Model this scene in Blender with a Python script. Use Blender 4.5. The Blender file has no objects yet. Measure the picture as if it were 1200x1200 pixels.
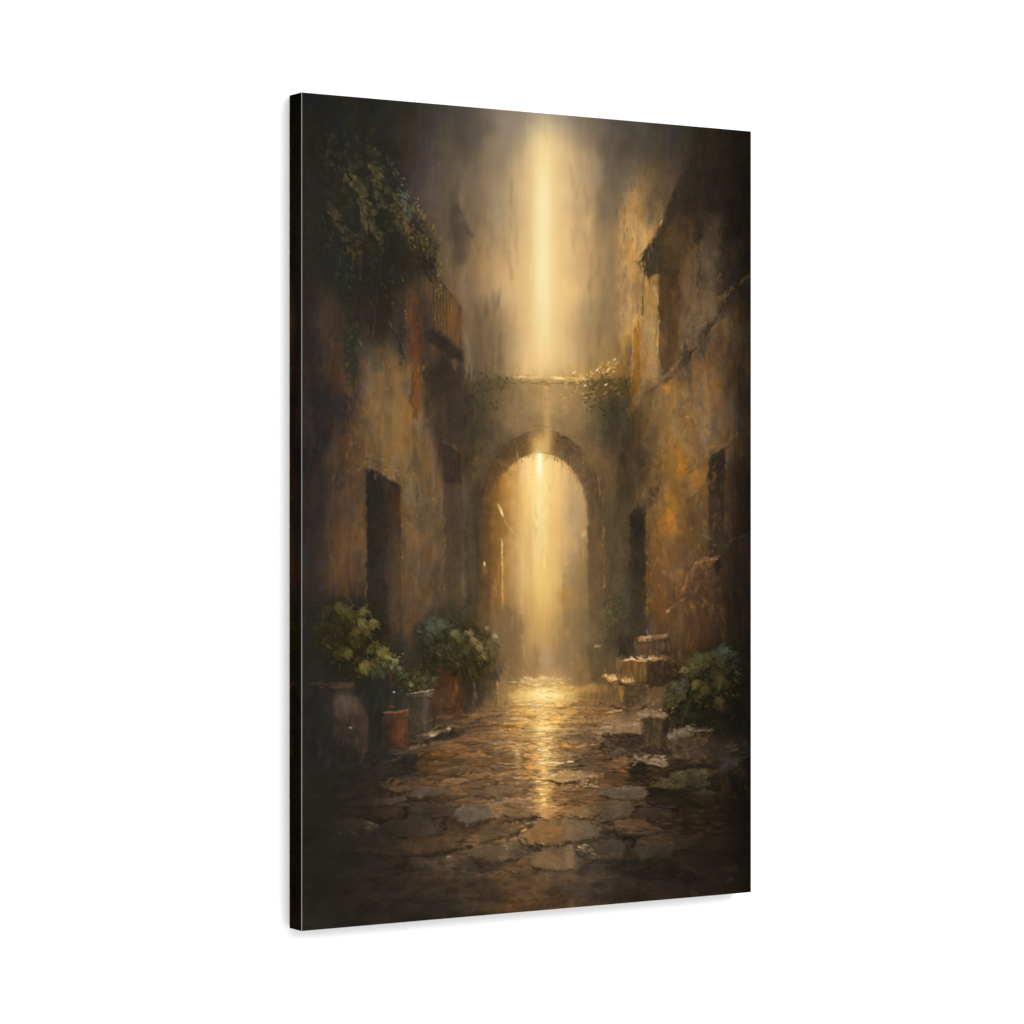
# A stretched canvas print of a sunlit alley painting, hung on a white wall.
# The picture on the canvas is painted procedurally (numpy) and stored as the
# print's pigment colour on a fine vertex grid.
import bpy, math
import numpy as np

C = bpy.context.scene.collection

# ------------------------------------------------------------------ geometry
# measured proportions of the canvas in the photograph (1200 px units)
XL, XR = 353.2, 880.0
HL, HR = 982.9, 891.5
MID = 600.3
ASP = 2.0 / 3.0                       # width / height of the canvas
CH = 0.9144                           # canvas height in metres (36 in)
CW = CH * ASP
_a = CH / HL; _b = CH / HR            # depth = f * CH / h
_x1 = (XL - 600) * _a; _x2 = (XR - 600) * _b
DX = _x2 - _x1
DZ = math.sqrt(CW * CW - DX * DX)
F = DZ / (_b - _a)                    # focal length in px
ZL, ZR = F * _a, F * _b
RX, RZ = DX / CW, DZ / CW             # canvas right axis in camera (x, depth)
DEPTH = 0.0277                        # canvas thickness
GAP = 0.003                           # gap to the wall

def face_to_pic(u, v):
    """point of the printed face (0..1 from left, 0..1 from top) -> picture units"""
    z = ZL + u * (ZR - ZL)
    x = _x1 + u * DX
    return 600 + F * x / z, MID - F * (CH * (0.5 - v)) / z

# ------------------------------------------------------------------ painter
S = 1.6
X0, Y0, X1, Y1 = 346, 102, 886, 1098
NWX, NHY = int((X1 - X0) * S), int((Y1 - Y0) * S)
rng = np.random.default_rng(7)
xs = X0 + (np.arange(NWX) + 0.5) / S
ys = Y0 + (np.arange(NHY) + 0.5) / S

def noise(sx, sy, seed, octv=1):
    """smooth value noise, cell size sx by sy picture units, about -1..1"""
    out = np.zeros((NHY, NWX), np.float32); amp = 1.0; tot = 0
    for o in range(octv):
        r = np.random.default_rng(seed + 101 * o)
        gx = (xs - X0) / sx; gy = (ys - Y0) / sy
        g = r.uniform(-1, 1, (int(gy[-1]) + 3, int(gx[-1]) + 3)).astype(np.float32)
        ix = gx.astype(int); iy = gy.astype(int)
        fx = gx - ix; fy = gy - iy
        fx = (fx * fx * (3 - 2 * fx)).astype(np.float32); fy = (fy * fy * (3 - 2 * fy)).astype(np.float32)
        rows = g[:, ix] * (1 - fx) + g[:, ix + 1] * fx
        out += amp * (rows[iy] * (1 - fy)[:, None] + rows[iy + 1] * fy[:, None])
        tot += amp; amp *= 0.55; sx *= 0.5; sy *= 0.5
    return out / tot * 1.3

NX = noise(7, 7, 11, 3); NY = noise(7, 7, 29, 3)          # ragged edges
STV = 0.5 * noise(2.6, 46, 41, 2) + 0.5 * noise(6, 90, 43, 2)    # vertical strokes
STH = 0.5 * noise(30, 2.4, 51, 2) + 0.5 * noise(60, 5, 53, 2)    # horizontal strokes
BLO = noise(34, 48, 61, 4)                                # blotches
FIN = noise(2.2, 3.2, 71, 2)                              # fine grain
BRK = noise(5, 5, 91, 2)                                  # broken paint
BL3 = 0.6 * noise(11, 13, 93, 4) + 0.4 * np.tanh(3 * noise(9, 20, 95, 3))   # daubed patches

# --- broad colour areas of the painting, a slight sheen put into the left blacks
GX = [353, 400, 440, 480, 520, 560, 590, 612, 635, 658, 680, 710, 750, 790, 830, 880]
GRID = {
112: '31,30,27 33,32,28 34,33,29 42,39,33 62,56,48 92,80,65 120,104,84 142,124,100 158,140,112 140,122,97 118,102,82 92,80,65 60,53,43 42,38,32 30,28,24 23,21,18',
160: '38,36,32 37,35,31 38,36,31 50,44,38 80,70,58 108,94,76 134,116,94 166,144,112 205,182,138 176,152,116 148,128,100 108,94,76 74,66,54 58,52,43 38,36,30 25,23,20',
205: '39,37,33 42,38,31 42,41,33 58,48,42 86,74,62 124,107,86 150,130,102 188,162,120 222,196,146 204,174,128 176,150,112 112,97,78 100,84,62 74,60,45 40,36,29 26,23,19',
255: '40,37,33 38,37,32 44,42,33 66,55,45 88,74,58 124,104,78 160,138,106 200,168,118 226,196,138 212,178,124 184,154,110 124,104,76 150,117,74 78,62,44 52,44,34 27,23,19',
305: '44,39,35 38,37,32 44,39,32 62,50,40 104,84,62 146,118,82 186,153,108 218,178,120 232,198,132 220,184,122 188,155,104 150,123,84 176,138,84 96,74,50 84,66,48 36,30,24',
355: '46,40,36 56,46,38 52,44,36 74,58,44 92,72,52 140,114,82 182,150,108 212,174,118 232,198,130 222,184,122 190,156,106 142,116,78 168,130,78 92,70,46 100,79,58 44,35,26',
405: '44,39,37 68,54,42 72,60,45 86,68,50 84,66,48 112,90,66 156,128,94 200,164,114 228,192,124 210,174,116 178,144,98 146,114,72 152,116,66 92,70,46 98,76,54 58,45,32',
440: '44,39,37 70,55,42 106,84,57 100,78,53 62,50,40 88,74,54 140,114,78 190,152,100 214,176,110 204,164,102 178,140,86 148,112,62 126,95,56 112,87,60 104,78,54 56,42,30',
500: '45,40,38 60,48,40 120,92,58 122,92,55 80,63,47 74,62,47 112,91,66 140,113,80 150,121,84 142,114,80 124,99,70 98,79,55 96,73,45 140,103,58 118,91,64 56,42,30',
550: '47,41,38 70,56,43 104,80,53 120,92,58 94,73,51 76,62,47 112,87,56 232,192,122 236,198,128 232,194,124 196,156,102 92,73,50 84,64,42 140,100,48 112,84,52 46,35,26',
600: '46,40,37 82,61,45 86,66,46 122,94,60 100,78,53 84,67,46 140,102,54 216,172,102 238,198,124 226,184,116 196,158,108 104,82,54 74,57,38 140,96,44 100,72,44 42,32,25',
650: '46,40,36 96,68,45 78,60,44 110,84,57 96,76,53 94,75,50 160,120,66 210,168,104 234,192,118 214,174,112 178,143,96 104,82,52 64,52,37 128,86,42 76,57,38 40,31,24',
700: '44,39,35 66,52,41 66,54,42 98,74,50 90,70,49 92,74,50 160,122,70 196,156,96 218,174,102 200,160,100 168,134,86 104,83,52 62,53,38 104,66,32 62,46,32 36,28,22',
750: '40,37,34 48,46,36 60,52,40 78,64,47 74,64,46 86,72,52 140,110,70 170,134,84 184,146,92 164,130,84 140,110,70 96,78,50 76,60,42 88,60,36 60,44,30 32,26,21',
790: '38,36,33 44,42,36 52,46,38 64,54,42 62,54,42 92,76,54 132,104,68 168,130,80 180,142,88 166,130,80 138,106,66 110,84,52 104,74,44 66,50,34 52,42,30 30,25,20',
830: '37,35,33 54,46,40 44,40,35 62,52,42 66,56,44 112,86,56 166,126,74 204,156,88 226,180,102 206,160,90 166,124,72 136,102,64 104,78,54 54,42,30 40,34,26 28,23,19',
870: '36,34,32 48,42,37 46,40,35 76,58,42 96,74,50 124,90,55 148,110,66 172,128,74 194,146,82 168,126,74 138,104,66 124,95,62 76,60,44 66,52,38 50,41,31 28,24,20',
910: '35,34,32 40,37,33 56,47,39 80,62,44 110,80,50 116,88,58 130,98,62 144,108,66 164,122,70 140,106,64 120,92,60 104,78,52 72,54,37 62,49,34 54,44,32 29,24,20',
955: '35,34,31 42,38,33 48,42,36 64,53,42 84,67,50 104,83,60 116,91,62 128,100,66 140,108,68 124,96,62 112,87,58 90,72,52 68,53,38 52,42,32 46,37,28 28,23,19',
1000: '35,33,31 37,34,31 44,38,33 60,49,40 70,58,46 88,71,54 104,82,58 114,91,65 118,93,65 108,86,62 92,75,55 76,61,46 58,47,37 46,38,30 40,33,26 27,22,18',
1045: '34,33,30 36,33,30 40,36,32 48,42,36 54,46,38 64,53,42 86,66,44 100,75,48 102,78,52 92,71,49 78,62,46 62,50,38 50,40,31 42,34,27 36,29,23 27,22,18',
1092: '32,31,28 33,31,28 36,32,29 40,35,31 45,39,33 54,44,35 70,53,38 82,61,41 84,64,44 74,58,42 64,51,39 52,43,33 44,36,28 38,31,25 34,28,22 26,21,17',
}
gy = np.array(sorted(GRID)); gx = np.array(GX, float)
G = np.array([[list(map(float, c.split(','))) for c in GRID[k].split()] for k in gy])

def interp_mat(q, knots):
    """smooth (Catmull-Rom) interpolation weights from knots to q"""
    n = len(knots); M = np.zeros((len(q), n))
    i = np.clip(np.searchsorted(knots, q) - 1, 0, n - 2)
    t = np.clip((q - knots[i]) / (knots[i + 1] - knots[i]), 0, 1)
    w = [(-t + 2 * t**2 - t**3) * .5, (2 - 5 * t**2 + 3 * t**3) * .5, (t + 4 * t**2 - 3 * t**3) * .5, (t**3 - t**2) * .5]
    for k, ww in zip((-1, 0, 1, 2), w):
        np.add.at(M, (np.arange(len(q)), np.clip(i + k, 0, n - 1)), ww)
    return M
P = np.einsum('yi,ijc,xj->yxc', interp_mat(ys, gy.astype(float)), G, interp_mat(xs, gx)).astype(np.float32)

def win(x0, y0, x1, y1):
    a = max(0, int((x0 - X0) * S)); b = min(NWX, int((x1 - X0) * S) + 2)
    c = max(0, int((y0 - Y0) * S)); d = min(NHY, int((y1 - Y0) * S) + 2)
    if b <= a or d <= c: return None
    return (slice(c, d), slice(a, b)), xs[a:b][None, :], ys[c:d][:, None]

def sm(t): t = np.clip(t, 0, 1); return t * t * (3 - 2 * t)

def mixin(sl, m, col, X, Y):
    if callable(col): col = col(X, Y)
    col = np.asarray(col, np.float32)
    m = m[..., None].astype(np.float32)
    P[sl] = P[sl] * (1 - m) + col * m

def vg(y0, c0, y1, c1):
    c0 = np.array(c0, np.float32); c1 = np.array(c1, np.float32)
    return lambda X, Y: c0 + (c1 - c0) * (sm((Y - y0) / (y1 - y0)) + 0 * X)[..., None]
def hg(x0, c0, x1, c1):
    c0 = np.array(c0, np.float32); c1 = np.array(c1, np.float32)
    return lambda X, Y: c0 + (c1 - c0) * (sm((X - x0) / (x1 - x0)) + 0 * Y)[..., None]

def poly(pts, col, a=1.0, soft=1.6, rough=1.2, fade=None, tex=.13):
    p = np.array(pts, float); pad = soft + 2 * rough + 1
    w = win(p[:, 0].min() - pad, p[:, 1].min() - pad, p[:, 0].max() + pad, p[:, 1].max() + pad)
    if w is None: return
    sl, X, Y = w
    QX = X + rough * NX[sl]; QY = Y + rough * NY[sl]
    d2 = np.full(QX.shape, 1e9); ins = np.zeros(QX.shape, bool)
    n = len(p)
    for i in range(n):
        ax, ay = p[i]; bx, by = p[(i + 1) % n]
        ex, ey = bx - ax, by - ay; L = ex * ex + ey * ey + 1e-9
        t = np.clip(((QX - ax) * ex + (QY - ay) * ey) / L, 0, 1)
        d2 = np.minimum(d2, (QX - ax - t * ex)**2 + (QY - ay - t * ey)**2)
        if ay != by:
            c = ((ay > QY) != (by > QY)) & (QX < ex * (QY - ay) / ey + ax)
            ins ^= c
    sd = np.sqrt(d2) * np.where(ins, -1, 1)
    soft = soft * 1.25
    m = sm(0.5 - (sd + 1.1 * BRK[sl] * min(1, soft)) / (2 * soft)) * a * np.clip(.93 + .16 * BL3[sl], 0, 1)
    if fade is not None: m = m * fade(X, Y)
    if callable(col): col = col(X, Y)
    col = np.asarray(col, np.float32) * (1 + tex * BL3[sl] + .05 * FIN[sl])[..., None] + (NX[sl] * tex * 22)[..., None] * np.array([1, .2, -.8], np.float32)
    mixin(sl, m, col, X, Y)

def line(pts, w0, col, a=1.0, soft=0.8, rough=0.6, taper=False):
    p = np.array(pts, float); pad = w0 + soft + 2 * rough + 1
    w = win(p[:, 0].min() - pad, p[:, 1].min() - pad, p[:, 0].max() + pad, p[:, 1].max() + pad)
    if w is None: return
    sl, X, Y = w
    rough = rough * 1.6; QX = X + rough * NX[sl]; QY = Y + rough * NY[sl]
    m = np.zeros(QX.shape); n = len(p) - 1
    for i in range(n):
        ax, ay = p[i]; bx, by = p[i + 1]
        ex, ey = bx - ax, by - ay; L = ex * ex + ey * ey + 1e-9
        t = np.clip(((QX - ax) * ex + (QY - ay) * ey) / L, 0, 1)
        d = np.hypot(QX - ax - t * ex, QY - ay - t * ey)
        ww = w0 * (0.45 + .45 * BRK[sl])
        if taper: ww = ww * (1 - 0.85 * (i + t) / n)
        m = np.maximum(m, sm(0.5 - (d - ww) / (2 * soft)))
    m = m * sm(.62 + .75 * BL3[sl] + .5 * FIN[sl])
    col = np.asarray(col, np.float32) * (1 + .12 * BRK[sl])[..., None]
    mixin(sl, m * a, col, X, Y)

def blob(cx, cy, rx, ry, col, a=1.0, ang=0.0, rough=2.0, p=2.0):
    R = max(rx, ry) * 2.0; rough = rough * 1.4
    w = win(cx - R, cy - R, cx + R, cy + R)
    if w is None: return
    sl, X, Y = w
    QX = X + rough * NX[sl] - cx; QY = Y + rough * NY[sl] - cy
    c, s = math.cos(math.radians(ang)), math.sin(math.radians(ang))
    r = np.hypot((QX * c + QY * s) / rx, (-QX * s + QY * c) / ry)
    m = np.exp(-r**p) * a
    if a > .3: m = m * np.clip(.9 + .35 * BL3[sl], .3, 1.15)
    mixin(sl, np.clip(m, 0, 1), col, X, Y)

def dab(x, y, L, Wd, ang, col, a):
    """one brush stroke with bristle streaks"""
    R = 0.5 * L + Wd + 1
    w = win(x - R, y - R, x + R, y + R)
    if w is None: return
    sl, X, Y = w
    c, s = math.cos(ang), math.sin(ang)
    QX = X - x + 0.5 * NX[sl]; QY = Y - y + 0.5 * NY[sl]
    u = (QX * c + QY * s) / (0.5 * L); v = (-QX * s + QY * c) / (0.5 * Wd)
    v = v / np.sqrt(np.clip(1.05 - u * u, .02, 2)) + .25 * FIN[sl]
    m = sm((1 - np.abs(u)) * 2.4) * sm((1 - np.abs(v)) * 1.7) * (0.8 + 0.35 * BRK[sl])
    mixin(sl, np.clip(m, 0, 1) * a, col, X, Y)

def at(x, y):
    return P[min(NHY - 1, max(0, int((y - Y0) * S))), min(NWX - 1, max(0, int((x - X0) * S)))].copy()

def strokes(n, box, L, Wd, ang, jit, a, hue=3.0, bias=0.0):
    """loose strokes that pick up the colour under them and shift it a little"""
    for _ in range(n):
        x = rng.uniform(box[0], box[2]); y = rng.uniform(box[1], box[3])
        k = 1 + rng.normal(bias, jit)
        col = at(x + rng.normal(0, 3), y + rng.normal(0, 4)) * k + rng.normal(0, hue, 3) * np.array([1, .5, -.6]) * k
        dab(x, y, rng.uniform(*L), rng.uniform(*Wd), math.radians(rng.normal(*ang)), col, a * rng.uniform(.5, 1))

def leaf(x, y, s, ang, col, a=0.9, sq=0.75):
    """a leaf laid down as a fan of short pointed strokes"""
    t = math.radians(ang - 90 + rng.normal(0, 8)); col = np.array(col, float)
    bx, by = x - .45 * s * math.cos(t), y - .45 * s * math.sin(t)
    for k, f in ((-1, .8), (1, .8), (-.5, 1.0), (.5, 1.0), (0, 1.25)):
        if k and rng.uniform() < .22: continue
        L = s * f * rng.uniform(.8, 1.3); q = t + k * (.5 + .55 * sq) + rng.normal(0, .12)
        dab(bx + .5 * L * math.cos(q), by + .5 * L * math.sin(q), L, s * rng.uniform(.34, .56), q, col * rng.uniform(.84, 1.14), a * rng.uniform(.7, 1))

def leaves(n, cx, cy, rx, ry, size, cols, ang=(180, 50), a=(.6, .95), sq=(.45, .9), tilt=0):
    c, q = math.cos(math.radians(tilt)), math.sin(math.radians(tilt))
    for _ in range(n):
        r = math.sqrt(rng.uniform(0, 1)); t = rng.uniform(0, 2 * math.pi)
        dx, dy = rx * r * math.cos(t), ry * r * math.sin(t)
        col = np.array(cols[rng.integers(len(cols))], float) * rng.uniform(.86, 1.14)
        leaf(cx + dx * c - dy * q, cy + dx * q + dy * c, rng.uniform(*size), rng.normal(*ang), col, rng.uniform(*a), rng.uniform(*sq))

def specks(n, box, cols, size=(.8, 1.8), a=(.4, .9), flat=1.6):
    for _ in range(n):
        x = rng.uniform(box[0], box[2]); y = rng.uniform(box[1], box[3])
        dab(x, y, rng.uniform(*size) * flat + 1, rng.uniform(*size), rng.normal(0, .3), cols[rng.integers(len(cols))], rng.uniform(*a))

def mul(mask, amount):
    global P
    P *= (1 + mask * amount)[..., None]

XX, YY = np.meshgrid(xs, ys)
def box_mask(x0, y0, x1, y1, s):
    return sm((XX - x0) / s + .5) * sm((x1 - XX) / s + .5) * sm((YY - y0) / s + .5) * sm((y1 - YY) / s + .5)

#PAINT-BEGIN
# ---------------------------------------------------------------- sky and far air
glow = np.exp(-((XX - 632) / 75)**2) * sm((470 - YY) / 60)
wallm = 1 - 0.75 * np.clip(glow, 0, 1)
ground = sm((YY - (800 + 0.32 * np.abs(XX - 634)**1.02)) / 30)
open_ = np.where(YY > 605, np.abs(XX - 631) / 56, np.hypot((XX - 631) / 56, (YY - 605) / 73)) 
hazein = sm((1.12 - open_) / .15) * sm((800 - YY) / 30)
mul(BLO * wallm * (1 - hazein) * (1 - ground), 0.16)
mul(BLO * glow, 0.035)
lowm = sm((YY - 200) / 200)
mul(STV * wallm * (1 - hazein) * (1 - ground) * (.35 + .65 * lowm), 0.11)
mul(STV * np.clip(glow + hazein, 0, 1), 0.016)
clouds = noise(48, 40, 87, 4)
mul(clouds * (1 - lowm) * (1 - .6 * glow), .10); mul(clouds * sm((440 - YY) / 60) * (np.abs(XX - 640) < 140), .05)
P += (noise(26, 60, 81, 3) * wallm * (1 - ground))[..., None] * np.array([5, 1.2, -4], np.float32)
P += (noise(40, 40, 83, 3) * glow)[..., None] * np.array([7, 3, -5], np.float32)

# daubed patches of warm and grey paint over the masonry
wl = (1 - sm((XX - 540) / 20)) * sm((YY - 330) / 80) * sm((800 - YY) / 60); wr = sm((XX - 712) / 24) * sm((YY - 200) / 80) * sm((860 - YY) / 60)
wm_ = np.clip(.75 * wl + wr, 0, 1)
pa = np.tanh(2.6 * noise(12, 34, 121, 4)); pb = np.tanh(2.6 * noise(9, 22, 123, 4)); pc = noise(5, 9, 125, 3)
br = sm((XX - 540) / 10) * sm((745 - XX) / 10) * sm((YY - 446) / 10) * sm((760 - YY) / 80) * (1 - hazein)
def patches(g):
    lum = P.mean(-1) * g
    P[:] += (pa * wm_ * lum / 100)[..., None] * np.array([13, 11, 7], np.float32) + (pb * wm_ * lum / 100)[..., None] * np.array([8, 1, -8], np.float32) + (pc * wm_ * lum / 100)[..., None] * np.array([11, 9, 6], np.float32)
    P[:] += ((pa * .6 + pc) * br * lum / 100)[..., None] * np.array([12, 9, 6], np.float32)
patches(1.0)

gt = (sm((190 - YY) / 70) * np.exp(-((XX - 620) / 120)**2))[..., None]
P += gt * np.array([6, 8, 12], np.float32)
# left far facade in the mist: recess and leaning shutter
poly([(526, 235), (537, 205), (538, 300), (530, 320)], (70, 60, 51), .55, 5, 2)
poly([(528, 242), (538, 238), (556, 277), (548, 283), (547, 310), (531, 312)], (66, 57, 50), .8, 3.2, 1.5)
poly([(546, 284), (552, 280), (551, 330), (546, 334)], (124, 97, 66), .5, 2.5, 1)
poly([(537, 222), (541, 230), (560, 279), (556, 279), (538, 243)], (132, 112, 88), .75, 1.4, .8)
poly([(541, 200), (562, 215), (566, 262), (556, 262)], (112, 96, 76), .35, 6, 3)
blob(560, 300, 14, 30, (150, 112, 70), .35)
blob(552, 360, 8, 60, (112, 92, 70), .5)
blob(566, 375, 18, 26, (96, 78, 56), .55); blob(590, 385, 14, 22, (126, 102, 74), .55); blob(572, 410, 20, 20, (92, 76, 55), .5)
blob(588, 330, 14, 12, (196, 160, 108), .4); blob(598, 322, 10, 16, (214, 168, 105), .4)
poly([(586, 412), (592, 410), (592, 440), (586, 440)], (140, 102, 60), .5, 2, 1)
line([(594, 410), (594, 432)], 1.4, (196, 160, 110), .5, 1)
blob(570, 150, 16, 12, (92, 80, 66), .45); blob(600, 170, 20, 14, (134, 116, 93), .4); blob(580, 200, 14, 24, (138, 114, 84), .4)
blob(612, 250, 8, 14, (176, 146, 108), .35); blob(590, 236, 14, 16, (146, 128, 102), .35)
# right far facade in the mist: grey recess
poly([(694, 232), (706, 214), (722, 208), (726, 262), (714, 262), (700, 252)], (110, 94, 73), .75, 4, 2.2)
poly([(706, 196), (740, 180), (745, 232), (724, 240)], (98, 86, 70), .45, 7, 3)
blob(690, 260, 8, 36, (196, 160, 105), .45); blob(692, 190, 8, 12, (176, 148, 108), .4); blob(684, 152, 14, 12, (150, 130, 103), .4)
blob(706, 290, 16, 18, (172, 138, 88), .5); blob(712, 320, 12, 34, (128, 108, 80), .45); blob(694, 338, 10, 12, (206, 162, 98), .5)
blob(690, 360, 12, 28, (168, 138, 96), .45); blob(712, 380, 18, 24, (150, 122, 82), .4)
poly([(702, 300), (707, 290), (709, 330), (704, 332)], (186, 146, 88), .4, 3, 1)

# ---------------------------------------------------------------- upper right house
poly([(724, 262), (733, 228), (748, 214), (772, 240), (757, 290), (746, 330), (748, 372), (726, 400), (720, 330)], (172, 132, 80), .6, 5, 3)
poly([(744, 212), (754, 195), (762, 230), (758, 262), (750, 255)], (132, 103, 66), .5, 5, 2)
poly([(757, 232), (768, 214), (778, 222), (768, 256), (760, 268)], (84, 71, 54), .7, 4, 2)
poly([(728, 250), (756, 258), (758, 290), (742, 330), (728, 320)], (196, 150, 90), .5, 4, 3)
for x, y0, y1, c, a in [(725, 246, 300, (206, 166, 104), .5), (731, 258, 285, (90, 68, 42), .5), (735, 268, 300, (92, 66, 40), .5), (742, 255, 300, (206, 160, 98), .4),
                        (720, 320, 360, (196, 152, 92), .5), (728, 330, 380, (196, 150, 90), .45), (712, 300, 328, (196, 152, 92), .4), (738, 320, 366, (208, 166, 106), .55),
                        (745, 306, 350, (204, 164, 108), .45), (733, 330, 372, (150, 112, 66), .5)]:
    line([(x, y0), (x + rng.normal(0, .6), y1)], 1.6, c, a, 1.2, 1.0)
# eave: deep shade running from the tip up to the right
poly([(746, 307), (752, 298), (763, 284), (776, 258), (786, 234), (798, 205), (818, 172), (840, 150), (884, 148), (884, 330), (850, 350), (800, 330), (772, 322), (760, 327), (750, 318)],
     lambda X, Y: np.array([50, 42, 33], np.float32) + np.array([-14, -13, -11], np.float32) * sm((X - 790) / 90 + 0 * Y)[..., None], .92, 2.4, 2.0)
poly([(779, 262), (796, 250), (815, 258), (812, 300), (796, 345), (784, 320), (776, 300)], (80, 60, 38), .75, 6, 4)
poly([(797, 310), (814, 290), (838, 262), (842, 330), (838, 375), (812, 405), (796, 410), (794, 340)], (104, 82, 58), .85, 5, 3)
poly([(812, 240), (830, 255), (846, 250), (848, 300), (842, 340), (826, 300)], (66, 54, 42), .6, 7, 4)
blob(800, 318, 6, 16, (88, 66, 34), .6); blob(812, 306, 7, 20, (84, 62, 32), .6)
line([(817, 240), (819, 290), (820, 340)], 2.6, (40, 36, 33), .75, 2, 1.4); line([(822, 345), (820, 372)], 2, (58, 50, 42), .5, 2, 1)
poly([(844, 310), (856, 280), (870, 280), (870, 330), (852, 345), (846, 340)], (50, 42, 34), .8, 4, 3)
line([(840, 328), (844, 322), (846, 340), (842, 350)], 3, (112, 82, 50), .7, 1.6, 1.4)
# dark column under the eave and lit strip at its left
poly([(750, 322), (757, 330), (770, 336), (773, 360), (771, 440), (752, 452), (748, 400)], (168, 130, 76), .7, 2.6, 1.6)
poly([(772, 315), (794, 318), (797, 350), (795, 400), (789, 428), (774, 430), (771, 380)], vg(315, (64, 48, 32), 425, (92, 68, 42)), .9, 2.2, 1.6)
poly([(785, 338), (794, 342), (795, 372), (788, 374)], (112, 80, 42), .5, 2.5, 1.6)
blob(776, 402, 7, 14, (138, 94, 44), .6); blob(783, 412, 8, 14, (66, 54, 40), .55)
line([(749, 305), (752, 316), (750, 326)], 2.0, (206, 164, 100), .8, 1.2, 1.2); line([(749, 296), (746, 303)], 2, (214, 160, 84), .8, 1, 1)
line([(752.5, 328), (753.5, 350), (753, 370)], 1.6, (80, 56, 30), .8, .8, .6)
line([(757, 325), (758, 345)], 2.4, (206, 148, 72), .7, 1.2, .8); line([(767, 337), (769, 344), (766, 350)], 2, (176, 150, 116), .85, .9, .8)
line([(770, 345), (771.5, 380), (769, 420)], 2.0, (188, 152, 96), .7, 1.1, .6); line([(764, 355), (765, 410)], 1.6, (196, 158, 98), .5, 1.2, .8)
blob(757, 405, 6, 26, (160, 132, 92), .5)
# orange slit
poly([(741, 386), (746, 378), (750, 379), (749.5, 415), (749, 462), (744, 464), (741, 420)], vg(380, (168, 112, 40), 460, (140, 90, 38)), .95, 1.1, .8)
poly([(740, 392), (741.8, 385), (742, 410), (740.5, 412)], (206, 160, 100), .7, .8, .6)
line([(748.6, 378), (748, 384), (744, 389)], 2.4, (108, 70, 26), .8, 1, .8)
line([(749.8, 376), (750.3, 400), (749.4, 428)], 1.3, (206, 142, 56), .7, .8, .5)
blob(744, 376, 3.5, 5, (232, 180, 90), .85); blob(741, 382, 3, 5, (210, 160, 90), .6); line([(744, 372), (749, 368)], 1.4, (226, 180, 100), .7, .8, .8)
line([(741, 395), (740.5, 440)], 1.2, (176, 140, 92), .5, 1, .5); line([(751, 395), (750, 470)], 1.6, (156, 122, 80), .5, 1.2, .8)
# cornice running up to the right, light ledge with shade beneath
line([(748, 462), (770, 446), (782, 438), (796, 425)], 3.2, (150, 116, 72), .8, 1.6, 1.6)
line([(757, 462), (770, 454), (783, 441)], 2.6, (84, 64, 42), .9, 1.2, .9)
line([(796, 424), (812, 400), (826, 378), (842, 354), (856, 340), (872, 328)], 5, (108, 84, 56), .8, 2.4, 2.2)
line([(800, 424), (818, 396), (834, 376), (852, 352), (884, 318)], 6.5, (58, 47, 36), .7, 3, 2)
poly([(842, 356), (856, 340), (884, 312), (884, 345), (860, 366), (846, 376)], (48, 38, 29), .7, 4, 3)
blob(830, 372, 8, 6, (112, 92, 68), .6, -40); blob(814, 388, 5, 9, (110, 94, 76), .6, 20); blob(806, 404, 3, 4, (120, 100, 76), .6)
poly([(797, 414), (803, 404), (808, 406), (813, 430), (812, 452), (808, 462), (806, 440), (803, 424)], (62, 56, 48), .9, 1.4, 1.6)
poly([(815, 424), (822, 398), (828, 392), (827, 412), (820, 428)], (58, 50, 42), .75, 2.4, 1.8)
line([(810, 455), (812, 470), (809, 482)], 2, (74, 58, 42), .7, 1.2, 1.2)
specks(22, (800, 366, 836, 400), [(142, 118, 88), (60, 50, 40), (126, 100, 70)], (1, 2.2))
line([(800, 404), (796, 414)], 2.4, (164, 124, 72), .7, 1, .8)

# ---------------------------------------------------------------- lower right wall
poly([(750, 470), (790, 440), (836, 410), (852, 420), (848, 525), (832, 535), (830, 690), (770, 735), (758, 700), (757, 560)], (138, 100, 56), .28, 8, 4)
for cx, cy, rx, ry, c, a in [(780, 455, 8, 8, (178, 122, 50), .8), (775, 480, 14, 16, (132, 104, 64), .5), (818, 490, 12, 34, (134, 108, 80), .6), (842, 480, 12, 40, (104, 78, 52), .5),
    (797, 540, 8, 20, (172, 114, 40), .7), (778, 520, 6, 26, (160, 112, 54), .6), (785, 545, 16, 14, (122, 86, 42), .5), (786, 600, 9, 24, (172, 112, 42), .75),
    (784, 610, 6, 8, (188, 116, 32), .7), (814, 562, 8, 14, (178, 118, 42), .7), (826, 540, 6, 8, (156, 108, 48), .6), (806, 630, 14, 28, (120, 84, 46), .6),
    (812, 610, 9, 20, (104, 78, 52), .5), (780, 660, 12, 20, (128, 86, 44), .6), (792, 668, 8, 18, (116, 90, 58), .6), (768, 690, 8, 30, (128, 80, 36), .7),
    (815, 665, 10, 20, (86, 68, 48), .6), (765, 640, 6, 20, (140, 92, 42), .5), (800, 460, 8, 14, (140, 110, 70), .5), (826, 440, 8, 20, (128, 100, 68), .5),
    (768, 560, 8, 20, (128, 96, 54), .4), (838, 450, 5, 26, (132, 94, 54), .5), (846, 520, 12, 14, (108, 76, 44), .4), (760, 500, 8, 26, (110, 84, 50), .4), (800, 700, 10, 20, (110, 66, 32), .6),
    (782, 720, 12, 12, (104, 66, 36), .5), (868, 480, 10, 60, (62, 46, 32), .5), (860, 420, 10, 30, (78, 60, 42), .4)]:
    blob(cx, cy, rx, ry, c, a, rng.normal(0, 6), 3)
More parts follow.
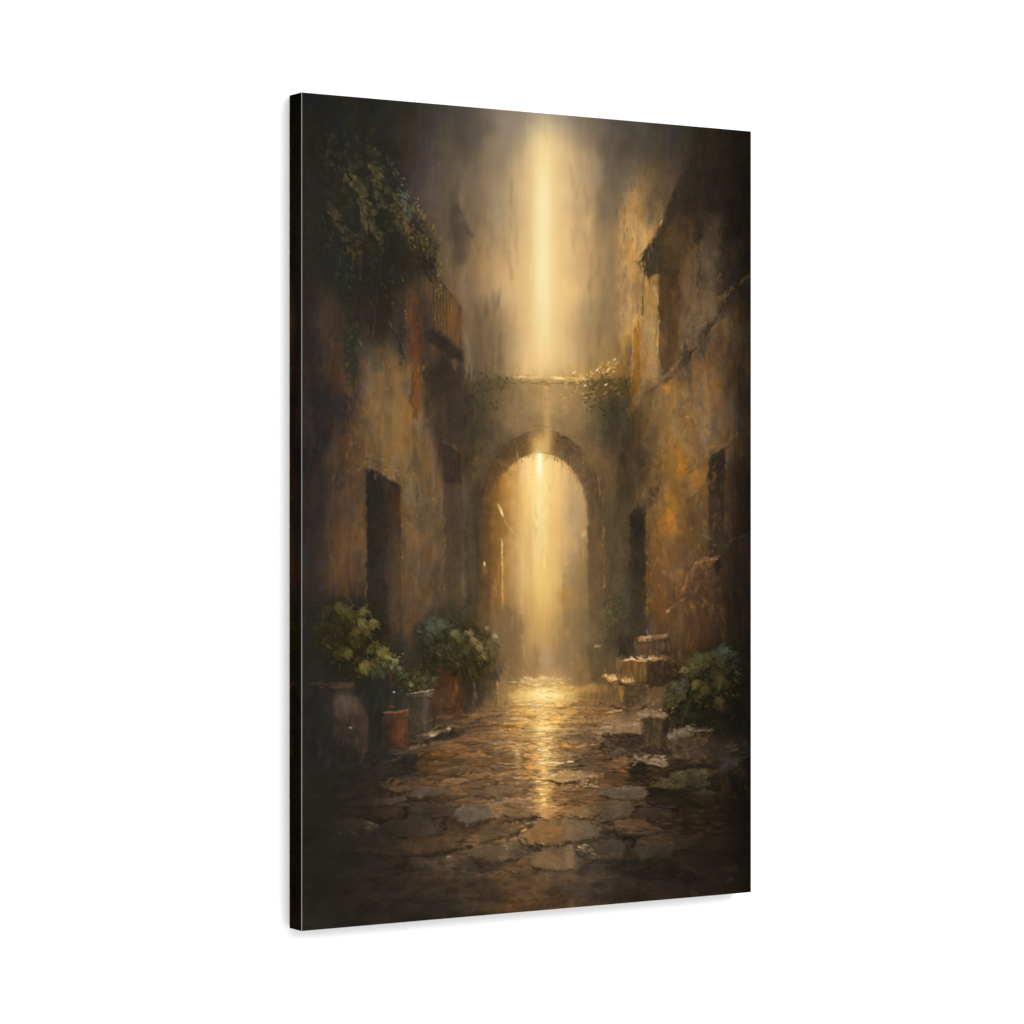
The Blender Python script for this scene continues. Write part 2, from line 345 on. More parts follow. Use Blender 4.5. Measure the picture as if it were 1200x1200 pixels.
# lower ledge and cracks
line([(848, 524), (856, 514), (866, 508)], 2.4, (130, 92, 50), .6, 1.6, 1.4); line([(802, 552), (812, 545), (826, 536), (838, 530)], 2.0, (124, 96, 66), .6, 1.4, 1.4)
line([(798, 556), (804, 550), (812, 544)], 1.8, (78, 56, 34), .7, 1.1, 1.2); line([(806, 590), (814, 580), (820, 576), (819, 585)], 1.8, (84, 60, 36), .7, 1.1, 1.2)
line([(798, 592), (806, 588), (810, 592)], 1.4, (84, 60, 36), .5, 1.1, 1.2); line([(770, 575), (773, 561)], 3, (66, 50, 36), .8, 1.3, 1)
poly([(759, 573), (765, 570), (771, 573), (770, 588), (760, 595)], (68, 52, 36), .8, 2, 1.6)
line([(813, 598), (815, 601)], 1.2, (150, 112, 72), .8, .8, .5); line([(828.5, 528), (828.8, 555)], 1.2, (182, 128, 62), .7, .8, .6)
line([(777, 515), (777, 560)], 2, (168, 116, 52), .4, 1.4, .8); line([(757.5, 600), (758, 720)], 1.3, (162, 106, 44), .7, .8, .5)
# window and door openings
poly([(830.5, 540), (836, 533), (850, 525), (850, 560), (848, 640), (842, 690), (831, 690)], vg(530, (48, 38, 30), 690, (62, 48, 36)), .95, 1.1, .6)
poly([(832, 540), (849, 528), (849, 548), (833, 552)], (44, 36, 28), .6, 1.6, 1); line([(838, 548), (838, 590)], 3, (78, 58, 36), .5, 2, 1)
poly([(852, 545), (884, 530), (884, 760), (846, 760), (850, 690)], hg(848, (58, 44, 32), 884, (38, 29, 23)), .6, 5, 2)
poly([(736, 604), (742, 598), (757, 592), (757, 760), (737, 760), (736, 680)], vg(592, (48, 40, 30), 760, (66, 54, 38)), .94, 1.2, .7)
poly([(738, 606), (756, 596), (756, 626), (740, 632)], (42, 35, 27), .7, 2, 1)
line([(736, 610), (736, 680)], 1.6, (100, 74, 42), .4, 1.2, .6)
# boulder and dark bank on the right
poly([(884, 622), (866, 628), (852, 640), (846, 652), (846, 690), (884, 700)], (52, 40, 31), .85, 2.4, 2)
line([(884, 624), (862, 630), (848, 640)], 2, (82, 64, 46), .7, 1.4, 1.4); blob(850, 640, 4, 5, (80, 66, 50), .5); line([(850, 620), (858, 618)], 1.5, (84, 64, 46), .6, 1, 1)
poly([(800, 692), (806, 672), (815, 660), (826, 654), (842, 655), (846, 668), (850, 700), (884, 700), (884, 770), (800, 770), (796, 730)], hg(800, (74, 52, 34), 880, (40, 31, 24)), .92, 2.0, 1.8)
poly([(800, 694), (806, 674), (816, 661), (828, 655), (840, 657), (836, 664), (822, 672), (812, 680), (804, 696)], (108, 70, 40), .9, 1.2, 1.4)
line([(799, 694), (805, 676), (814, 663), (824, 656), (838, 655)], 1.4, (168, 120, 82), .7, .8, 1.2)
poly([(836, 658), (844, 655), (847, 665), (842, 674), (836, 668)], (34, 28, 24), .8, 1.6, 1.4); blob(828, 664, 6, 6, (96, 66, 42), .6)
specks(16, (798, 655, 840, 700), [(172, 126, 88), (190, 150, 112)], (.8, 1.6), (.4, .8))
poly([(781, 718), (786, 712), (800, 702), (806, 716), (806, 760), (788, 770), (780, 740)], vg(705, (98, 74, 48), 770, (72, 52, 34)), .9, 1.6, 1.4)
line([(781, 717), (787, 713)], 2.6, (206, 176, 132), .9, 1, .6); line([(788, 712), (800, 704), (806, 699)], 1.6, (150, 116, 78), .8, 1, .7)
for cx, cy, rx, ry, c, a in [(815, 730, 8, 36, (88, 60, 34), .6), (840, 720, 10, 40, (56, 42, 30), .6), (862, 720, 12, 40, (42, 32, 24), .6), (792, 745, 6, 24, (104, 78, 46), .5),
                             (830, 690, 8, 18, (82, 60, 40), .5), (776, 712, 8, 10, (116, 66, 32), .6), (870, 660, 10, 20, (44, 34, 26), .5)]:
    blob(cx, cy, rx, ry, c, a, 0, 3)

# ---------------------------------------------------------------- bridge between the houses
poly([(545, 448), (575, 444), (610, 443), (690, 443), (735, 445), (740, 470), (738, 590), (735, 800), (705, 800), (706, 600), (640, 502), (566, 600), (566, 760), (545, 760)],
     lambda X, Y: np.array([64, 54, 40], np.float32) + np.array([112, 88, 52], np.float32) * np.exp(-((X - 640) / 50)**2 - ((Y - 476) / 58)**2)[..., None]
     + np.array([16, 10, 3], np.float32) * sm((X - 690) / 20 + 0 * Y)[..., None] * sm((Y - 470) / 60)[..., None], .75, 3, 2)
for cx, cy, rx, ry, c, a in [(600, 490, 20, 14, (122, 98, 70), .5), (585, 470, 16, 12, (98, 78, 54), .5), (660, 492, 16, 12, (132, 106, 74), .5), (560, 500, 12, 20, (62, 54, 42), .5),
    (612, 505, 12, 5, (128, 104, 76), .6), (565, 540, 8, 20, (78, 62, 44), .5), (680, 520, 14, 8, (128, 94, 58), .5), (697, 540, 12, 16, (112, 84, 50), .5), (716, 540, 8, 26, (92, 70, 46), .5),
    (733, 530, 6, 40, (54, 44, 34), .7), (720, 510, 10, 18, (56, 50, 38), .6), (716, 600, 8, 26, (88, 78, 60), .5), (722, 640, 10, 30, (72, 62, 46), .5), (730, 580, 6, 20, (64, 50, 36), .6),
    (746, 570, 7, 24, (116, 84, 44), .5), (723, 660, 6, 8, (98, 76, 52), .5), (712, 560, 4, 30, (110, 82, 48), .5), (640, 462, 40, 10, (134, 106, 68), .4), (700, 480, 14, 14, (78, 68, 46), .5)]:
    blob(cx, cy, rx, ry, c, a, 0, 3)
line([(545, 449), (600, 445)], 2, (92, 82, 52), .5, 2, 1.5)
line([(604, 443), (632, 443.5), (664, 444), (690, 446)], 3.2, (216, 176, 102), .8, 1.4, .6)
line([(600, 448), (640, 450), (690, 450)], 2.2, (142, 108, 60), .6, 1.4, .8)
line([(645, 443), (672, 443.5)], 1.8, (250, 216, 134), .8, .8, .5); line([(606, 442), (616, 443)], 1.4, (240, 206, 134), .7, .8, .5)
blob(624, 426, 4, 6, (236, 198, 128), .55); blob(660, 436, 20, 4, (196, 150, 84), .5)
# arch ring
def ring(X, Y):
    ang = sm((Y - 505) / 110 + 0 * X)
    base = np.array([92, 69, 43], np.float32) + np.array([-2, -3, -2], np.float32) * ang[..., None]
    base = base + np.array([0, 3, 8], np.float32) * sm((X - 640) / 40 + 0 * Y)[..., None]
    base = base + np.array([66, 44, 16], np.float32) * (np.exp(-((X - 634) / 17)**2) * sm((575 - Y) / 50))[..., None]
    return base
t = np.linspace(math.pi, 2 * math.pi, 30)
outer = [(635 + 71 * math.cos(a), 603 + 98 * math.sin(a)) for a in t]
inner = [(631.5 + 55.5 * math.cos(a), 606 + 74 * math.sin(a)) for a in t]
poly([(558, 770), (563, 603)] + outer + [(707, 603), (708, 800), (689, 800), (687.5, 606)] + inner[::-1] + [(575, 606), (574, 770)], ring, .9, 2.0, 1.0)
line(outer[3:27], 1.6, (70, 54, 36), .5, 1.6, .8)
for a_ in np.linspace(3.5, 6.0, 40):
    blob(635 + 84 * math.cos(a_), 603 + 112 * math.sin(a_), 9, 7, (118, 94, 64), .22, 0, 4)
line([(700, 560), (706, 590), (708, 640), (708.5, 690)], 1.3, (168, 122, 66), .55, .9, .7)
blob(570, 590, 8, 30, (88, 66, 42), .5); blob(575, 640, 7, 60, (110, 80, 42), .45); blob(697, 660, 9, 60, (104, 82, 54), .4); blob(703, 645, 4, 14, (138, 100, 52), .5)
blob(600, 520, 14, 8, (128, 94, 54), .4, -40); blob(674, 533, 12, 7, (112, 84, 50), .4, 40)

# inside of the arch: bright air, dim facade at the left, greyer facade at the right
def arch_mask(X, Y, s):
    d = np.where(Y > 606, np.abs(X - 631.5) / 55.5, np.hypot((X - 631.5) / 55.5, (Y - 606) / 74))
    return sm((1 - d) / s + .5) * sm((790 - Y) / 20)
w = win(566, 520, 700, 800); sl, X, Y = w
QX, QY = X + .9 * NX[sl], Y + .9 * NY[sl]
am = arch_mask(QX, QY, .05)
cx = np.interp(ys[sl[0]], [530, 600, 680, 740, 800], [0, 1, 2, 3, 4])
cols = np.array([  # x: 576 588 600 612 632 655 672 688
  [(150,104,50),(180,128,66),(222,176,106),(240,202,132),(250,218,144),(236,198,128),(206,164,106),(176,136,86)],
  [(134,94,46),(146,104,54),(184,138,76),(226,182,110),(244,206,130),(230,188,120),(198,160,110),(180,142,96)],
  [(118,84,44),(152,112,60),(176,136,80),(206,164,100),(236,194,116),(206,166,106),(164,132,88),(148,116,76)],
  [(104,80,50),(126,98,62),(146,114,72),(180,142,88),(200,158,94),(166,132,82),(136,108,70),(122,94,58)],
  [(96,78,54),(112,90,64),(120,96,66),(166,130,84),(178,144,98),(150,120,80),(134,106,68),(118,90,54)]], np.float32)
kx = np.array([576, 588, 600, 612, 632, 655, 672, 688.])
mx = interp_mat(xs[sl[1]], kx); my = interp_mat(cx, np.arange(5.))
inn = np.einsum('yi,ijc,xj->yxc', my, cols, mx).astype(np.float32)
inn *= (1 + .05 * STV[sl] + .05 * BLO[sl])[..., None]
mixin(sl, am, inn, X, Y)
# left house in the arch: eave, lit pipe, gable
poly([(578, 560), (586, 556), (592, 590), (606, 632), (598, 636), (604, 800), (577, 800)], hg(576, (126, 90, 46), 606, (176, 132, 74)), .5, 4, 1.6)
poly([(590, 560), (606, 545), (607, 600), (600, 615)], (206, 158, 88), .4, 5, 2)
blob(590, 568, 5, 12, (150, 102, 44), .6); blob(580, 625, 6, 30, (112, 80, 42), .5); blob(597, 625, 7, 9, (138, 104, 60), .6)
line([(598, 619), (606, 630)], 1.1, (236, 196, 124), .8, .8, .4)
line([(588, 633), (588.4, 648)], 2.2, (252, 206, 112), .9, .9, .4); line([(588.4, 650), (588.4, 664), (588.6, 690)], 1.8, (234, 184, 92), .8, .9, .4)
line([(588.5, 690), (588.6, 715)], 1.8, (206, 152, 70), .6, 1.2, .4); line([(591.5, 636), (592, 680)], 1.1, (206, 156, 82), .6, .8, .4)
blob(567.5, 662, 1.6, 3, (250, 204, 130), .9, 0, .5); blob(568, 668, 4, 6, (168, 118, 60), .5)
line([(577, 690), (578, 720)], 3, (168, 118, 56), .5, 2, 1); line([(611, 680), (611, 720)], 1.6, (226, 186, 116), .5, 1.4, .6); line([(580, 680), (581, 700)], 1.6, (196, 146, 74), .5, 1.2, .6)
# right house in the arch
poly([(660, 690), (661, 665), (674, 652), (684, 640), (688, 640), (688, 800), (662, 800)], (140, 112, 72), .45, 4, 2)
line([(661, 664), (668, 658), (674, 655)], 1.1, (214, 176, 118), .6, .9, .6); line([(683, 630), (686, 626)], 2.2, (232, 200, 144), .8, .9, .6)
line([(686.5, 605), (687, 640)], 1.2, (206, 162, 96), .6, .8, .5); blob(674, 610, 8, 16, (184, 152, 110), .4); blob(680, 640, 6, 16, (158, 128, 88), .4)
blob(664, 702, 10, 14, (176, 126, 64), .55); blob(665, 742, 4, 6, (196, 148, 72), .7); blob(676, 740, 8, 40, (134, 110, 74), .4)
# dim lower part and far mist
poly([(577, 718), (590, 712), (606, 716), (613, 730), (614, 800), (577, 808)], hg(577, (108, 86, 56), 614, (136, 106, 68)), .7, 3, 1.6)
blob(598, 735, 10, 20, (112, 90, 60), .45); blob(627, 775, 8, 16, (146, 116, 76), .6); line([(612, 705), (612, 800)], 2, (196, 154, 92), .35, 1.6, .8)
blob(640, 772, 6, 16, (178, 148, 112), .6); blob(656, 775, 8, 20, (140, 112, 76), .5)
strokes(260, (578, 540, 688, 800), (18, 60), (1.2, 3.2), (90, 2), .035, .5, 2)
# ragged crown of the opening
for x in np.linspace(616, 676, 24):
    yy = 606 - 74 * math.sqrt(max(0, 1 - ((x - 631.5) / 55.5)**2))
    dab(x, yy + 2, rng.uniform(4, 11), rng.uniform(1.2, 2.6), math.radians(90 + rng.normal(0, 8)), (132, 96, 52), .5)
for x in np.linspace(578, 606, 14):
    dab(x, rng.uniform(548, 570) + (606 - x) * .3, rng.uniform(10, 26), rng.uniform(1.5, 3), math.radians(90), (150, 106, 54), .4)
for x, y in [(650, 538), (653, 540), (658, 541), (611, 541)]:
    dab(x, y, 8, 1.6, math.radians(90), (128, 84, 40), .7)

for fx, fy, frx, fry, fc, fa in [(700, 770, 20, 40, (118, 94, 60), .5), (690, 720, 14, 50, (124, 98, 62), .4), (590, 770, 26, 40, (118, 92, 58), .35), (720, 690, 16, 50, (92, 78, 56), .35), (726, 620, 10, 30, (88, 74, 52), .5), (718, 560, 12, 30, (92, 74, 50), .35)]:
    blob(fx, fy, frx, fry, fc, fa, 0, 4)
# amber bleeding over the left rim of the opening
for fx, fy, frx, fry, fc, fa in [(588, 572, 10, 22, (176, 122, 58), .75), (598, 552, 8, 12, (190, 138, 72), .6), (582, 610, 7, 40, (150, 106, 52), .6), (577, 575, 6, 30, (112, 80, 42), .6), (606, 542, 6, 8, (206, 158, 92), .6), (570, 640, 8, 60, (98, 74, 44), .5), (676, 590, 7, 40, (186, 152, 104), .45)]:
    blob(fx, fy, frx, fry, fc, fa, 0, 5)
# clouded hollows of the far walls
for fx, fy, frx, fry, fc, fa in [(572, 385, 16, 40, (104, 85, 62), .55), (588, 405, 14, 20, (122, 101, 74), .5), (556, 420, 10, 24, (92, 78, 58), .5), (700, 370, 20, 34, (142, 117, 82), .5), (716, 340, 12, 40, (130, 108, 78), .45), (706, 405, 20, 20, (140, 112, 68), .45), (552, 270, 10, 40, (116, 94, 70), .4),
                                 (566, 230, 12, 20, (122, 106, 84), .45), (590, 262, 16, 12, (168, 140, 104), .4), (580, 320, 12, 20, (168, 134, 90), .4), (604, 300, 8, 16, (206, 168, 118), .4), (690, 310, 14, 14, (178, 146, 100), .45), (676, 225, 8, 24, (178, 150, 112), .4), (668, 190, 8, 16, (196, 166, 124), .35), (692, 150, 16, 12, (118, 103, 84), .5)]:
    blob(fx, fy, frx, fry, fc, fa, rng.normal(0, 8), 7)
# right wall: grey and dark patches
for fx, fy, frx, fry, fc, fa in [(818, 620, 12, 40, (78, 62, 44), .6), (808, 570, 10, 12, (110, 82, 50), .5), (770, 610, 5, 26, (98, 70, 40), .55), (800, 650, 8, 26, (92, 70, 46), .6), (776, 585, 6, 12, (104, 76, 46), .5), (822, 585, 6, 12, (96, 70, 42), .6), (790, 520, 5, 20, (112, 84, 48), .5), (806, 515, 5, 16, (110, 88, 60), .6), (770, 530, 6, 24, (104, 80, 48), .6),
                                 (815, 680, 12, 16, (72, 57, 42), .6), (790, 700, 10, 14, (88, 62, 38), .6), (762, 470, 5, 16, (96, 74, 46), .5), (790, 490, 6, 14, (122, 92, 54), .5), (822, 520, 6, 14, (120, 96, 68), .5), (760, 540, 6, 26, (92, 70, 44), .5), (840, 500, 6, 20, (96, 74, 50), .5), (770, 660, 5, 22, (104, 72, 40), .5)]:
    blob(fx, fy, frx, fry, fc, fa, rng.normal(0, 8), 6)
# ---------------------------------------------------------------- light shafts
def shaft(xc, wd, y0, y1, fade0, fade1, col, a, p=2.0):
    m = np.exp(-np.abs((XX - xc - 1.2 * NX * .4) / wd)**p) * sm((YY - y0) / fade0) * sm((y1 - YY) / fade1)
    m = np.clip(m * a * (1 + .10 * STV), 0, 1)[..., None]
    P[:] = P * (1 - m) + np.array(col, np.float32) * m
shaft(636, 62, 150, 452, 160, 40, (222, 182, 124), .34, 2.2)
shaft(637, 30, 112, 458, 90, 40, (226, 192, 134), .55, 2.2)
shaft(637.5, 16, 126, 456, 60, 50, (242, 210, 144), .72, 2.0)
shaft(636.5, 9, 150, 450, 90, 130, (246, 232, 180), .8, 2.0)
shaft(628, 3, 155, 400, 60, 60, (240, 222, 164), .35)
shaft(641, 4.5, 440, 545, 10, 16, (196, 152, 88), .5)
shaft(633, 20, 440, 515, 10, 30, (164, 130, 84), .3)
shaft(632.5, 9, 500, 640, 22, 80, (255, 222, 140), .55)
shaft(632, 3.4, 527, 600, 8, 60, (255, 250, 220), .98)
shaft(633.5, 7.5, 540, 735, 40, 110, (246, 220, 150), .8, 2.4)
shaft(640, 12, 560, 745, 70, 70, (232, 190, 112), .55, 3)
shaft(612, 5, 600, 730, 60, 60, (222, 182, 116), .3)

# ---------------------------------------------------------------- left wall
poly([(352, 100), (372, 300), (366, 420), (382, 560), (378, 700), (368, 800), (352, 800)], hg(352, (42, 38, 35), 384, (46, 40, 36)), .7, 8, 3)
for cx, cy, rx, ry, c, a in [(384, 370, 10, 40, (74, 56, 42), .6), (394, 440, 8, 20, (82, 58, 40), .5), (402, 446, 6, 12, (112, 74, 48), .7), (376, 470, 10, 30, (42, 38, 36), .6), (394, 475, 8, 24, (46, 40, 37), .7),
    (412, 510, 6, 22, (104, 68, 42), .5), (440, 470, 14, 44, (126, 96, 60), .6), (468, 480, 8, 40, (134, 98, 54), .7), (475, 500, 6, 14, (150, 98, 46), .6), (457, 520, 12, 20, (128, 98, 58), .6), (448, 560, 14, 12, (126, 92, 56), .5),
    (430, 530, 14, 12, (104, 80, 52), .5), (404, 520, 8, 10, (92, 58, 36), .6), (418, 528, 4, 6, (54, 40, 34), .7), (400, 600, 12, 30, (78, 58, 44), .5), (398, 640, 8, 18, (104, 72, 46), .6), (404, 680, 6, 18, (100, 66, 40), .5),
    (385, 660, 8, 30, (58, 46, 38), .5), (412, 560, 10, 30, (88, 66, 46), .5), (420, 600, 6, 40, (94, 70, 46), .5), (482, 560, 12, 40, (112, 88, 58), .5), (484, 632, 8, 14, (146, 102, 58), .7), (490, 600, 6, 20, (92, 76, 54), .6),
    (480, 660, 8, 12, (92, 80, 60), .6), (500, 640, 8, 40, (108, 86, 58), .5), (476, 680, 5, 40, (110, 80, 50), .5), (510, 560, 6, 40, (118, 88, 56), .6), (500, 540, 6, 30, (122, 92, 60), .5), (516, 660, 4, 50, (118, 86, 52), .5), (530, 650, 8, 60, (84, 66, 46), .5),
    (548, 620, 5, 80, (98, 82, 58), .5), (553, 680, 5, 50, (86, 74, 54), .5), (368, 620, 8, 80, (48, 41, 38), .5), (440, 420, 14, 16, (104, 84, 58), .4), (396, 560, 5, 14, (52, 42, 38), .5), (380, 585, 8, 16, (50, 42, 38), .4)]:
    blob(cx, cy, rx, ry, c, a, rng.normal(0, 5), 3)
for x, y0, y1, c, a, wd in [(487, 495, 590, (64, 54, 40), .55, 2), (489, 560, 585, (54, 46, 36), .6, 2), (484, 595, 615, (62, 50, 38), .6, 2), (493, 560, 660, (80, 64, 46), .4, 2), (430, 430, 480, (84, 62, 42), .4, 1.6),
                            (455, 420, 470, (140, 108, 68), .35, 2), (472, 440, 540, (146, 108, 62), .35, 2), (460, 470, 560, (146, 110, 64), .3, 2), (447, 450, 500, (86, 66, 44), .35, 1.4), (520, 600, 690, (128, 92, 54), .4, 2), (503, 580, 640, (96, 70, 46), .4, 1.6),
                            (428, 630, 700, (112, 84, 54), .5, 1.3), (421, 570, 640, (104, 76, 48), .4, 1.6), (475, 620, 700, (126, 88, 54), .45, 1.8), (412, 660, 700, (96, 62, 38), .5, 2), (443, 440, 500, (140, 106, 64), .3, 2.4), (366, 480, 560, (52, 44, 40), .5, 4)]:
    line([(x, y0), (x + rng.normal(0, 1), (y0 + y1) / 2), (x + rng.normal(0, 1), y1)], wd, c, a, 1.6, 1.6)
# rust strip and shaded wall under the balcony
poly([(478, 335), (494, 330), (512, 390), (540, 418), (546, 440), (546, 520), (516, 530), (500, 500), (492, 430)], (58, 48, 39), .72, 5, 2.5)
poly([(475, 340), (484, 335), (493, 380), (494, 440), (492, 470), (488, 492), (484, 490), (481, 455), (482, 420), (478, 380)], vg(340, (92, 62, 40), 460, (104, 60, 32)), .8, 2.6, 2)
blob(487, 445, 4, 16, (126, 72, 32), .6); line([(482, 470), (482.5, 480), (486, 494)], 1.6, (48, 38, 32), .8, .9, 1); poly([(497, 478), (500, 465), (503, 480), (500, 490)], (58, 48, 40), .7, 2, 1.4)
specks(6, (480, 425, 493, 450), [(196, 166, 120), (150, 110, 76)], (.8, 1.4), (.6, .9))
# balcony
poly([(506, 318), (540, 362), (540, 416), (508, 386)], hg(506, (74, 58, 42), 540, (106, 76, 46)), .9, 1.4, .8)
blob(529, 372, 5, 20, (146, 96, 44), .75); blob(517, 376, 6, 12, (112, 80, 42), .6); blob(522, 390, 6, 8, (110, 78, 44), .5)
for k in range(9):
    x = 508 + k * 3.7
    line([(x, 326 + (x - 508) * 1.12), (x + .4, 385 + (x - 508) * .86)], 1.0, (52, 40, 31) if k % 3 else (60, 46, 32), .7, .7, .5)
    line([(x + 1.8, 330 + (x - 508) * 1.12), (x + 2, 384 + (x - 508) * .86)], .9, (150, 106, 58), .35, .7, .5)
line([(506, 316), (522, 338), (540, 362)], 2.0, (56, 46, 37), .9, .9, .5); line([(539.4, 361), (539.6, 416)], 2.6, (58, 48, 38), .85, 1, .4); line([(535.5, 362), (536, 408)], 1, (156, 112, 62), .5, .7, .4)
poly([(496, 388), (508, 384), (526, 398), (544, 414), (543, 424), (532, 424), (512, 408), (498, 400)], (48, 41, 34), .92, 2.0, 1.4)
line([(509, 386), (524, 398), (540, 411)], 1.6, (108, 86, 60), .5, 1.2, .8)
poly([(528, 422), (534, 421), (537, 426), (533, 434)], (112, 84, 56), .75, 1.6, 1)
poly([(516, 412), (530, 426), (526, 440), (514, 430)], (46, 40, 34), .6, 3, 2)
# doorways
poly([(428, 547), (440, 551), (452, 560), (462, 566), (469, 572), (468.5, 600), (470, 640), (470, 745), (430, 745)], vg(547, (38, 34, 31), 740, (46, 41, 36)), .96, 1.2, .6)
poly([(452, 576), (468, 572), (468, 612), (472, 645), (472, 745), (456, 745), (452, 660)], vg(575, (62, 47, 34), 700, (84, 66, 47)), .85, 5, 1.6)
blob(464, 660, 8, 40, (84, 67, 48), .5); blob(470, 690, 6, 30, (98, 76, 50), .4)
blob(468, 597, 4, 12, (112, 68, 36), .65); blob(463, 585, 5, 12, (66, 44, 30), .6); blob(449, 570, 6, 4, (66, 50, 36), .6, 20); blob(445, 560, 5, 5, (50, 42, 34), .5)
line([(429, 546), (441, 549), (452, 557), (462, 562), (470, 570)], 3.2, (134, 98, 58), .7, 1.6, 1.6)
line([(427.5, 540), (428, 600), (428.5, 720)], 1.4, (104, 78, 50), .5, 1, .8)
for x0, y0, x1, y1 in [(444, 538, 450, 541), (455, 546, 458, 548), (463, 552, 467, 553), (426, 527, 429, 525), (427, 530, 429, 535)]:
    line([(x0, y0), (x1, y1)], 1.2, (176, 140, 96), .7, .7, .6)
specks(30, (420, 505, 480, 560), [(84, 62, 42), (150, 116, 74), (70, 54, 38)], (.8, 1.6), (.3, .6))
poly([(518, 520), (526, 523), (539, 533), (539, 568), (519, 568)], (58, 46, 37), .95, 1.3, .8)
poly([(520, 566), (539, 566), (540, 720), (524, 735), (521, 680)], vg(570, (70, 55, 42), 720, (80, 64, 46)), .7, 3, 1.2)
line([(518, 518), (527, 521), (540, 531)], 2.2, (104, 80, 54), .5, 1.4, .9); line([(518.5, 570), (520, 690)], 1.6, (120, 90, 56), .5, 1, .6)
blob(561, 525, 5, 8, (98, 82, 42), .6); blob(560, 537, 3, 3, (122, 98, 48), .7); blob(563, 533, 4, 10, (52, 48, 34), .5)
#IVY
patches(.4)
# general brush work on walls
strokes(900, (354, 130, 545, 780), (14, 60), (1.2, 4), (90, 3), .075, .42, 3)
strokes(700, (690, 150, 880, 740), (10, 44), (1.2, 4.5), (90, 6), .085, .45, 4)
strokes(240, (550, 130, 720, 440), (16, 60), (2, 6), (90, 4), .025, .4, 2)
strokes(160, (560, 440, 740, 540), (6, 22), (1.5, 4), (80, 40), .05, .4, 3)
strokes(300, (745, 430, 850, 720), (3, 12), (1.2, 3), (80, 50), .11, .5, 5)
strokes(200, (420, 430, 545, 700), (3, 12), (1.2, 2.6), (85, 40), .09, .45, 4)

def ledge(pts, n, w_, c0, c1, off):
    p = np.array(pts, float)
    for k in range(n):
        i_ = rng.integers(len(p) - 1); t = rng.uniform(); a_, b_ = p[i_], p[i_ + 1]; q = math.atan2(b_[1] - a_[1], b_[0] - a_[0]); x, y = a_ + (b_ - a_) * t
        dab(x + rng.normal(0, 1), y + rng.normal(0, 1.3), rng.uniform(4, 12), rng.uniform(1, w_), q + rng.normal(0, .2), np.array(c0) * rng.uniform(.8, 1.12), rng.uniform(.4, .85))
        dab(x + rng.normal(0, 1) + off[0], y + rng.normal(0, 1.6) + off[1], rng.uniform(5, 14), rng.uniform(1.4, w_ * 1.5), q + rng.normal(0, .2), np.array(c1) * rng.uniform(.85, 1.15), rng.uniform(.3, .75))
ledge([(750, 462), (768, 449), (784, 438), (796, 424)], 30, 2.6, (138, 106, 70), (84, 64, 42), (3, 4))
ledge([(796, 422), (812, 400), (828, 376), (844, 352), (860, 338), (880, 322)], 60, 3.6, (106, 84, 58), (54, 44, 34), (5, 6))
ledge([(746, 307), (752, 298), (764, 282), (776, 258)], 14, 1.8, (196, 150, 86), (56, 45, 33), (4, 3))
ledge([(802, 553), (814, 545), (828, 535), (848, 524), (862, 512)], 18, 2, (128, 98, 62), (80, 60, 38), (2, 3))
ledge([(412, 520), (426, 530), (446, 540), (466, 556), (472, 572)], 24, 2.2, (132, 100, 62), (84, 63, 42), (-2, 4))
for x, y0, y1, c in [(487, 500, 600, (62, 53, 40)), (483, 420, 480, (60, 46, 34)), (492, 390, 470, (78, 52, 34)), (520, 575, 690, (62, 50, 38)), (470, 600, 700, (112, 86, 56)), (429, 600, 710, (112, 86, 56)), (757.5, 600, 720, (150, 102, 46)), (707, 580, 700, (150, 112, 62)), (748, 388, 460, (116, 76, 30)), (741, 380, 440, (200, 152, 84)), (818, 250, 350, (46, 40, 35)), (753, 330, 372, (92, 64, 34)), (771, 345, 420, (190, 152, 96))]:
    for k in range(9):
        dab(x + rng.normal(0, .9), rng.uniform(y0, y1), rng.uniform(6, 22), rng.uniform(1, 2.2), math.radians(90 + rng.normal(0, 3)), np.array(c) * rng.uniform(.85, 1.12), rng.uniform(.3, .7))
# ---------------------------------------------------------------- ivy over the left wall
poly([(372, 140), (440, 130), (462, 180), (480, 230), (500, 270), (514, 300), (512, 325), (490, 322), (470, 350), (455, 400), (440, 395), (420, 370), (412, 440), (404, 440), (404, 360), (378, 330), (366, 220)],
     (38, 37, 31), .62, 9, 5)
for cx, cy, rx, ry, c, a in [(405, 330, 9, 40, (38, 39, 33), .7), (410, 410, 6, 24, (42, 44, 36), .75), (416, 430, 5, 12, (46, 48, 38), .7), (409, 450, 4, 14, (52, 46, 38), .6), (450, 330, 14, 40, (40, 38, 32), .7), (462, 300, 14, 20, (34, 33, 28), .6),
                             (495, 312, 12, 14, (42, 36, 29), .7), (440, 370, 10, 24, (48, 40, 33), .5), (471, 395, 5, 16, (44, 40, 34), .7), (460, 260, 8, 40, (36, 35, 30), .6), (440, 240, 10, 30, (38, 38, 30), .6)]:
    blob(cx, cy, rx, ry, c, a, 0, 3)
olive = [(60, 56, 38), (68, 61, 40), (55, 53, 40), (74, 65, 42)]
dim = [(48, 47, 36), (54, 52, 38), (50, 46, 36), (58, 50, 36)]
leaves(70, 430, 220, 46, 80, (4, 10), dim, (190, 40), (.35, .7), tilt=-20)
leaves(40, 398, 270, 26, 60, (4, 9), dim, (170, 40), (.35, .7))
leaves(22, 422, 215, 14, 44, (5, 10), dim + olive[:2], (160, 30), (.5, .8), tilt=-22)
leaves(22, 446, 200, 14, 34, (4, 8), dim + olive, (165, 35), (.6, .9), tilt=-25)
leaves(20, 462, 240, 12, 30, (4, 8), olive, (170, 35), (.6, .9), tilt=-20)
leaves(44, 486, 268, 16, 44, (2.2, 4.6), [(80, 71, 43), (94, 81, 46), (104, 87, 48), (64, 60, 41), (74, 69, 47)], (175, 50), (.6, .95), tilt=-28)
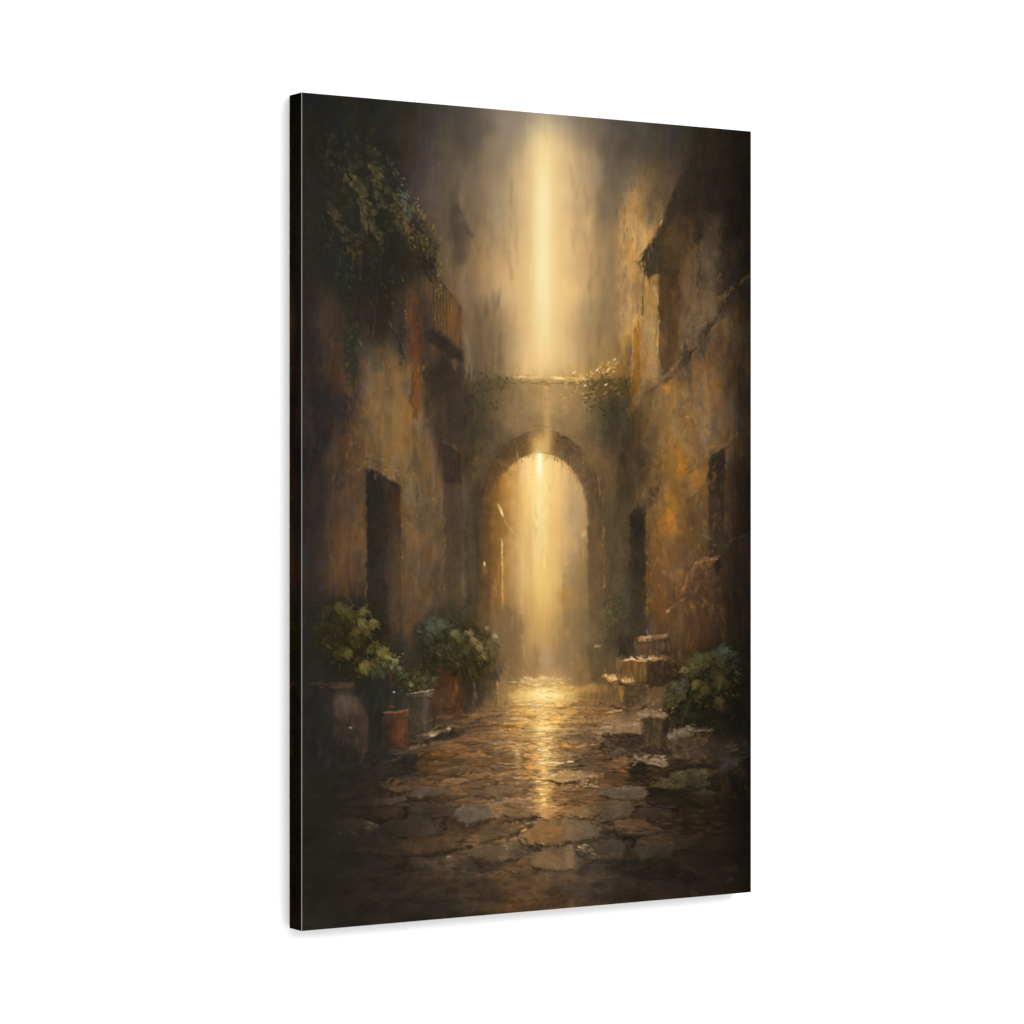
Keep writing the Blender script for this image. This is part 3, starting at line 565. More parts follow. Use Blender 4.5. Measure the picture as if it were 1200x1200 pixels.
leaves(22, 498, 280, 12, 26, (1.6, 3.2), [(98, 82, 44), (108, 90, 48), (84, 74, 42), (66, 60, 38)], (175, 60), (.6, .95), tilt=-25)
leaves(22, 474, 234, 8, 20, (2, 4.2), [(92, 94, 80), (78, 80, 62), (104, 104, 88), (70, 70, 50)], (165, 40), (.6, .95), tilt=-25)
for x, y, s, g, c in [(431, 264, 10, 172, (104, 88, 52)), (434, 250, 7, 160, (92, 78, 46)), (424, 222, 10, 150, (92, 80, 46)), (416, 212, 8, 150, (78, 70, 42)), (444, 206, 8, 155, (106, 92, 54)), (441, 200, 6, 150, (96, 84, 50)),
                      (444, 236, 9, 175, (70, 70, 50)), (443, 276, 8, 185, (82, 70, 44)), (416, 285, 8, 165, (84, 66, 40)), (419, 297, 6, 175, (92, 76, 44)), (393, 255, 8, 145, (78, 66, 42)), (401, 270, 7, 155, (72, 64, 44)), (390, 250, 6, 140, (86, 70, 44)),
                      (385, 165, 8, 150, (60, 48, 37)), (382, 192, 7, 160, (58, 52, 36)), (476, 270, 6, 165, (150, 108, 56)), (479, 280, 5, 160, (128, 100, 52)), (495, 255, 4.5, 170, (150, 120, 62)), (483, 240, 5, 160, (96, 98, 84)), (471, 230, 7, 150, (104, 110, 98)),
                      (478, 248, 6, 150, (92, 98, 86)), (458, 192, 5, 145, (70, 68, 52)), (474, 258, 5, 160, (118, 98, 62)), (505, 268, 4, 190, (142, 112, 54)), (513, 281, 3.2, 190, (150, 124, 60)), (492, 286, 6, 180, (110, 88, 42)), (484, 292, 6, 175, (104, 84, 42)),
                      (400, 222, 8, 165, (54, 52, 38)), (407, 190, 8, 150, (56, 54, 38)), (437, 180, 7, 160, (60, 58, 42)), (452, 225, 7, 165, (62, 60, 44)), (456, 270, 7, 180, (64, 62, 42)), (470, 275, 6, 170, (74, 74, 56)), (500, 300, 5, 180, (92, 76, 40)), (512, 300, 4, 180, (112, 92, 48))]:
    c = (np.array(c, float) - 44) * .8 + 42
    leaf(x + 2, y, s * 1.25, g - 14, c, .8, .5); leaf(x - 4, y - 8, s * 1.1, g - 14, c * .86, .7, .5)
for p in [[(445, 300), (444, 330), (440, 360), (436, 400)], [(436, 330), (442, 352), (441, 360)], [(448, 290), (446, 312)], [(420, 305), (424, 340), (438, 360)]]:
    line(p, .8, (96, 76, 52), .6, .6, .6)
leaves(14, 410, 380, 6, 60, (2, 4.5), [(56, 58, 42), (66, 66, 46), (44, 46, 38)], (180, 30), (.5, .8))
leaves(12, 458, 350, 8, 40, (2, 4.5), [(62, 60, 42), (74, 68, 44), (46, 44, 36)], (180, 30), (.5, .8))
line([(420, 398), (424, 409)], 2.2, (92, 82, 52), .7, 1, .6); line([(455, 378), (462, 388), (470, 398)], 2, (104, 90, 58), .6, 1, 1); line([(459, 384), (466, 398), (474, 420)], 3, (44, 38, 32), .6, 1.8, 1.4)
line([(472, 405), (476, 420), (480, 430)], 2, (96, 78, 50), .5, 1, 1.2)
specks(8, (464, 320, 478, 400), [(168, 150, 116), (130, 112, 78)], (.8, 1.5), (.6, .9))
leaves(10, 514, 338, 3, 12, (1.8, 3.4), [(142, 116, 54), (112, 92, 44), (126, 104, 52)], (180, 30), (.6, .95)); leaves(5, 514, 316, 4, 8, (1.5, 2.5), [(142, 116, 60)], (180, 30))

# ivy on the bridge
leaves(60, 570, 446, 26, 12, (2, 4.5), [(84, 78, 48), (70, 66, 44), (98, 88, 54), (62, 58, 40)], (180, 60), (.35, .7), tilt=3)
leaves(26, 562, 462, 16, 20, (2, 5), [(62, 58, 40), (72, 66, 44), (54, 50, 38)], (180, 40), (.3, .6))
for p in [[(574, 420), (582, 424)], [(576, 424), (570, 430)], [(590, 436), (604, 442)], [(582, 440), (596, 448)]]: line(p, 1, (156, 132, 86), .6, .8, .6)
specks(24, (570, 424, 612, 452), [(150, 126, 78), (126, 108, 66), (176, 146, 92)], (.8, 1.6), (.4, .8))
leaves(70, 712, 462, 24, 24, (2.2, 5), [(96, 78, 38), (82, 72, 36), (70, 62, 36), (112, 88, 40)], (180, 50), (.45, .85), tilt=-20)
blob(722, 480, 14, 22, (54, 48, 34), .6, 0, 4); blob(728, 460, 10, 10, (76, 66, 40), .5, 0, 3); blob(716, 500, 9, 20, (60, 54, 40), .5, 0, 3)
leaves(26, 728, 452, 9, 10, (1.6, 3.4), [(92, 80, 40), (112, 92, 46), (66, 60, 34)], (180, 50), (.5, .9))
for _ in range(70):
    t = rng.uniform(0, 1); x = 662 + 60 * t + rng.normal(0, 2); y = 446 - 20 * t**1.5 + abs(rng.normal(0, 7)) * (1 - .3 * t)
    dab(x, y, rng.uniform(2, 5), rng.uniform(1, 2.2), rng.normal(-.4, .5), [(240, 190, 104), (214, 160, 76), (180, 132, 60), (255, 222, 150)][rng.integers(4)], rng.uniform(.5, .9))
for x, y, c in [(699, 434, (255, 232, 180)), (685, 452, (226, 186, 118)), (720, 422, (226, 180, 110)), (714, 432, (220, 170, 96)), (710, 451, (200, 160, 90)), (664, 456, (200, 150, 76)), (672, 438, (240, 190, 110)), (684, 442, (240, 190, 100)), (657, 464, (190, 146, 80))]:
    dab(x, y, 5, 2.2, -.6, c, .95)
for _ in range(40):
    dab(rng.uniform(655, 700), rng.uniform(452, 472), rng.uniform(2, 4), rng.uniform(1, 2), rng.normal(-.5, .6), [(176, 130, 64), (150, 112, 60), (206, 156, 84), (104, 84, 52)][rng.integers(4)], rng.uniform(.4, .8))
for p in [[(730, 480), (742, 468), (750, 464)], [(733, 482), (738, 474)], [(744, 476), (752, 462)], [(738, 478), (736, 490)]]: line(p, 1.1, (120, 98, 74), .6, .8, 1)
poly([(738, 490), (752, 474), (758, 500), (752, 560), (740, 590), (734, 540)], (60, 48, 36), .55, 5, 3); poly([(750, 470), (760, 470), (762, 500), (754, 520)], (112, 82, 44), .4, 4, 2)

#GROUND
# ---------------------------------------------------------------- ground: worn setts in perspective
def voronoi(ca, cb, seed):
    """cell id noise (two values) and distance to the joint"""
    ia = np.floor(ca).astype(int); ib = np.floor(cb).astype(int)
    f1 = np.full(ca.shape, 9.); f2 = np.full(ca.shape, 9.); h1 = np.zeros(ca.shape); h2 = np.zeros(ca.shape)
    r = np.random.default_rng(seed); tab = r.uniform(0, 1, (256, 256, 4))
    for da in (-1, 0, 1):
        for db in (-1, 0, 1):
            t = tab[(ia + da) % 256, (ib + db) % 256]
            d = np.hypot(ia + da + .1 + .8 * t[..., 0] - ca, ib + db + .15 + .7 * t[..., 1] - cb)
            n = d < f1
            f2 = np.where(n, f1, np.minimum(f2, d)); f1 = np.where(n, d, f1)
            h1 = np.where(n, t[..., 2], h1); h2 = np.where(n, t[..., 3], h2)
    return h1 - .5, h2 - .5, f2 - f1
hz = np.maximum(YY - 768, 14)
ca = (XX - 634 + 3 * NX * hz / 150) / (.34 * hz) + 40; cb = 2300 / (hz + 1.6 * NY * hz / 150) + .14 * NX
h1, h2, jt = voronoi(ca + .45 * np.floor(cb), cb, 5)
gm = sm((YY - (800 + np.maximum(0, np.abs(XX - 640) - 60) * .55)) / 14) * sm((YY - 796) / 8)
far = sm((YY - 815) / 70)
nearc = np.exp(-((XX - 637) / 60)**2)
k = h1 * (.62 - .2 * nearc) * (.45 + .55 * far)
k = k * (1 - .45 * sm((YY - 985) / 60)); P *= (1 + gm * k)[..., None]
P += (gm * h2 * P.mean(-1) / 100)[..., None] * np.array([30, 4, -26], np.float32) * .6
joint = (1 - sm(jt / .16)) * gm * far * sm(.7 + .9 * BL3)
P *= (1 - .42 * joint * (1 - .6 * sm((YY - 1000) / 40)) * (1 - .5 * nearc * sm((960 - YY) / 60)))[..., None]
edge_hi = np.exp(-((jt - .22) / .06)**2) * gm * far * sm(.2 + 1.2 * BRK) * (.3 + .7 * nearc)
P *= (1 + .28 * edge_hi)[..., None]
P *= (1 + gm * (.10 * STH + .14 * BL3 + .06 * FIN) * (.6 + .4 * far))[..., None]
P *= (1 + gm * sm((YY - 960) / 60) * .26 * np.tanh(2 * noise(34, 13, 141, 4)))[..., None]
P += (gm * sm((YY - 940) / 60) * noise(40, 14, 143, 3) * P.mean(-1) / 100)[..., None] * np.array([12, 0, -10], np.float32)
for _ in range(1500):
    t = rng.uniform(0, 1)**1.6; y = 796 + 292 * t
    half = 30 + 250 * min(1, (y - 792) / 120)
    x = 634 + rng.uniform(-1, 1) * half
    if x < 356 or x > 880: continue
    sc = .25 + 1.0 * t**.7
    base = at(x + rng.normal(0, 4), y + rng.normal(0, 2))
    col = base * (1 + rng.normal(0, .14)) + np.array([5, 0, -6]) * rng.normal(0, 1.2)
    dab(x, y, rng.uniform(8, 26) * sc, rng.uniform(1.6, 4.2) * sc, rng.normal(0, .09), col, rng.uniform(.3, .7))
for _ in range(260):      # dark broken joints near the viewer
    t = rng.uniform(0, 1)**1.2; y = 800 + 250 * t; x = 634 + rng.uniform(-1, 1) * (30 + 190 * min(1, (y - 792) / 120)); sc = .3 + t
    dab(x, y, rng.uniform(6, 20) * sc, rng.uniform(.8, 2.4) * (.6 + sc * .5), rng.normal(0, .2), at(x, y) * .6, rng.uniform(.4, .8))
for _ in range(460):      # glints
    t = rng.uniform(0, 1)**1.5; y = 800 + 190 * t; x = 636 + rng.normal(0, 36 + 40 * t); sc = .4 + t
    dab(x, y, rng.uniform(2, 8) * sc, rng.uniform(.7, 1.6), rng.normal(0, .12), np.minimum(at(x, y) * 1.42 + 8, 255), rng.uniform(.4, .85))

# broad tone of the path edges
poly([(352, 880), (488, 878), (486, 906), (466, 926), (430, 940), (400, 960), (352, 975)], (42, 38, 34), .6, 6, 3)
for cx, cy, rx, ry, c, a in [(520, 880, 20, 8, (132, 84, 44), .5), (505, 900, 18, 6, (124, 84, 46), .5), (545, 890, 24, 8, (118, 82, 48), .4), (530, 905, 24, 5, (74, 52, 36), .6), (505, 918, 16, 4, (120, 76, 40), .5), (556, 925, 30, 5, (112, 84, 54), .4),
    (470, 880, 16, 5, (84, 64, 46), .5), (440, 905, 30, 8, (54, 46, 38), .5), (505, 955, 22, 10, (44, 38, 32), .6), (470, 972, 26, 8, (42, 38, 33), .6), (560, 975, 30, 8, (86, 64, 44), .4), (600, 970, 20, 6, (140, 100, 56), .4),
    (700, 905, 26, 6, (92, 72, 52), .5), (722, 897, 16, 5, (156, 100, 52), .6), (720, 915, 16, 5, (72, 54, 38), .6), (700, 932, 16, 6, (120, 80, 40), .5), (690, 945, 20, 8, (122, 84, 44), .5), (680, 925, 24, 8, (118, 84, 46), .4), (600, 905, 14, 16, (140, 108, 68), .4),
    (605, 1040, 20, 16, (98, 70, 44), .5), (570, 1040, 30, 14, (78, 62, 46), .4), (560, 1020, 26, 8, (52, 47, 40), .5), (620, 1030, 20, 8, (104, 82, 58), .4), (660, 1030, 26, 10, (84, 70, 52), .4), (612, 1060, 24, 10, (92, 62, 38), .4), (700, 1020, 30, 10, (60, 54, 44), .5), (720, 1045, 24, 10, (64, 48, 38), .4),
    (780, 1010, 30, 12, (46, 41, 34), .4), (800, 985, 20, 8, (40, 38, 33), .5), (790, 1040, 40, 14, (44, 36, 28), .4), (780, 960, 30, 8, (62, 48, 34), .5), (450, 1030, 40, 14, (50, 42, 35), .4), (485, 1040, 16, 8, (66, 50, 36), .5), (430, 1055, 30, 12, (48, 40, 34), .4), (510, 1030, 14, 10, (74, 56, 38), .5)]:
    blob(cx, cy, rx, ry, c, a, 0, 4)
# left kerb: dark broken stones with lit tops
poly([(462, 872), (500, 866), (540, 852), (566, 838), (590, 832), (590, 842), (560, 852), (536, 866), (505, 878), (470, 882)], (104, 78, 54), .5, 4, 2)
poly([(476, 874), (505, 866), (514, 860), (528, 854), (535, 858), (540, 862), (520, 868), (500, 872)], (50, 41, 34), .85, 1.6, 1.8)
poly([(532, 858), (548, 848), (562, 842), (562, 850), (545, 858), (536, 864)], (64, 52, 40), .8, 1.8, 1.8)
line([(495, 862), (508, 860), (516, 858)], 2.4, (176, 138, 98), .8, 1, 1); line([(517, 858), (527, 854)], 1.8, (196, 164, 124), .85, .9, .9); line([(503, 863), (512, 862)], 1.4, (206, 176, 134), .7, .7, .8)
line([(475, 878), (490, 876), (500, 874)], 2, (128, 98, 70), .8, 1, 1); line([(488, 874), (494, 872)], 1.4, (170, 150, 126), .7, .8, .6); line([(550, 838), (575, 836)], 2, (140, 108, 72), .6, 1.2, 1)
poly([(470, 886), (487, 880), (489, 890), (486, 906), (470, 912), (455, 920), (466, 900)], (40, 37, 32), .9, 1.6, 1.6)
poly([(442, 916), (455, 905), (470, 908), (452, 930), (432, 936)], (42, 38, 33), .8, 2.4, 2)
line([(452, 884), (470, 883), (488, 881)], 1.6, (78, 70, 60), .6, 1, .8); line([(440, 893), (456, 892), (472, 888)], 1.6, (84, 68, 52), .5, 1.2, 1); line([(405, 900), (430, 898)], 2, (60, 52, 44), .5, 1.4, 1)
poly([(390, 932), (410, 922), (432, 915), (430, 920), (405, 936), (392, 936)], (66, 54, 42), .6, 2.4, 2)
poly([(355, 955), (380, 956), (400, 958), (412, 966), (408, 975), (390, 978), (370, 972)], (52, 47, 40), .6, 5, 3)
poly([(396, 962), (410, 958), (425, 960), (426, 972), (414, 979), (402, 975)], (66, 58, 48), .65, 2.4, 2); poly([(424, 964), (438, 965), (443, 970), (436, 974), (426, 972)], (76, 74, 54), .8, 1.6, 1.2)
line([(425, 963), (441, 968)], 1.2, (104, 100, 78), .7, .8, .6); line([(408, 966), (416, 972)], 1.6, (40, 37, 33), .7, 1, 1); line([(430, 975), (436, 973)], 1.6, (84, 84, 56), .6, .8, .8)

# ---------------------------------------------------------------- flagstones of the near path
for cx, cy, rx, ry, c, a in [(400, 1000, 60, 60, (38, 35, 31), .6), (380, 930, 40, 40, (38, 36, 32), .6), (840, 1000, 50, 60, (40, 34, 27), .5)]: blob(cx, cy, rx, ry, c, a, 0, 5)
def stone(pts, col, a=.85, hi=None, lo=None, rough=1.8):
    poly(pts, col, a * .9, 2.0, rough * 1.8, tex=.2)
    n = len(pts)
    top = sorted(pts, key=lambda p: p[0])
    yc = sum(p[1] for p in pts) / n
    up = [p for p in top if p[1] <= yc]; dn = [p for p in top if p[1] > yc]
    if hi is not None and len(up) > 1: line(up, 1.3, hi, .4, .9, 1.6)
    if len(dn) > 1: line([(p[0], p[1] + 1.4) for p in dn], 2.8, lo if lo is not None else np.array(at(*pts[0])) * .45, .6, 1.6, 2.2)
    x0, x1 = min(p[0] for p in pts), max(p[0] for p in pts); y0, y1 = min(p[1] for p in pts), max(p[1] for p in pts)
    for _ in range(int((x1 - x0) * (y1 - y0) / 34)):
        x = rng.uniform(x0 + 3, x1 - 3); y = rng.uniform(y0 + 2, y1 - 2)
        dab(x, y, rng.uniform(5, 14), rng.uniform(1, 2.6), rng.normal(-.05, .15), at(x, y) * (1 + rng.normal(0, .07)), rng.uniform(.3, .6))
stone([(531, 954), (540, 946), (562, 945), (575, 951), (577, 960), (566, 964), (548, 967), (536, 962)], (96, 87, 75), .9, (140, 128, 110), (50, 42, 34))
line([(536, 952), (548, 948), (556, 947)], 1, (150, 142, 128), .7, .7, .8); line([(546, 964), (556, 963)], 1.2, (160, 150, 134), .7, .7, .7); line([(534, 957), (540, 951)], 1, (140, 130, 114), .6, .7, .7)
stone([(612, 981), (622, 972), (632, 963), (650, 960), (672, 961), (690, 966), (702, 972), (700, 981), (682, 986), (668, 991), (642, 993), (620, 988)], hg(614, (128, 98, 62), 700, (98, 87, 72)), .92, (168, 134, 88), (56, 46, 36))
blob(648, 972, 12, 8, (150, 108, 58), .5); blob(669, 974, 5, 12, (140, 120, 92), .45); blob(660, 980, 8, 8, (122, 94, 60), .4)
stone([(619, 1008), (634, 999), (650, 994), (668, 993), (674, 1000), (674, 1018), (652, 1021), (626, 1018)], (108, 88, 65), .88, (150, 118, 80), (58, 48, 38))
blob(645, 1006, 12, 6, (132, 102, 68), .5); blob(667, 1008, 5, 12, (122, 106, 84), .5)
stone([(545, 1003), (556, 996), (572, 990), (595, 988), (612, 998), (604, 1006), (588, 1012), (566, 1012)], (92, 78, 60), .85, (128, 106, 80), (48, 42, 35))
stone([(468, 997), (480, 988), (500, 984), (516, 984), (524, 991), (512, 999), (490, 1002)], (76, 61, 46), .85, (96, 78, 58), (38, 34, 30))
stone([(688, 997), (696, 989), (716, 985), (731, 988), (733, 998), (722, 1007), (694, 1009)], (74, 64, 52), .85, (118, 104, 84), (42, 37, 31))
stone([(738, 1002), (748, 993), (770, 990), (784, 996), (780, 1006), (756, 1009)], (66, 58, 48), .7, (86, 76, 62), (38, 34, 28))
stone([(700, 931), (712, 924), (738, 921), (756, 926), (759, 934), (742, 937), (716, 936)], (92, 81, 68), .9, (150, 136, 112), (52, 40, 30))
line([(700, 931), (714, 928), (730, 923)], 1.2, (166, 150, 122), .8, .8, .8); line([(714, 933), (722, 930)], 1.1, (176, 158, 128), .8, .7, .7)
stone([(694, 944), (712, 938), (738, 940), (742, 950), (730, 960), (706, 962), (702, 952)], (94, 78, 60), .8, (124, 104, 78), (52, 40, 30))
stone([(634, 913), (644, 907), (664, 904), (690, 904), (702, 909), (694, 914), (672, 917), (650, 918)], hg(634, (206, 160, 92), 700, (128, 104, 74)), .88, (232, 196, 134), (84, 60, 36))
stone([(448, 921), (462, 913), (478, 912), (491, 919), (480, 926), (464, 930)], (92, 69, 48), .75, (116, 88, 60), (44, 37, 31))
stone([(474, 932), (492, 926), (512, 922), (526, 926), (514, 932), (492, 935)], (84, 75, 63), .8, (116, 104, 88), (42, 36, 31))
stone([(545, 925), (560, 920), (590, 922), (598, 930), (580, 936), (552, 934)], (104, 86, 64), .6, (132, 110, 80), (68, 52, 38))
stone([(590, 955), (602, 946), (624, 944), (630, 954), (616, 961), (598, 961)], (122, 96, 64), .6, (150, 118, 78), (70, 54, 38))
stone([(668, 958), (676, 947), (696, 944), (704, 954), (696, 963), (680, 962)], (116, 92, 62), .7, (140, 114, 80), (58, 46, 36))
stone([(560, 978), (574, 970), (596, 968), (600, 976), (588, 983), (570, 985)], (104, 84, 60), .6, (132, 104, 72), (60, 48, 38))
stone([(600, 1040), (614, 1030), (640, 1028), (650, 1036), (640, 1046), (612, 1048)], (94, 76, 56), .5, None, (66, 52, 38))
stone([(655, 1036), (668, 1026), (696, 1024), (704, 1034), (690, 1042), (664, 1044)], (82, 68, 52), .5, None, (56, 46, 36))
stone([(545, 1050), (560, 1036), (584, 1034), (590, 1044), (576, 1054)], (74, 61, 47), .45, None, (50, 43, 35))
for p, c in [([(606, 962), (618, 961), (630, 959)], (58, 46, 34)), ([(578, 984), (592, 982), (606, 979), (612, 972), (622, 968)], (58, 46, 34)), ([(606, 985), (614, 991), (630, 996), (642, 992)], (54, 45, 36)), ([(600, 1008), (614, 1004), (626, 997)], (56, 46, 36)),
             ([(510, 1002), (528, 998), (536, 996), (552, 994)], (42, 36, 31)), ([(548, 1020), (560, 1018), (582, 1018)], (46, 41, 35)), ([(555, 1024), (574, 1022)], (46, 41, 35)), ([(703, 975), (718, 976), (738, 972)], (44, 37, 30)), ([(702, 962), (712, 964), (720, 970)], (46, 38, 30)), ([(745, 984), (768, 986)], (40, 36, 30)),
             ([(640, 993), (660, 991), (700, 986)], (60, 48, 36)), ([(480, 1003), (500, 1004)], (40, 35, 30)), ([(530, 968), (556, 969), (572, 966)], (54, 43, 34)), ([(720, 962), (745, 960)], (58, 44, 33)), ([(800, 982), (830, 986)], (36, 34, 30))]:
    line(p, 2.6, c, .75, 1.4, 1.8)
line([(522, 1004), (528, 1005)], 1.8, (150, 142, 126), .7, .8, .6)
for x0, y0, x1, y1, c in [(678, 993, 690, 992, (206, 166, 112)), (684, 996, 692, 996, (176, 140, 96)), (688, 1005, 694, 1003, (150, 132, 104)), (700, 1005, 706, 1003, (140, 124, 100)), (722, 972, 728, 973, (166, 146, 116)), (704, 961, 712, 963, (150, 128, 94)), (590, 990, 594, 992, (206, 166, 106)), (606, 970, 612, 968, (226, 180, 108)),
                          (592, 965, 600, 967, (190, 140, 80)), (610, 975, 616, 972, (232, 186, 110)), (634, 963, 642, 962, (206, 160, 92)), (630, 989, 640, 990, (190, 150, 94)), (646, 980, 656, 979, (196, 146, 84)), (733, 955, 744, 951, (122, 100, 74)), (510, 933, 520, 934, (140, 112, 76)), (745, 938, 757, 939, (140, 96, 60)),
                          (600, 1022, 606, 1022, (120, 102, 78)), (770, 964, 778, 962, (92, 76, 56)), (806, 984, 815, 984, (64, 66, 62))]:
    line([(x0, y0), (x1, y1)], 1.4, c, .8, .7, .8)
specks(50, (590, 955, 640, 992), [(200, 152, 86), (150, 108, 62), (80, 62, 44)], (.8, 1.6), (.3, .7), 2.4)
specks(60, (640, 1000, 700, 1010), [(92, 78, 60), (140, 116, 84)], (.7, 1.3), (.3, .6), 3); specks(30, (664, 912, 700, 924), [(236, 206, 150), (206, 170, 112)], (.8, 1.5), (.5, .9), 2.6)
specks(30, (570, 945, 584, 965), [(190, 150, 100), (90, 66, 44)], (.7, 1.3), (.4, .8), 2)
# soft blur of the nearest ground into shade
blob(430, 1080, 90, 50, (38, 34, 30), .55, 0, 6); blob(370, 1000, 30, 120, (36, 34, 31), .7, 0, 4); blob(840, 1040, 60, 60, (34, 28, 23), .5, 0, 5); blob(870, 960, 26, 80, (30, 25, 20), .6, 0, 5)
poly([(352, 1040), (420, 1040), (520, 1050), (640, 1062), (760, 1052), (884, 1020), (884, 1100), (352, 1100)], (50, 42, 34), .28, 14, 6)

# ---------------------------------------------------------------- light on the wet path
for x, y, rx, ry, c, a in [(638, 815, 34, 9, (255, 214, 120), .62), (638, 815, 16, 5.5, (255, 240, 176), .85), (690, 808, 22, 4, (224, 168, 84), .5), (636, 797, 24, 3.4, (238, 200, 132), .55), (625, 796, 8, 2, (250, 220, 150), .6), (605, 814, 24, 4, (216, 164, 88), .45), (640, 834, 22, 5, (228, 172, 88), .5),
                           (637, 854, 18, 5, (248, 200, 108), .6), (637, 854, 9, 2.6, (255, 244, 186), .9), (639, 868, 16, 5, (236, 184, 96), .5), (637, 884, 11, 6, (246, 198, 108), .55), (637, 880, 6, 2, (255, 236, 168), .8), (636, 896, 8, 9, (246, 196, 104), .55), (604, 882, 8, 4, (226, 184, 116), .4),
                           (637, 925, 11, 14, (232, 172, 78), .5), (636, 940, 7, 7, (244, 190, 96), .5), (662, 828, 26, 8, (196, 142, 70), .35)]:
    blob(x, y, rx, ry, c, a, 0, 2.2)
for _ in range(330):
    t = rng.uniform(0, 1); y = 795 + 165 * t**1.1; wv = 22 - 12 * t if y > 828 else 34
    x = 637 + rng.normal(0, wv * .75)
    dab(x, y, rng.uniform(5, 17) * (.5 + .5 * t), rng.uniform(.8, 2.0), rng.normal(0, .06), [(255, 226, 150), (250, 200, 110), (236, 180, 92), (255, 244, 196), (206, 150, 72)][rng.integers(5)], rng.uniform(.25, .85) * (1 - .45 * t) * math.exp(-((x - 637) / (wv * 1.4))**2))
for _ in range(260):
    t = rng.uniform(0, 1); y = 822 + 140 * t; x = 636 + rng.normal(0, 42)
    dab(x, y, rng.uniform(6, 20), rng.uniform(.9, 2.2), rng.normal(0, .06), [(92, 66, 38), (112, 82, 48), (74, 58, 42), (140, 102, 58)][rng.integers(4)], rng.uniform(.2, .6) * (1 - math.exp(-((x - 637) / 14)**2)))
for x, y, l in [(636, 853, 14), (640, 848, 8), (634, 860, 12), (640, 866, 14), (634, 872, 10), (638, 880, 12), (640, 886, 10), (634, 891, 8), (637, 896, 9), (638, 903, 8), (631, 916, 8), (638, 919, 7), (633, 925, 9), (636, 931, 10), (637, 938, 7), (637, 943, 5), (642, 894, 22), (650, 908, 14), (640, 912, 10), (648, 946, 10), (620, 947, 8), (604, 912, 6), (606, 918, 4), (655, 895, 14), (668, 893, 10)]:
    dab(x, y, l, 1.7, rng.normal(0, .05), (255, 232, 160), .9)
shaft(607, 4, 868, 925, 14, 20, (190, 156, 104), .45); shaft(668, 4.5, 940, 1024, 30, 16, (140, 120, 92), .3); shaft(637, 4, 885, 960, 16, 26, (250, 196, 104), .3)
for x0, y0, x1, y1, c, a in [(590, 806, 640, 803, (206, 166, 104), .6), (600, 800, 625, 799, (236, 200, 140), .7), (612, 795, 632, 796, (250, 222, 164), .8), (634, 794, 656, 795, (236, 200, 140), .7), (662, 806, 690, 804, (220, 170, 96), .7), (666, 826, 700, 822, (90, 70, 48), .6), (656, 830, 680, 826, (84, 64, 44), .5), (690, 828, 700, 825, (168, 138, 100), .7),
                             (700, 838, 732, 833, (186, 146, 92), .6), (560, 828, 600, 830, (108, 88, 64), .6), (575, 824, 600, 822, (150, 118, 76), .5), (585, 838, 610, 836, (82, 68, 54), .6), (540, 874, 590, 868, (92, 70, 48), .4), (558, 866, 600, 862, (150, 116, 72), .4), (672, 862, 700, 858, (74, 60, 46), .6), (676, 872, 704, 870, (78, 62, 46), .6), (664, 880, 690, 878, (140, 112, 76), .5),
                             (672, 886, 705, 884, (84, 66, 48), .5), (664, 898, 700, 896, (80, 68, 54), .7), (560, 900, 600, 896, (84, 64, 46), .5), (540, 913, 575, 909, (80, 58, 40), .6), (520, 916, 530, 915, (150, 118, 84), .6)]:
    line([(x0, y0), ((x0 + x1) / 2, (y0 + y1) / 2), (x1, y1)], 2.2, c, a, 1.1, 1.4)

# ---------------------------------------------------------------- left: plants and pots
poly([(360, 720), (385, 700), (410, 700), (445, 720), (470, 760), (480, 800), (470, 860), (430, 870), (352, 870), (352, 740)], (42, 41, 34), .6, 10, 4)
for cx, cy, rx, ry, c, a in [(434, 800, 14, 34, (38, 40, 33), .75), (440, 850, 12, 24, (38, 36, 32), .7), (380, 780, 26, 26, (40, 39, 34), .7), (405, 750, 30, 26, (52, 50, 36), .5), (470, 760, 10, 20, (44, 42, 35), .6), (446, 820, 10, 10, (48, 54, 40), .5)]:
    blob(cx, cy, rx, ry, c, a, 0, 4)
# big jar
poly([(368, 801), (414, 800), (416, 806), (412, 812), (420, 822), (428, 838), (430, 852), (428, 880), (420, 906), (412, 930), (352, 935), (352, 826), (368, 812)],
     lambda X, Y: np.array([38, 36, 33], np.float32) + np.array([30, 17, 10], np.float32) * (np.exp(-((X - 414) / 18)**2) * sm((905 - Y) / 80))[..., None], .95, 1.8, .8)
blob(405, 826, 12, 9, (100, 82, 69), .75, 20); blob(398, 832, 16, 14, (80, 64, 53), .4); blob(420, 836, 4, 10, (84, 66, 55), .5, -20); blob(425, 862, 5, 26, (74, 56, 44), .6)
poly([(376, 801), (396, 800), (414, 800), (416, 805), (396, 807), (376, 806)], hg(372, (52, 44, 38), 414, (92, 66, 52)), .85, 1.2, .7)
line([(380, 809), (412, 809)], 2.4, (44, 37, 33), .7, 1.2, .6); line([(403, 780), (403, 800)], 1.2, (74, 58, 40), .5, .8, .6)
dab(410, 853.5, 4, 2, 0, (190, 176, 160), .95); dab(404, 854, 4, 1.4, 0, (110, 92, 80), .7)
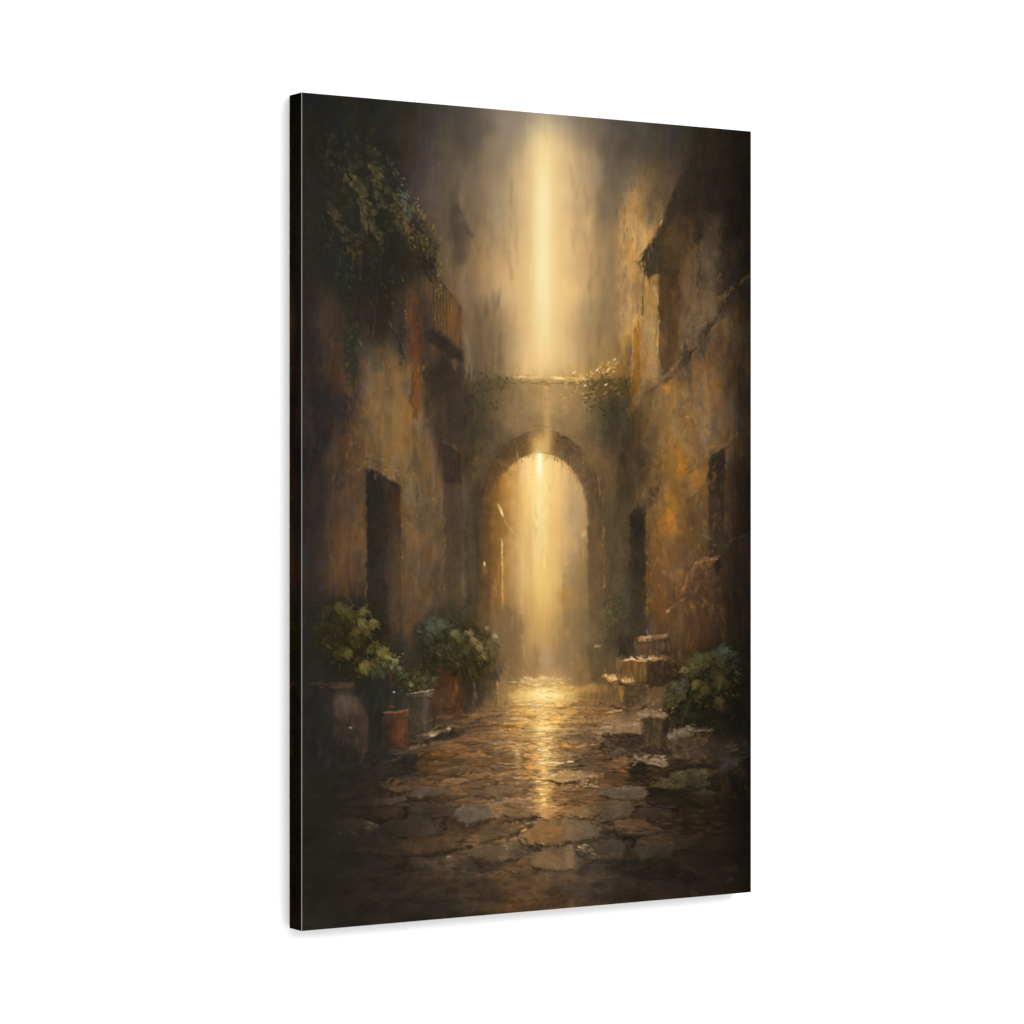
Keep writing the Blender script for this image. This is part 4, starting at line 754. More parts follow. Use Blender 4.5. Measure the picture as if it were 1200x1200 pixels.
# leaves above the jar
leaves(34, 400, 740, 32, 34, (5, 10), [(60, 58, 38), (72, 68, 42), (54, 54, 38), (64, 62, 42)], (120, 50), (.4, .75), tilt=25)
leaves(18, 440, 770, 26, 14, (4, 8), [(84, 80, 42), (96, 90, 44), (70, 70, 42), (60, 64, 44)], (120, 40), (.5, .85), tilt=35)
leaves(16, 385, 750, 14, 20, (5, 9), [(50, 50, 36), (56, 54, 36)], (120, 50), (.4, .7))
for x, y, s, g, c in [(402, 713, 11, 110, (94, 88, 46)), (410, 719, 9, 100, (106, 98, 50)), (427, 717, 10, 95, (122, 114, 58)), (424, 734, 10, 130, (130, 120, 64)), (438, 731, 9, 105, (134, 122, 66)), (429, 738, 8, 150, (126, 114, 60)), (398, 724, 10, 140, (74, 70, 42)), (417, 740, 8, 170, (112, 104, 54)),
                      (406, 766, 9, 200, (112, 98, 46)), (400, 763, 8, 260, (96, 86, 42)), (427, 783, 10, 170, (138, 122, 54)), (433, 780, 7, 120, (112, 104, 50)), (449, 764, 9, 110, (142, 128, 58)), (456, 770, 8, 130, (130, 116, 56)), (444, 772, 8, 160, (96, 92, 50)), (440, 756, 7, 150, (108, 100, 52)),
                      (446, 790, 8, 190, (62, 70, 50)), (438, 786, 8, 200, (72, 76, 48)), (420, 752, 9, 150, (76, 74, 44)), (414, 730, 8, 130, (84, 80, 46)), (388, 735, 9, 120, (58, 56, 38)), (382, 752, 10, 120, (56, 54, 36)), (463, 776, 5, 130, (170, 158, 100)), (460, 783, 5, 140, (112, 116, 90))]:
    leaf(x, y, s * 1.3, g + 20, np.array(c) * .96, .85, .7); leaf(x - 5, y + 4, s * 1.1, g + 20, np.array(c) * .72, .6, .7)
for p in [[(402, 696), (410, 706), (416, 712)], [(434, 750), (444, 760), (452, 768)], [(416, 770), (440, 774), (452, 772)], [(430, 740), (440, 745)]]: line(p, .9, (122, 108, 64), .6, .6, .6)
specks(8, (452, 762, 472, 796), [(160, 148, 100), (130, 126, 98), (120, 112, 64)], (.9, 1.8), (.5, .9))
# middle plant and its neighbours
poly([(484, 745), (500, 715), (530, 705), (552, 735), (578, 745), (588, 780), (582, 805), (560, 830), (500, 800), (486, 780)], (52, 50, 38), .72, 6, 4)
for cx, cy, rx, ry, c, a in [(520, 775, 20, 14, (54, 50, 36), .6), (560, 790, 16, 20, (56, 48, 34), .6), (495, 760, 10, 20, (38, 38, 33), .7), (530, 795, 20, 8, (56, 44, 32), .6), (550, 810, 14, 16, (48, 42, 32), .7), (520, 712, 20, 12, (66, 60, 46), .5), (530, 700, 10, 12, (76, 66, 48), .5), (565, 730, 10, 14, (92, 82, 64), .4)]:
    blob(cx, cy, rx, ry, c, a, 0, 4)
leaves(46, 522, 750, 32, 24, (4, 8), [(64, 68, 54), (74, 78, 62), (58, 60, 46), (70, 70, 48), (56, 56, 40)], (150, 50), (.45, .8), tilt=18)
leaves(40, 558, 772, 24, 30, (3, 6.5), [(70, 66, 42), (80, 72, 44), (60, 56, 38), (92, 80, 48)], (165, 40), (.45, .8), tilt=30)
leaves(16, 512, 732, 16, 8, (4, 7), [(84, 92, 78), (94, 100, 84), (76, 82, 66)], (120, 50), (.5, .8))
for x, y, s, g, c in [(505, 735, 7, 110, (90, 98, 84)), (518, 732, 8, 100, (92, 96, 76)), (512, 741, 8, 100, (80, 92, 80)), (535, 743, 8, 130, (132, 118, 72)), (540, 748, 6, 150, (112, 104, 62)), (545, 760, 7, 170, (92, 86, 50)), (555, 754, 7, 130, (140, 120, 72)), (562, 758, 5, 140, (160, 138, 88)), (551, 740, 5, 120, (176, 166, 128)),
                      (570, 736, 4, 120, (166, 160, 130)), (580, 747, 5, 110, (190, 184, 160)), (566, 768, 6, 150, (128, 112, 72)), (573, 760, 5, 150, (120, 112, 84)), (524, 762, 8, 170, (80, 82, 60)), (530, 770, 7, 190, (84, 74, 46)), (556, 795, 7, 175, (96, 76, 40)), (575, 784, 5, 160, (112, 98, 66)), (512, 756, 8, 160, (62, 70, 56)), (498, 752, 7, 140, (60, 66, 54))]:
    c = np.array(c, float); c = c + (np.array([c.mean() * 1.06, c.mean() * 1.0, c.mean() * .72]) - c) * .45
    leaf(x, y, s * 1.4, g + 10, c, .8, .7); leaf(x - 5, y + 3, s * 1.3, g + 10, c * .8, .6, .7)
line([(550, 742), (560, 752), (566, 762)], 2, (176, 148, 92), .6, 1, 1)
specks(40, (550, 738, 588, 785), [(150, 132, 92), (130, 112, 76), (166, 150, 116), (60, 52, 38), (112, 94, 60)], (1, 2.4), (.35, .7))
specks(30, (580, 770, 600, 792), [(190, 156, 104), (150, 122, 80), (206, 180, 134)], (.8, 1.8), (.35, .75))
# row of far pots
for x0, x1, y0, y1, c in [(553, 566, 800, 830, (72, 58, 42)), (567, 580, 798, 824, (104, 84, 58)), (583, 595, 792, 816, (134, 104, 66))]:
    poly([(x0, y0), (x1, y0), (x1 - 2, y1), (x0 + 2, y1)], c, .7, 1.8, 1)
line([(582.5, 794), (583.5, 812)], 2, (196, 150, 88), .7, 1.1, .6); line([(568, 802), (567, 818)], 1.4, (150, 122, 82), .5, 1, .6); line([(592, 796), (593, 812)], 2, (176, 136, 80), .5, 1.2, .6)
poly([(545, 800), (560, 800), (562, 828), (550, 836), (544, 832)], (54, 47, 36), .6, 4, 2)
# big rusty jar behind
poly([(508, 800), (516, 792), (536, 790), (545, 800), (548, 815), (542, 834), (524, 846), (508, 842), (504, 820)], (78, 51, 33), .8, 4, 3)
blob(528, 806, 9, 14, (106, 68, 40), .55); blob(536, 834, 5, 10, (98, 56, 31), .5); line([(534, 800), (534.5, 808)], 1.4, (190, 140, 84), .8, .8, .5); blob(514, 784, 4, 6, (122, 76, 38), .6); blob(518, 826, 8, 10, (84, 54, 36), .5); blob(512, 846, 14, 6, (50, 40, 32), .6)
# grey-brown pot
poly([(476, 812), (508, 810), (507, 817), (504, 820), (502, 850), (498, 858), (482, 860), (478, 822)], hg(476, (55, 47, 38), 506, (84, 72, 56)), .95, 1.2, .6)
blob(486, 838, 5, 20, (58, 50, 40), .5); blob(499, 836, 4, 18, (98, 85, 66), .45); line([(476, 816), (492, 816), (508, 813)], 1.2, (104, 90, 70), .6, .8, .5); line([(484, 813), (496, 811.5), (507, 809.5)], 1.5, (186, 176, 156), .8, .8, .7); line([(482, 821), (504, 819)], 1.6, (56, 48, 38), .7, .9, .5)
# leaves over it
leaves(30, 488, 796, 24, 12, (2.6, 5.5), [(76, 82, 58), (92, 96, 66), (62, 68, 50), (84, 84, 54)], (110, 50), (.5, .9), tilt=8)
leaves(12, 470, 800, 10, 14, (3, 5), [(50, 54, 40), (60, 62, 44)], (140, 50), (.5, .8))
for x, y, s, g, c in [(503, 794, 5, 100, (126, 126, 90)), (508, 796, 5, 110, (110, 122, 98)), (497, 797, 5, 170, (104, 106, 72)), (481, 804, 5, 120, (150, 156, 132)), (460, 774, 5, 150, (150, 142, 92)), (468, 784, 5, 130, (120, 124, 96)), (490, 790, 5, 100, (96, 100, 70)), (478, 790, 5, 140, (84, 92, 66)), (511, 803, 4, 120, (96, 112, 92))]:
    leaf(x, y, s, g, c, .9, .5)
specks(14, (458, 772, 512, 812), [(140, 140, 110), (112, 114, 84), (160, 156, 130)], (.8, 1.6), (.4, .85))
dab(461, 811.5, 3, 2.4, 0, (206, 196, 176), .95)
line([(459, 790), (458, 830)], 3.2, (84, 56, 36), .6, 1.6, .8)
# terracotta pot
poly([(448, 834), (464, 834), (479, 831), (479, 839), (476, 841), (474, 870), (470, 876), (456, 876), (451, 842)], hg(448, (56, 43, 34), 480, (102, 62, 37)), .95, 1.1, .6)
blob(457, 856, 5, 14, (78, 50, 33), .5); blob(469, 858, 4, 14, (118, 68, 36), .5); line([(450, 836), (466, 835), (479, 832)], 1.3, (150, 106, 74), .8, .8, .5); line([(450, 842), (464, 843), (477, 841)], 1.4, (62, 43, 31), .7, .9, .5)
blob(459, 830, 8, 4, (50, 40, 32), .6); line([(456, 829), (462, 829)], 2, (122, 76, 48), .5, 1, .8); blob(460, 872, 6, 4, (46, 36, 30), .7); blob(466, 872, 4, 5, (84, 50, 28), .5)
poly([(430, 860), (450, 850), (455, 880), (470, 880), (440, 895), (426, 895)], (42, 38, 33), .6, 5, 2)

# ---------------------------------------------------------------- right: steps, stones and plant
poly([(690, 720), (706, 705), (742, 700), (742, 745), (720, 770), (700, 780), (686, 790)], (72, 66, 48), .5, 7, 3)
leaves(26, 715, 718, 14, 24, (2.4, 5.4), [(84, 80, 50), (96, 88, 52), (70, 68, 46)], (180, 60), (.35, .7), tilt=30)
leaves(20, 730, 710, 12, 20, (3, 6), [(66, 64, 46), (74, 70, 48)], (180, 60), (.35, .65))
specks(30, (702, 704, 728, 745), [(150, 126, 76), (128, 106, 62), (170, 140, 86)], (.8, 1.5), (.3, .7))
blob(735, 760, 12, 10, (48, 40, 31), .75, 0, 3); blob(722, 752, 12, 8, (56, 48, 36), .6, 0, 3)
# posts at the far right of the arch
poly([(676, 770), (688, 769), (692, 772), (693, 800), (676, 802)], (140, 108, 64), .6, 2, 1); line([(676, 768.5), (688, 767.5)], 1.5, (206, 168, 110), .8, .9, .6); line([(667, 778), (675, 777)], 1.4, (206, 178, 132), .7, .9, .6)
poly([(692, 762), (704, 758), (706, 790), (694, 800)], (100, 80, 54), .55, 3, 1.4); line([(691, 759), (703, 757)], 1.8, (206, 168, 112), .8, 1, .8); blob(700, 762, 5, 3, (72, 60, 42), .6)
poly([(680, 806), (694, 800), (712, 802), (726, 818), (730, 832), (700, 832), (680, 826)], (112, 84, 52), .4, 5, 2)
# steps
poly([(743, 750), (765, 746), (784, 744), (786, 768), (778, 772), (742, 772)], hg(742, (86, 64, 44), 786, (58, 44, 33)), .9, 1.6, 1.2)
poly([(744, 748), (764, 746), (784, 743.5), (782, 746), (768, 750), (748, 752)], (196, 144, 88), .88, 1.2, 1.1); line([(752, 748), (766, 747)], 1.3, (226, 180, 120), .7, .8, .9)
poly([(722, 772), (734, 776), (782, 772), (786, 800), (760, 806), (722, 798)], hg(722, (106, 74, 42), 786, (56, 43, 32)), .92, 1.6, 1.3)
for x in range(735, 760, 5): line([(x, 778), (x + .5, 796)], 1.6, (132, 92, 50), .35, 1.2, .8)
poly([(732, 773), (752, 770), (766, 769), (780, 771), (768, 775), (742, 776)], (206, 160, 104), .9, 1.2, 1.2); line([(734, 774), (748, 771), (758, 770)], 1.6, (244, 204, 142), .8, .9, .9); line([(760, 772), (766, 773)], 1.6, (206, 184, 156), .8, .8, .6)
poly([(760, 778), (784, 774), (800, 790), (790, 806), (762, 806)], (52, 41, 31), .75, 3, 2)
poly([(722, 772), (727, 768), (728, 800), (722, 798)], (112, 84, 54), .6, 1.8, 1)
poly([(706, 792), (718, 791), (742, 796), (744, 799), (730, 802), (714, 800)], (206, 152, 88), .92, 1.2, 1.2); line([(708, 792.5), (722, 796), (734, 799)], 1.8, (250, 206, 132), .85, 1, .9); line([(728, 801), (732, 800), (742, 798)], 1.6, (236, 186, 112), .8, .9, .8)
poly([(712, 800), (730, 803), (745, 801), (758, 805), (758, 822), (738, 832), (716, 820)], hg(712, (96, 70, 42), 756, (66, 51, 36)), .9, 1.6, 1.2)
poly([(726, 802), (731, 803), (730, 826), (726, 822)], (156, 108, 56), .75, 1.4, .8); poly([(733, 806), (744, 804), (744, 826), (734, 830)], (58, 45, 33), .7, 2, 1); line([(735, 817), (736, 822)], 1.2, (176, 128, 72), .6, .8, .5)
line([(742, 802), (756, 804)], 2, (122, 92, 64), .6, 1.2, 1); blob(752, 818, 8, 8, (78, 60, 40), .5); blob(718, 826, 10, 6, (104, 76, 46), .5)
# gravel bank
poly([(744, 826), (760, 812), (784, 800), (796, 796), (786, 820), (770, 838), (756, 842)], (116, 90, 60), .75, 2.4, 2); specks(40, (748, 800, 790, 840), [(150, 120, 84), (84, 66, 46), (176, 142, 100)], (.8, 2), (.3, .7))
# stones
poly([(690, 842), (712, 834), (730, 832), (720, 840), (700, 846)], (150, 112, 68), .6, 1.8, 1.6); line([(712, 835), (732, 833)], 1.6, (196, 156, 104), .7, .9, .8); line([(706, 838), (732, 835)], 1.4, (70, 58, 44), .6, .9, .9)
poly([(716, 848), (735, 842), (750, 832), (757, 834), (752, 844), (740, 850)], (136, 102, 70), .7, 1.8, 1.6)
poly([(752, 842), (762, 838), (780, 834), (786, 842), (784, 870), (776, 884), (756, 884), (753, 870), (754, 850)], hg(753, (70, 55, 37), 784, (56, 45, 32)), .94, 1.6, 1.5)
for x in (758, 765, 772): line([(x, 850), (x + .5, 876)], 2, (86, 66, 40), .35, 1.5, .8)
poly([(748, 836), (760, 834), (774, 832), (783, 838), (778, 843), (762, 840), (750, 842)], (158, 128, 94), .85, 1.3, 1.5); line([(750, 841), (758, 837), (768, 838)], 1.5, (206, 176, 136), .8, .9, 1); blob(770, 836, 6, 2.4, (190, 164, 130), .7); specks(14, (746, 832, 784, 844), [(216, 190, 150), (90, 70, 50)], (.8, 1.6), (.5, .9))
poly([(700, 854), (714, 851), (730, 847), (748, 846), (755, 852), (750, 862), (736, 860), (722, 861), (712, 858)], (142, 110, 77), .9, 1.3, 1.5); line([(701, 854), (710, 854)], 1.6, (220, 190, 146), .85, .9, .7); line([(714, 851), (734, 848)], 1.2, (176, 140, 100), .6, .8, .9); line([(716, 862), (724, 863)], 2, (150, 122, 88), .7, .9, .8)
poly([(710, 862), (722, 862), (740, 860), (756, 862), (756, 880), (730, 878), (714, 872)], (66, 54, 41), .85, 1.8, 1.6)
line([(716, 880), (740, 878)], 2, (116, 88, 62), .5, 1.2, 1)
poly([(780, 868), (790, 856), (805, 852), (825, 850), (836, 854), (838, 866), (830, 884), (806, 892), (790, 890), (780, 882)], hg(780, (80, 62, 45), 836, (56, 44, 33)), .95, 1.5, 1.6)
poly([(784, 864), (792, 855), (806, 853), (820, 855), (812, 862), (796, 864), (788, 868)], (126, 110, 92), .9, 1.3, 1.5); line([(784, 868), (790, 860)], 2, (160, 138, 114), .7, 1, 1); line([(792, 856), (812, 855)], 1.4, (150, 134, 114), .6, .8, .9); blob(822, 862, 8, 8, (72, 54, 38), .5); blob(830, 856, 4, 3, (92, 68, 46), .6)
line([(798, 884), (802, 876)], 1.2, (150, 118, 84), .6, .8, .8)
poly([(740, 886), (750, 883), (764, 887), (780, 891), (784, 896), (776, 900), (760, 896), (748, 892)], (140, 116, 92), .9, 1.2, 1.6); specks(16, (740, 884, 782, 900), [(176, 152, 126), (90, 72, 54), (196, 170, 140)], (.8, 1.8), (.4, .85), 2)
poly([(736, 898), (742, 892), (754, 894), (758, 904), (764, 908), (762, 916), (748, 919), (736, 914)], (42, 36, 29), .94, 1.4, 1.6); specks(10, (738, 896, 762, 914), [(84, 66, 46), (66, 54, 40)], (.8, 1.6), (.4, .7)); blob(770, 908, 10, 6, (78, 62, 46), .5); line([(758, 908), (764, 906)], 1.4, (112, 92, 64), .6, .8, .7)
poly([(760, 921), (772, 916), (782, 912), (786, 906), (800, 904), (808, 900), (826, 902), (833, 908), (826, 916), (808, 918), (796, 926), (780, 925)], (74, 68, 46), .92, 1.6, 2.4, tex=.25)
poly([(759, 922), (780, 925), (796, 927), (812, 920), (834, 914), (838, 922), (808, 928), (790, 934), (760, 932)], (34, 30, 24), .85, 1.8, 1.6); poly([(808, 922), (818, 918), (832, 919), (822, 926), (810, 926)], (70, 64, 44), .7, 1.8, 1.3)
blob(800, 910, 8, 5, (92, 86, 58), .5); blob(787, 916, 2, 2, (44, 40, 30), .8); blob(794, 916, 2.4, 2.6, (46, 42, 32), .8); line([(768, 919), (780, 915)], 1.2, (112, 102, 72), .6, .8, .9)
poly([(838, 872), (856, 862), (876, 856), (880, 880), (860, 900), (840, 896)], (54, 47, 37), .7, 4, 2.6); poly([(842, 898), (856, 890), (866, 886), (862, 896), (854, 902)], (66, 64, 58), .65, 2.4, 2); blob(850, 880, 10, 6, (62, 56, 46), .5, -25)
line([(850, 905), (856, 930)], 5, (64, 46, 32), .5, 3, 1.6); line([(862, 900), (864, 930)], 5, (34, 28, 23), .6, 3, 1.6)
# right plant
poly([(776, 835), (784, 805), (800, 785), (815, 765), (845, 752), (884, 745), (884, 862), (840, 862), (800, 850)], (38, 36, 28), .8, 5, 4)
blob(862, 845, 24, 20, (26, 25, 19), .8, 0, 4); blob(822, 846, 16, 12, (34, 33, 24), .7, 0, 4); blob(870, 790, 16, 30, (36, 32, 24), .6, 0, 4)
leaves(40, 806, 806, 26, 26, (3, 7), [(60, 66, 48), (70, 70, 44), (52, 56, 40), (80, 76, 46)], (230, 40), (.45, .8), tilt=-35)
leaves(34, 842, 800, 30, 30, (5, 9), [(58, 54, 36), (50, 48, 34), (66, 60, 38), (46, 46, 34)], (180, 40), (.4, .75))
leaves(20, 850, 770, 22, 14, (4, 8), [(56, 60, 48), (62, 62, 42), (70, 66, 42)], (150, 50), (.45, .75))
for x, y, s, g, c in [(846, 762, 8, 80, (84, 96, 92)), (852, 764, 6, 90, (92, 104, 104)), (838, 766, 6, 70, (74, 84, 76)), (860, 780, 7, 150, (56, 66, 62)), (822, 772, 9, 220, (94, 90, 52)), (818, 780, 8, 240, (104, 96, 56)), (830, 770, 8, 200, (82, 80, 48)), (812, 784, 7, 250, (112, 104, 64)), (805, 788, 6, 250, (128, 122, 88)), (842, 776, 9, 160, (76, 74, 46)),
                      (846, 796, 11, 180, (86, 74, 42)), (852, 802, 8, 200, (78, 66, 38)), (818, 802, 9, 190, (92, 80, 46)), (814, 806, 7, 200, (100, 90, 50)), (828, 812, 9, 200, (84, 72, 42)), (842, 822, 9, 185, (76, 62, 38)), (848, 830, 7, 190, (64, 52, 32)), (800, 800, 7, 240, (92, 106, 98)), (796, 810, 7, 245, (84, 98, 92)), (803, 812, 7, 235, (88, 92, 74)), (790, 802, 6, 230, (112, 112, 74)), (788, 815, 7, 220, (84, 84, 50)), (793, 822, 6, 230, (70, 72, 46)), (802, 830, 8, 225, (62, 62, 38)),
                      (784, 828, 6, 210, (70, 62, 40)), (835, 788, 8, 170, (66, 64, 42)), (866, 800, 8, 180, (46, 42, 30)), (826, 794, 7, 170, (74, 76, 56))]:
    c = np.array(c, float); c = c + (np.array([c.mean() * 1.04, c.mean() * 1.0, c.mean() * .78]) - c) * .35
    leaf(x, y, s * 1.35, g, c * .94, .85, .7); leaf(x + 5, y + 5, s * 1.1, g, c * .7, .6, .7)
specks(20, (796, 778, 826, 815), [(140, 132, 92), (116, 118, 96), (30, 30, 24)], (.8, 1.8), (.5, .9))
strokes(260, (690, 700, 880, 930), (4, 14), (1.2, 3), (70, 50), .08, .4, 3)
strokes(160, (354, 700, 600, 880), (4, 14), (1.2, 3), (80, 50), .07, .35, 3)
# last loose pass: short strokes that drag neighbouring colours over the edges
for box, n, ang, L, Wd, a in [((354, 110, 545, 700), 1500, (92, 14), (4, 13), (1.2, 3), .6), ((700, 140, 880, 720), 1700, (92, 22), (4, 12), (1.2, 3.2), .6),
                              ((545, 430, 745, 620), 500, (95, 30), (4, 12), (1.4, 3), .5), ((354, 700, 600, 880), 1500, (120, 50), (3, 8), (1.2, 2.6), .6),
                              ((690, 690, 880, 880), 1500, (110, 50), (3, 8), (1.2, 2.6), .6), ((354, 850, 880, 1085), 2600, (0, 10), (4, 14), (1.2, 3), .6), ((560, 795, 740, 860), 500, (0, 6), (4, 10), (.9, 2), .5)]:
    for _ in range(n):
        x = rng.uniform(box[0], box[2]); y = rng.uniform(box[1], box[3]); q = math.radians(rng.normal(*ang)); d = rng.normal(0, 3)
        col = at(x + d * math.cos(q) + rng.normal(0, .8), y + d * math.sin(q) + rng.normal(0, .8)) * (1 + rng.normal(0, .06))
        dab(x, y, rng.uniform(*L), rng.uniform(*Wd), q, col, a * rng.uniform(.5, 1))
# ---------------------------------------------------------------- closer work, one passage at a time
def cluster(box, n, cols, L, Wd, ang, a=(.4, .85), var=.1):
    for _ in range(n):
        c = np.array(cols[rng.integers(len(cols))], float) * (1 + rng.normal(0, var))
        dab(rng.uniform(box[0], box[2]), rng.uniform(box[1], box[3]), rng.uniform(*L), rng.uniform(*Wd), math.radians(rng.normal(*ang)), c, rng.uniform(*a))
def along(pts, n, cols, L, Wd, sp=1.0, a=(.45, .9), off=0.0):
    p = np.array(pts, float); sg = np.hypot(*(p[1:] - p[:-1]).T); sg = sg / sg.sum()
    for _ in range(n):
        k = rng.choice(len(sg), p=sg); t = rng.uniform(); q = math.atan2(*(p[k + 1] - p[k])[::-1]); x, y = p[k] + (p[k + 1] - p[k]) * t
        dab(x + rng.normal(0, sp), y + rng.normal(0, sp) + off, rng.uniform(*L), rng.uniform(*Wd), q + rng.normal(0, .15), np.array(cols[rng.integers(len(cols))], float) * rng.uniform(.85, 1.1), rng.uniform(*a))
def frond(x, y, L, ang, col, a=.85):
    """pointed lobed leaf, tip towards ang (degrees, 0 = right, 90 = down)"""
    t = math.radians(ang); bx, by = x - .5 * L * math.cos(t), y - .5 * L * math.sin(t); col = np.array(col, float)
    col = (col.mean() * np.array([1.08, 1.0, .74]) * .3 + col * .7) * .9 + np.minimum(at(x, y), 60) * .1
    for k, f_, wd in ((-.75, .55, .26), (.75, .55, .26), (-.38, .8, .3), (.38, .8, .3), (0, 1.15, .32)):
        q = t + k + rng.normal(0, .1); l = L * f_ * rng.uniform(.85, 1.15)
        dab(bx + .5 * l * math.cos(q), by + .5 * l * math.sin(q), l, L * wd, q, col * rng.uniform(.86, 1.1), a * rng.uniform(.75, 1))
    dab(bx + .6 * L * math.cos(t), by + .6 * L * math.sin(t), L * .7, .9, t, col * 1.18, a * .5)
# path: broken strokes of stone colour over the setts
for _ in range(1500):
    t = rng.uniform(); y = 824 + 140 * t; x = 634 + rng.normal(0, 70 + 20 * t)
    if x < 478 + max(0, 905 - y) * -.1 or x > 745 or (x < 560 and y < 872 - (x - 490) * .3): continue
    b = at(x, y); l = b.mean(); pal = [(1.38, .97, .62), (1.18, 1.0, .82), (1.2, 1.0, .8), (1.3, .98, .7), (1.25, 1.0, .75)][rng.integers(5)]
    k = rng.choice([.66, .82, .95, 1.05, 1.28], p=[.2, .25, .2, .2, .15])
    dab(x, y, rng.uniform(5, 17) * (.55 + .5 * t), rng.uniform(1.2, 3.6) * (.5 + .6 * t), rng.normal(-.03, .08), np.minimum(np.array(pal) * l * k, 250), rng.uniform(.4, .8))
cluster((495, 872, 610, 935), 90, [(128, 86, 48), (104, 88, 70), (74, 56, 40), (142, 100, 58), (96, 74, 52)], (6, 18), (1.5, 4), (-3, 5), (.35, .75))
cluster((500, 872, 560, 905), 30, [(150, 98, 52), (136, 90, 50), (122, 84, 52)], (8, 20), (1.6, 4), (-4, 4), (.35, .7))
cluster((560, 895, 615, 925), 24, [(112, 98, 78), (150, 122, 86), (96, 78, 58)], (5, 14), (1.2, 3), (0, 5))
cluster((495, 925, 560, 990), 60, [(56, 48, 40), (72, 58, 44), (48, 42, 36), (88, 66, 46)], (6, 20), (1.5, 4), (0, 6), (.35, .7))
cluster((535, 948, 574, 965), 34, [(96, 89, 79), (112, 104, 92), (84, 76, 66), (128, 120, 108)], (4, 12), (1.2, 2.6), (-8, 10), (.4, .8))
cluster((660, 835, 735, 905), 80, [(84, 70, 54), (66, 54, 42), (120, 94, 64), (104, 84, 62), (150, 120, 84)], (5, 15), (1, 2.8), (-4, 6), (.35, .75))
cluster((690, 880, 738, 905), 26, [(166, 106, 54), (140, 90, 48), (120, 80, 46), (88, 64, 44)], (5, 14), (1.4, 3.2), (0, 6), (.4, .8))
cluster((665, 905, 750, 930), 40, [(112, 78, 46), (92, 68, 44), (74, 56, 40), (130, 88, 48)], (6, 18), (1.5, 4), (0, 5), (.35, .7))
cluster((700, 922, 757, 937), 30, [(98, 88, 76), (84, 75, 64), (112, 102, 88)], (6, 16), (1.2, 3), (-3, 6), (.4, .8))
cluster((692, 940, 745, 965), 36, [(92, 78, 62), (104, 88, 68), (78, 66, 52), (112, 80, 50)], (5, 14), (1.4, 3.4), (-3, 8), (.35, .75))
cluster((700, 965, 800, 1000), 50, [(58, 47, 37), (70, 58, 46), (46, 39, 32), (78, 58, 42)], (8, 22), (2, 5), (0, 8), (.3, .6))
cluster((745, 935, 850, 975), 50, [(58, 44, 33), (66, 52, 37), (48, 40, 31), (74, 52, 36)], (8, 22), (2, 5), (0, 8), (.3, .6))
cluster((400, 985, 620, 1060), 90, [(44, 38, 33), (54, 45, 37), (62, 48, 36), (40, 37, 33)], (10, 28), (3, 8), (0, 12), (.2, .45))
cluster((600, 1015, 720, 1060), 50, [(96, 76, 54), (78, 62, 46), (104, 72, 44), (66, 55, 43)], (8, 26), (3, 7), (0, 12), (.2, .5))
cluster((720, 1010, 860, 1050), 40, [(52, 43, 34), (42, 36, 29), (60, 48, 38)], (10, 28), (3, 8), (0, 12), (.2, .45))
# steps and the bank on the right
cluster((742, 750, 784, 771), 34, [(84, 67, 49), (72, 57, 42), (92, 70, 46)], (6, 14), (2, 4), (88, 12), (.4, .75))
cluster((783, 745, 794, 800), 22, [(46, 37, 29), (54, 42, 31), (62, 48, 34)], (10, 24), (2, 4.5), (90, 6), (.5, .8))
cluster((721, 778, 758, 800), 50, [(110, 80, 46), (122, 86, 48), (92, 67, 40), (134, 92, 50)], (6, 18), (1.6, 3.6), (90, 6), (.4, .75))
cluster((758, 778, 784, 804), 26, [(60, 47, 34), (70, 53, 37), (50, 40, 30)], (8, 18), (2, 4), (90, 8), (.5, .8))
cluster((698, 800, 726, 826), 30, [(112, 86, 54), (124, 94, 58), (100, 76, 48)], (8, 18), (2, 4), (86, 14), (.35, .65))
cluster((732, 804, 756, 830), 34, [(72, 55, 37), (60, 47, 33), (88, 66, 42), (100, 76, 50)], (5, 12), (1.6, 3.4), (80, 40), (.4, .75))
cluster((727, 803, 731, 824), 7, [(164, 116, 62), (150, 104, 54)], (6, 14), (1.4, 2.4), (90, 4), (.6, .9))
along([(705, 792), (716, 794), (730, 798), (741, 797)], 40, [(206, 154, 92), (226, 176, 110), (186, 136, 80)], (4, 10), (1.4, 3), 1.2)
along([(722, 797), (734, 799), (741, 797)], 14, [(255, 214, 146), (240, 192, 122)], (4, 9), (1, 2.2), .8)
along([(738, 801), (756, 803)], 10, [(140, 106, 74), (112, 86, 60)], (4, 10), (1, 2.2), 1)
along([(728, 774), (744, 772), (760, 770), (778, 771)], 34, [(196, 146, 92), (226, 176, 116), (172, 126, 78)], (4, 10), (1.2, 2.8), 1)
along([(732, 774), (748, 771)], 10, [(250, 212, 150)], (4, 9), (1, 2), .7); along([(757, 772), (768, 772)], 6, [(200, 180, 156)], (3, 7), (1, 2), .8)
along([(747, 749), (765, 748), (784, 744)], 26, [(172, 126, 78), (200, 150, 96), (140, 104, 68)], (4, 10), (1, 2.4), 1)
cluster((780, 715, 818, 775), 60, [(92, 66, 42), (108, 78, 48), (76, 56, 38), (86, 58, 34)], (8, 24), (2, 4.5), (92, 8), (.35, .7))
cluster((806, 690, 850, 750), 60, [(70, 49, 32), (84, 58, 36), (58, 43, 31), (92, 66, 42)], (6, 20), (2, 4.5), (90, 14), (.35, .7))
cluster((840, 660, 880, 750), 50, [(52, 40, 30), (44, 34, 26), (60, 46, 34)], (10, 28), (2, 5), (90, 10), (.35, .65))
cluster((806, 664, 842, 696), 46, [(80, 56, 36), (96, 66, 40), (66, 47, 32), (108, 74, 46)], (4, 12), (1.6, 4), (80, 50), (.4, .75))
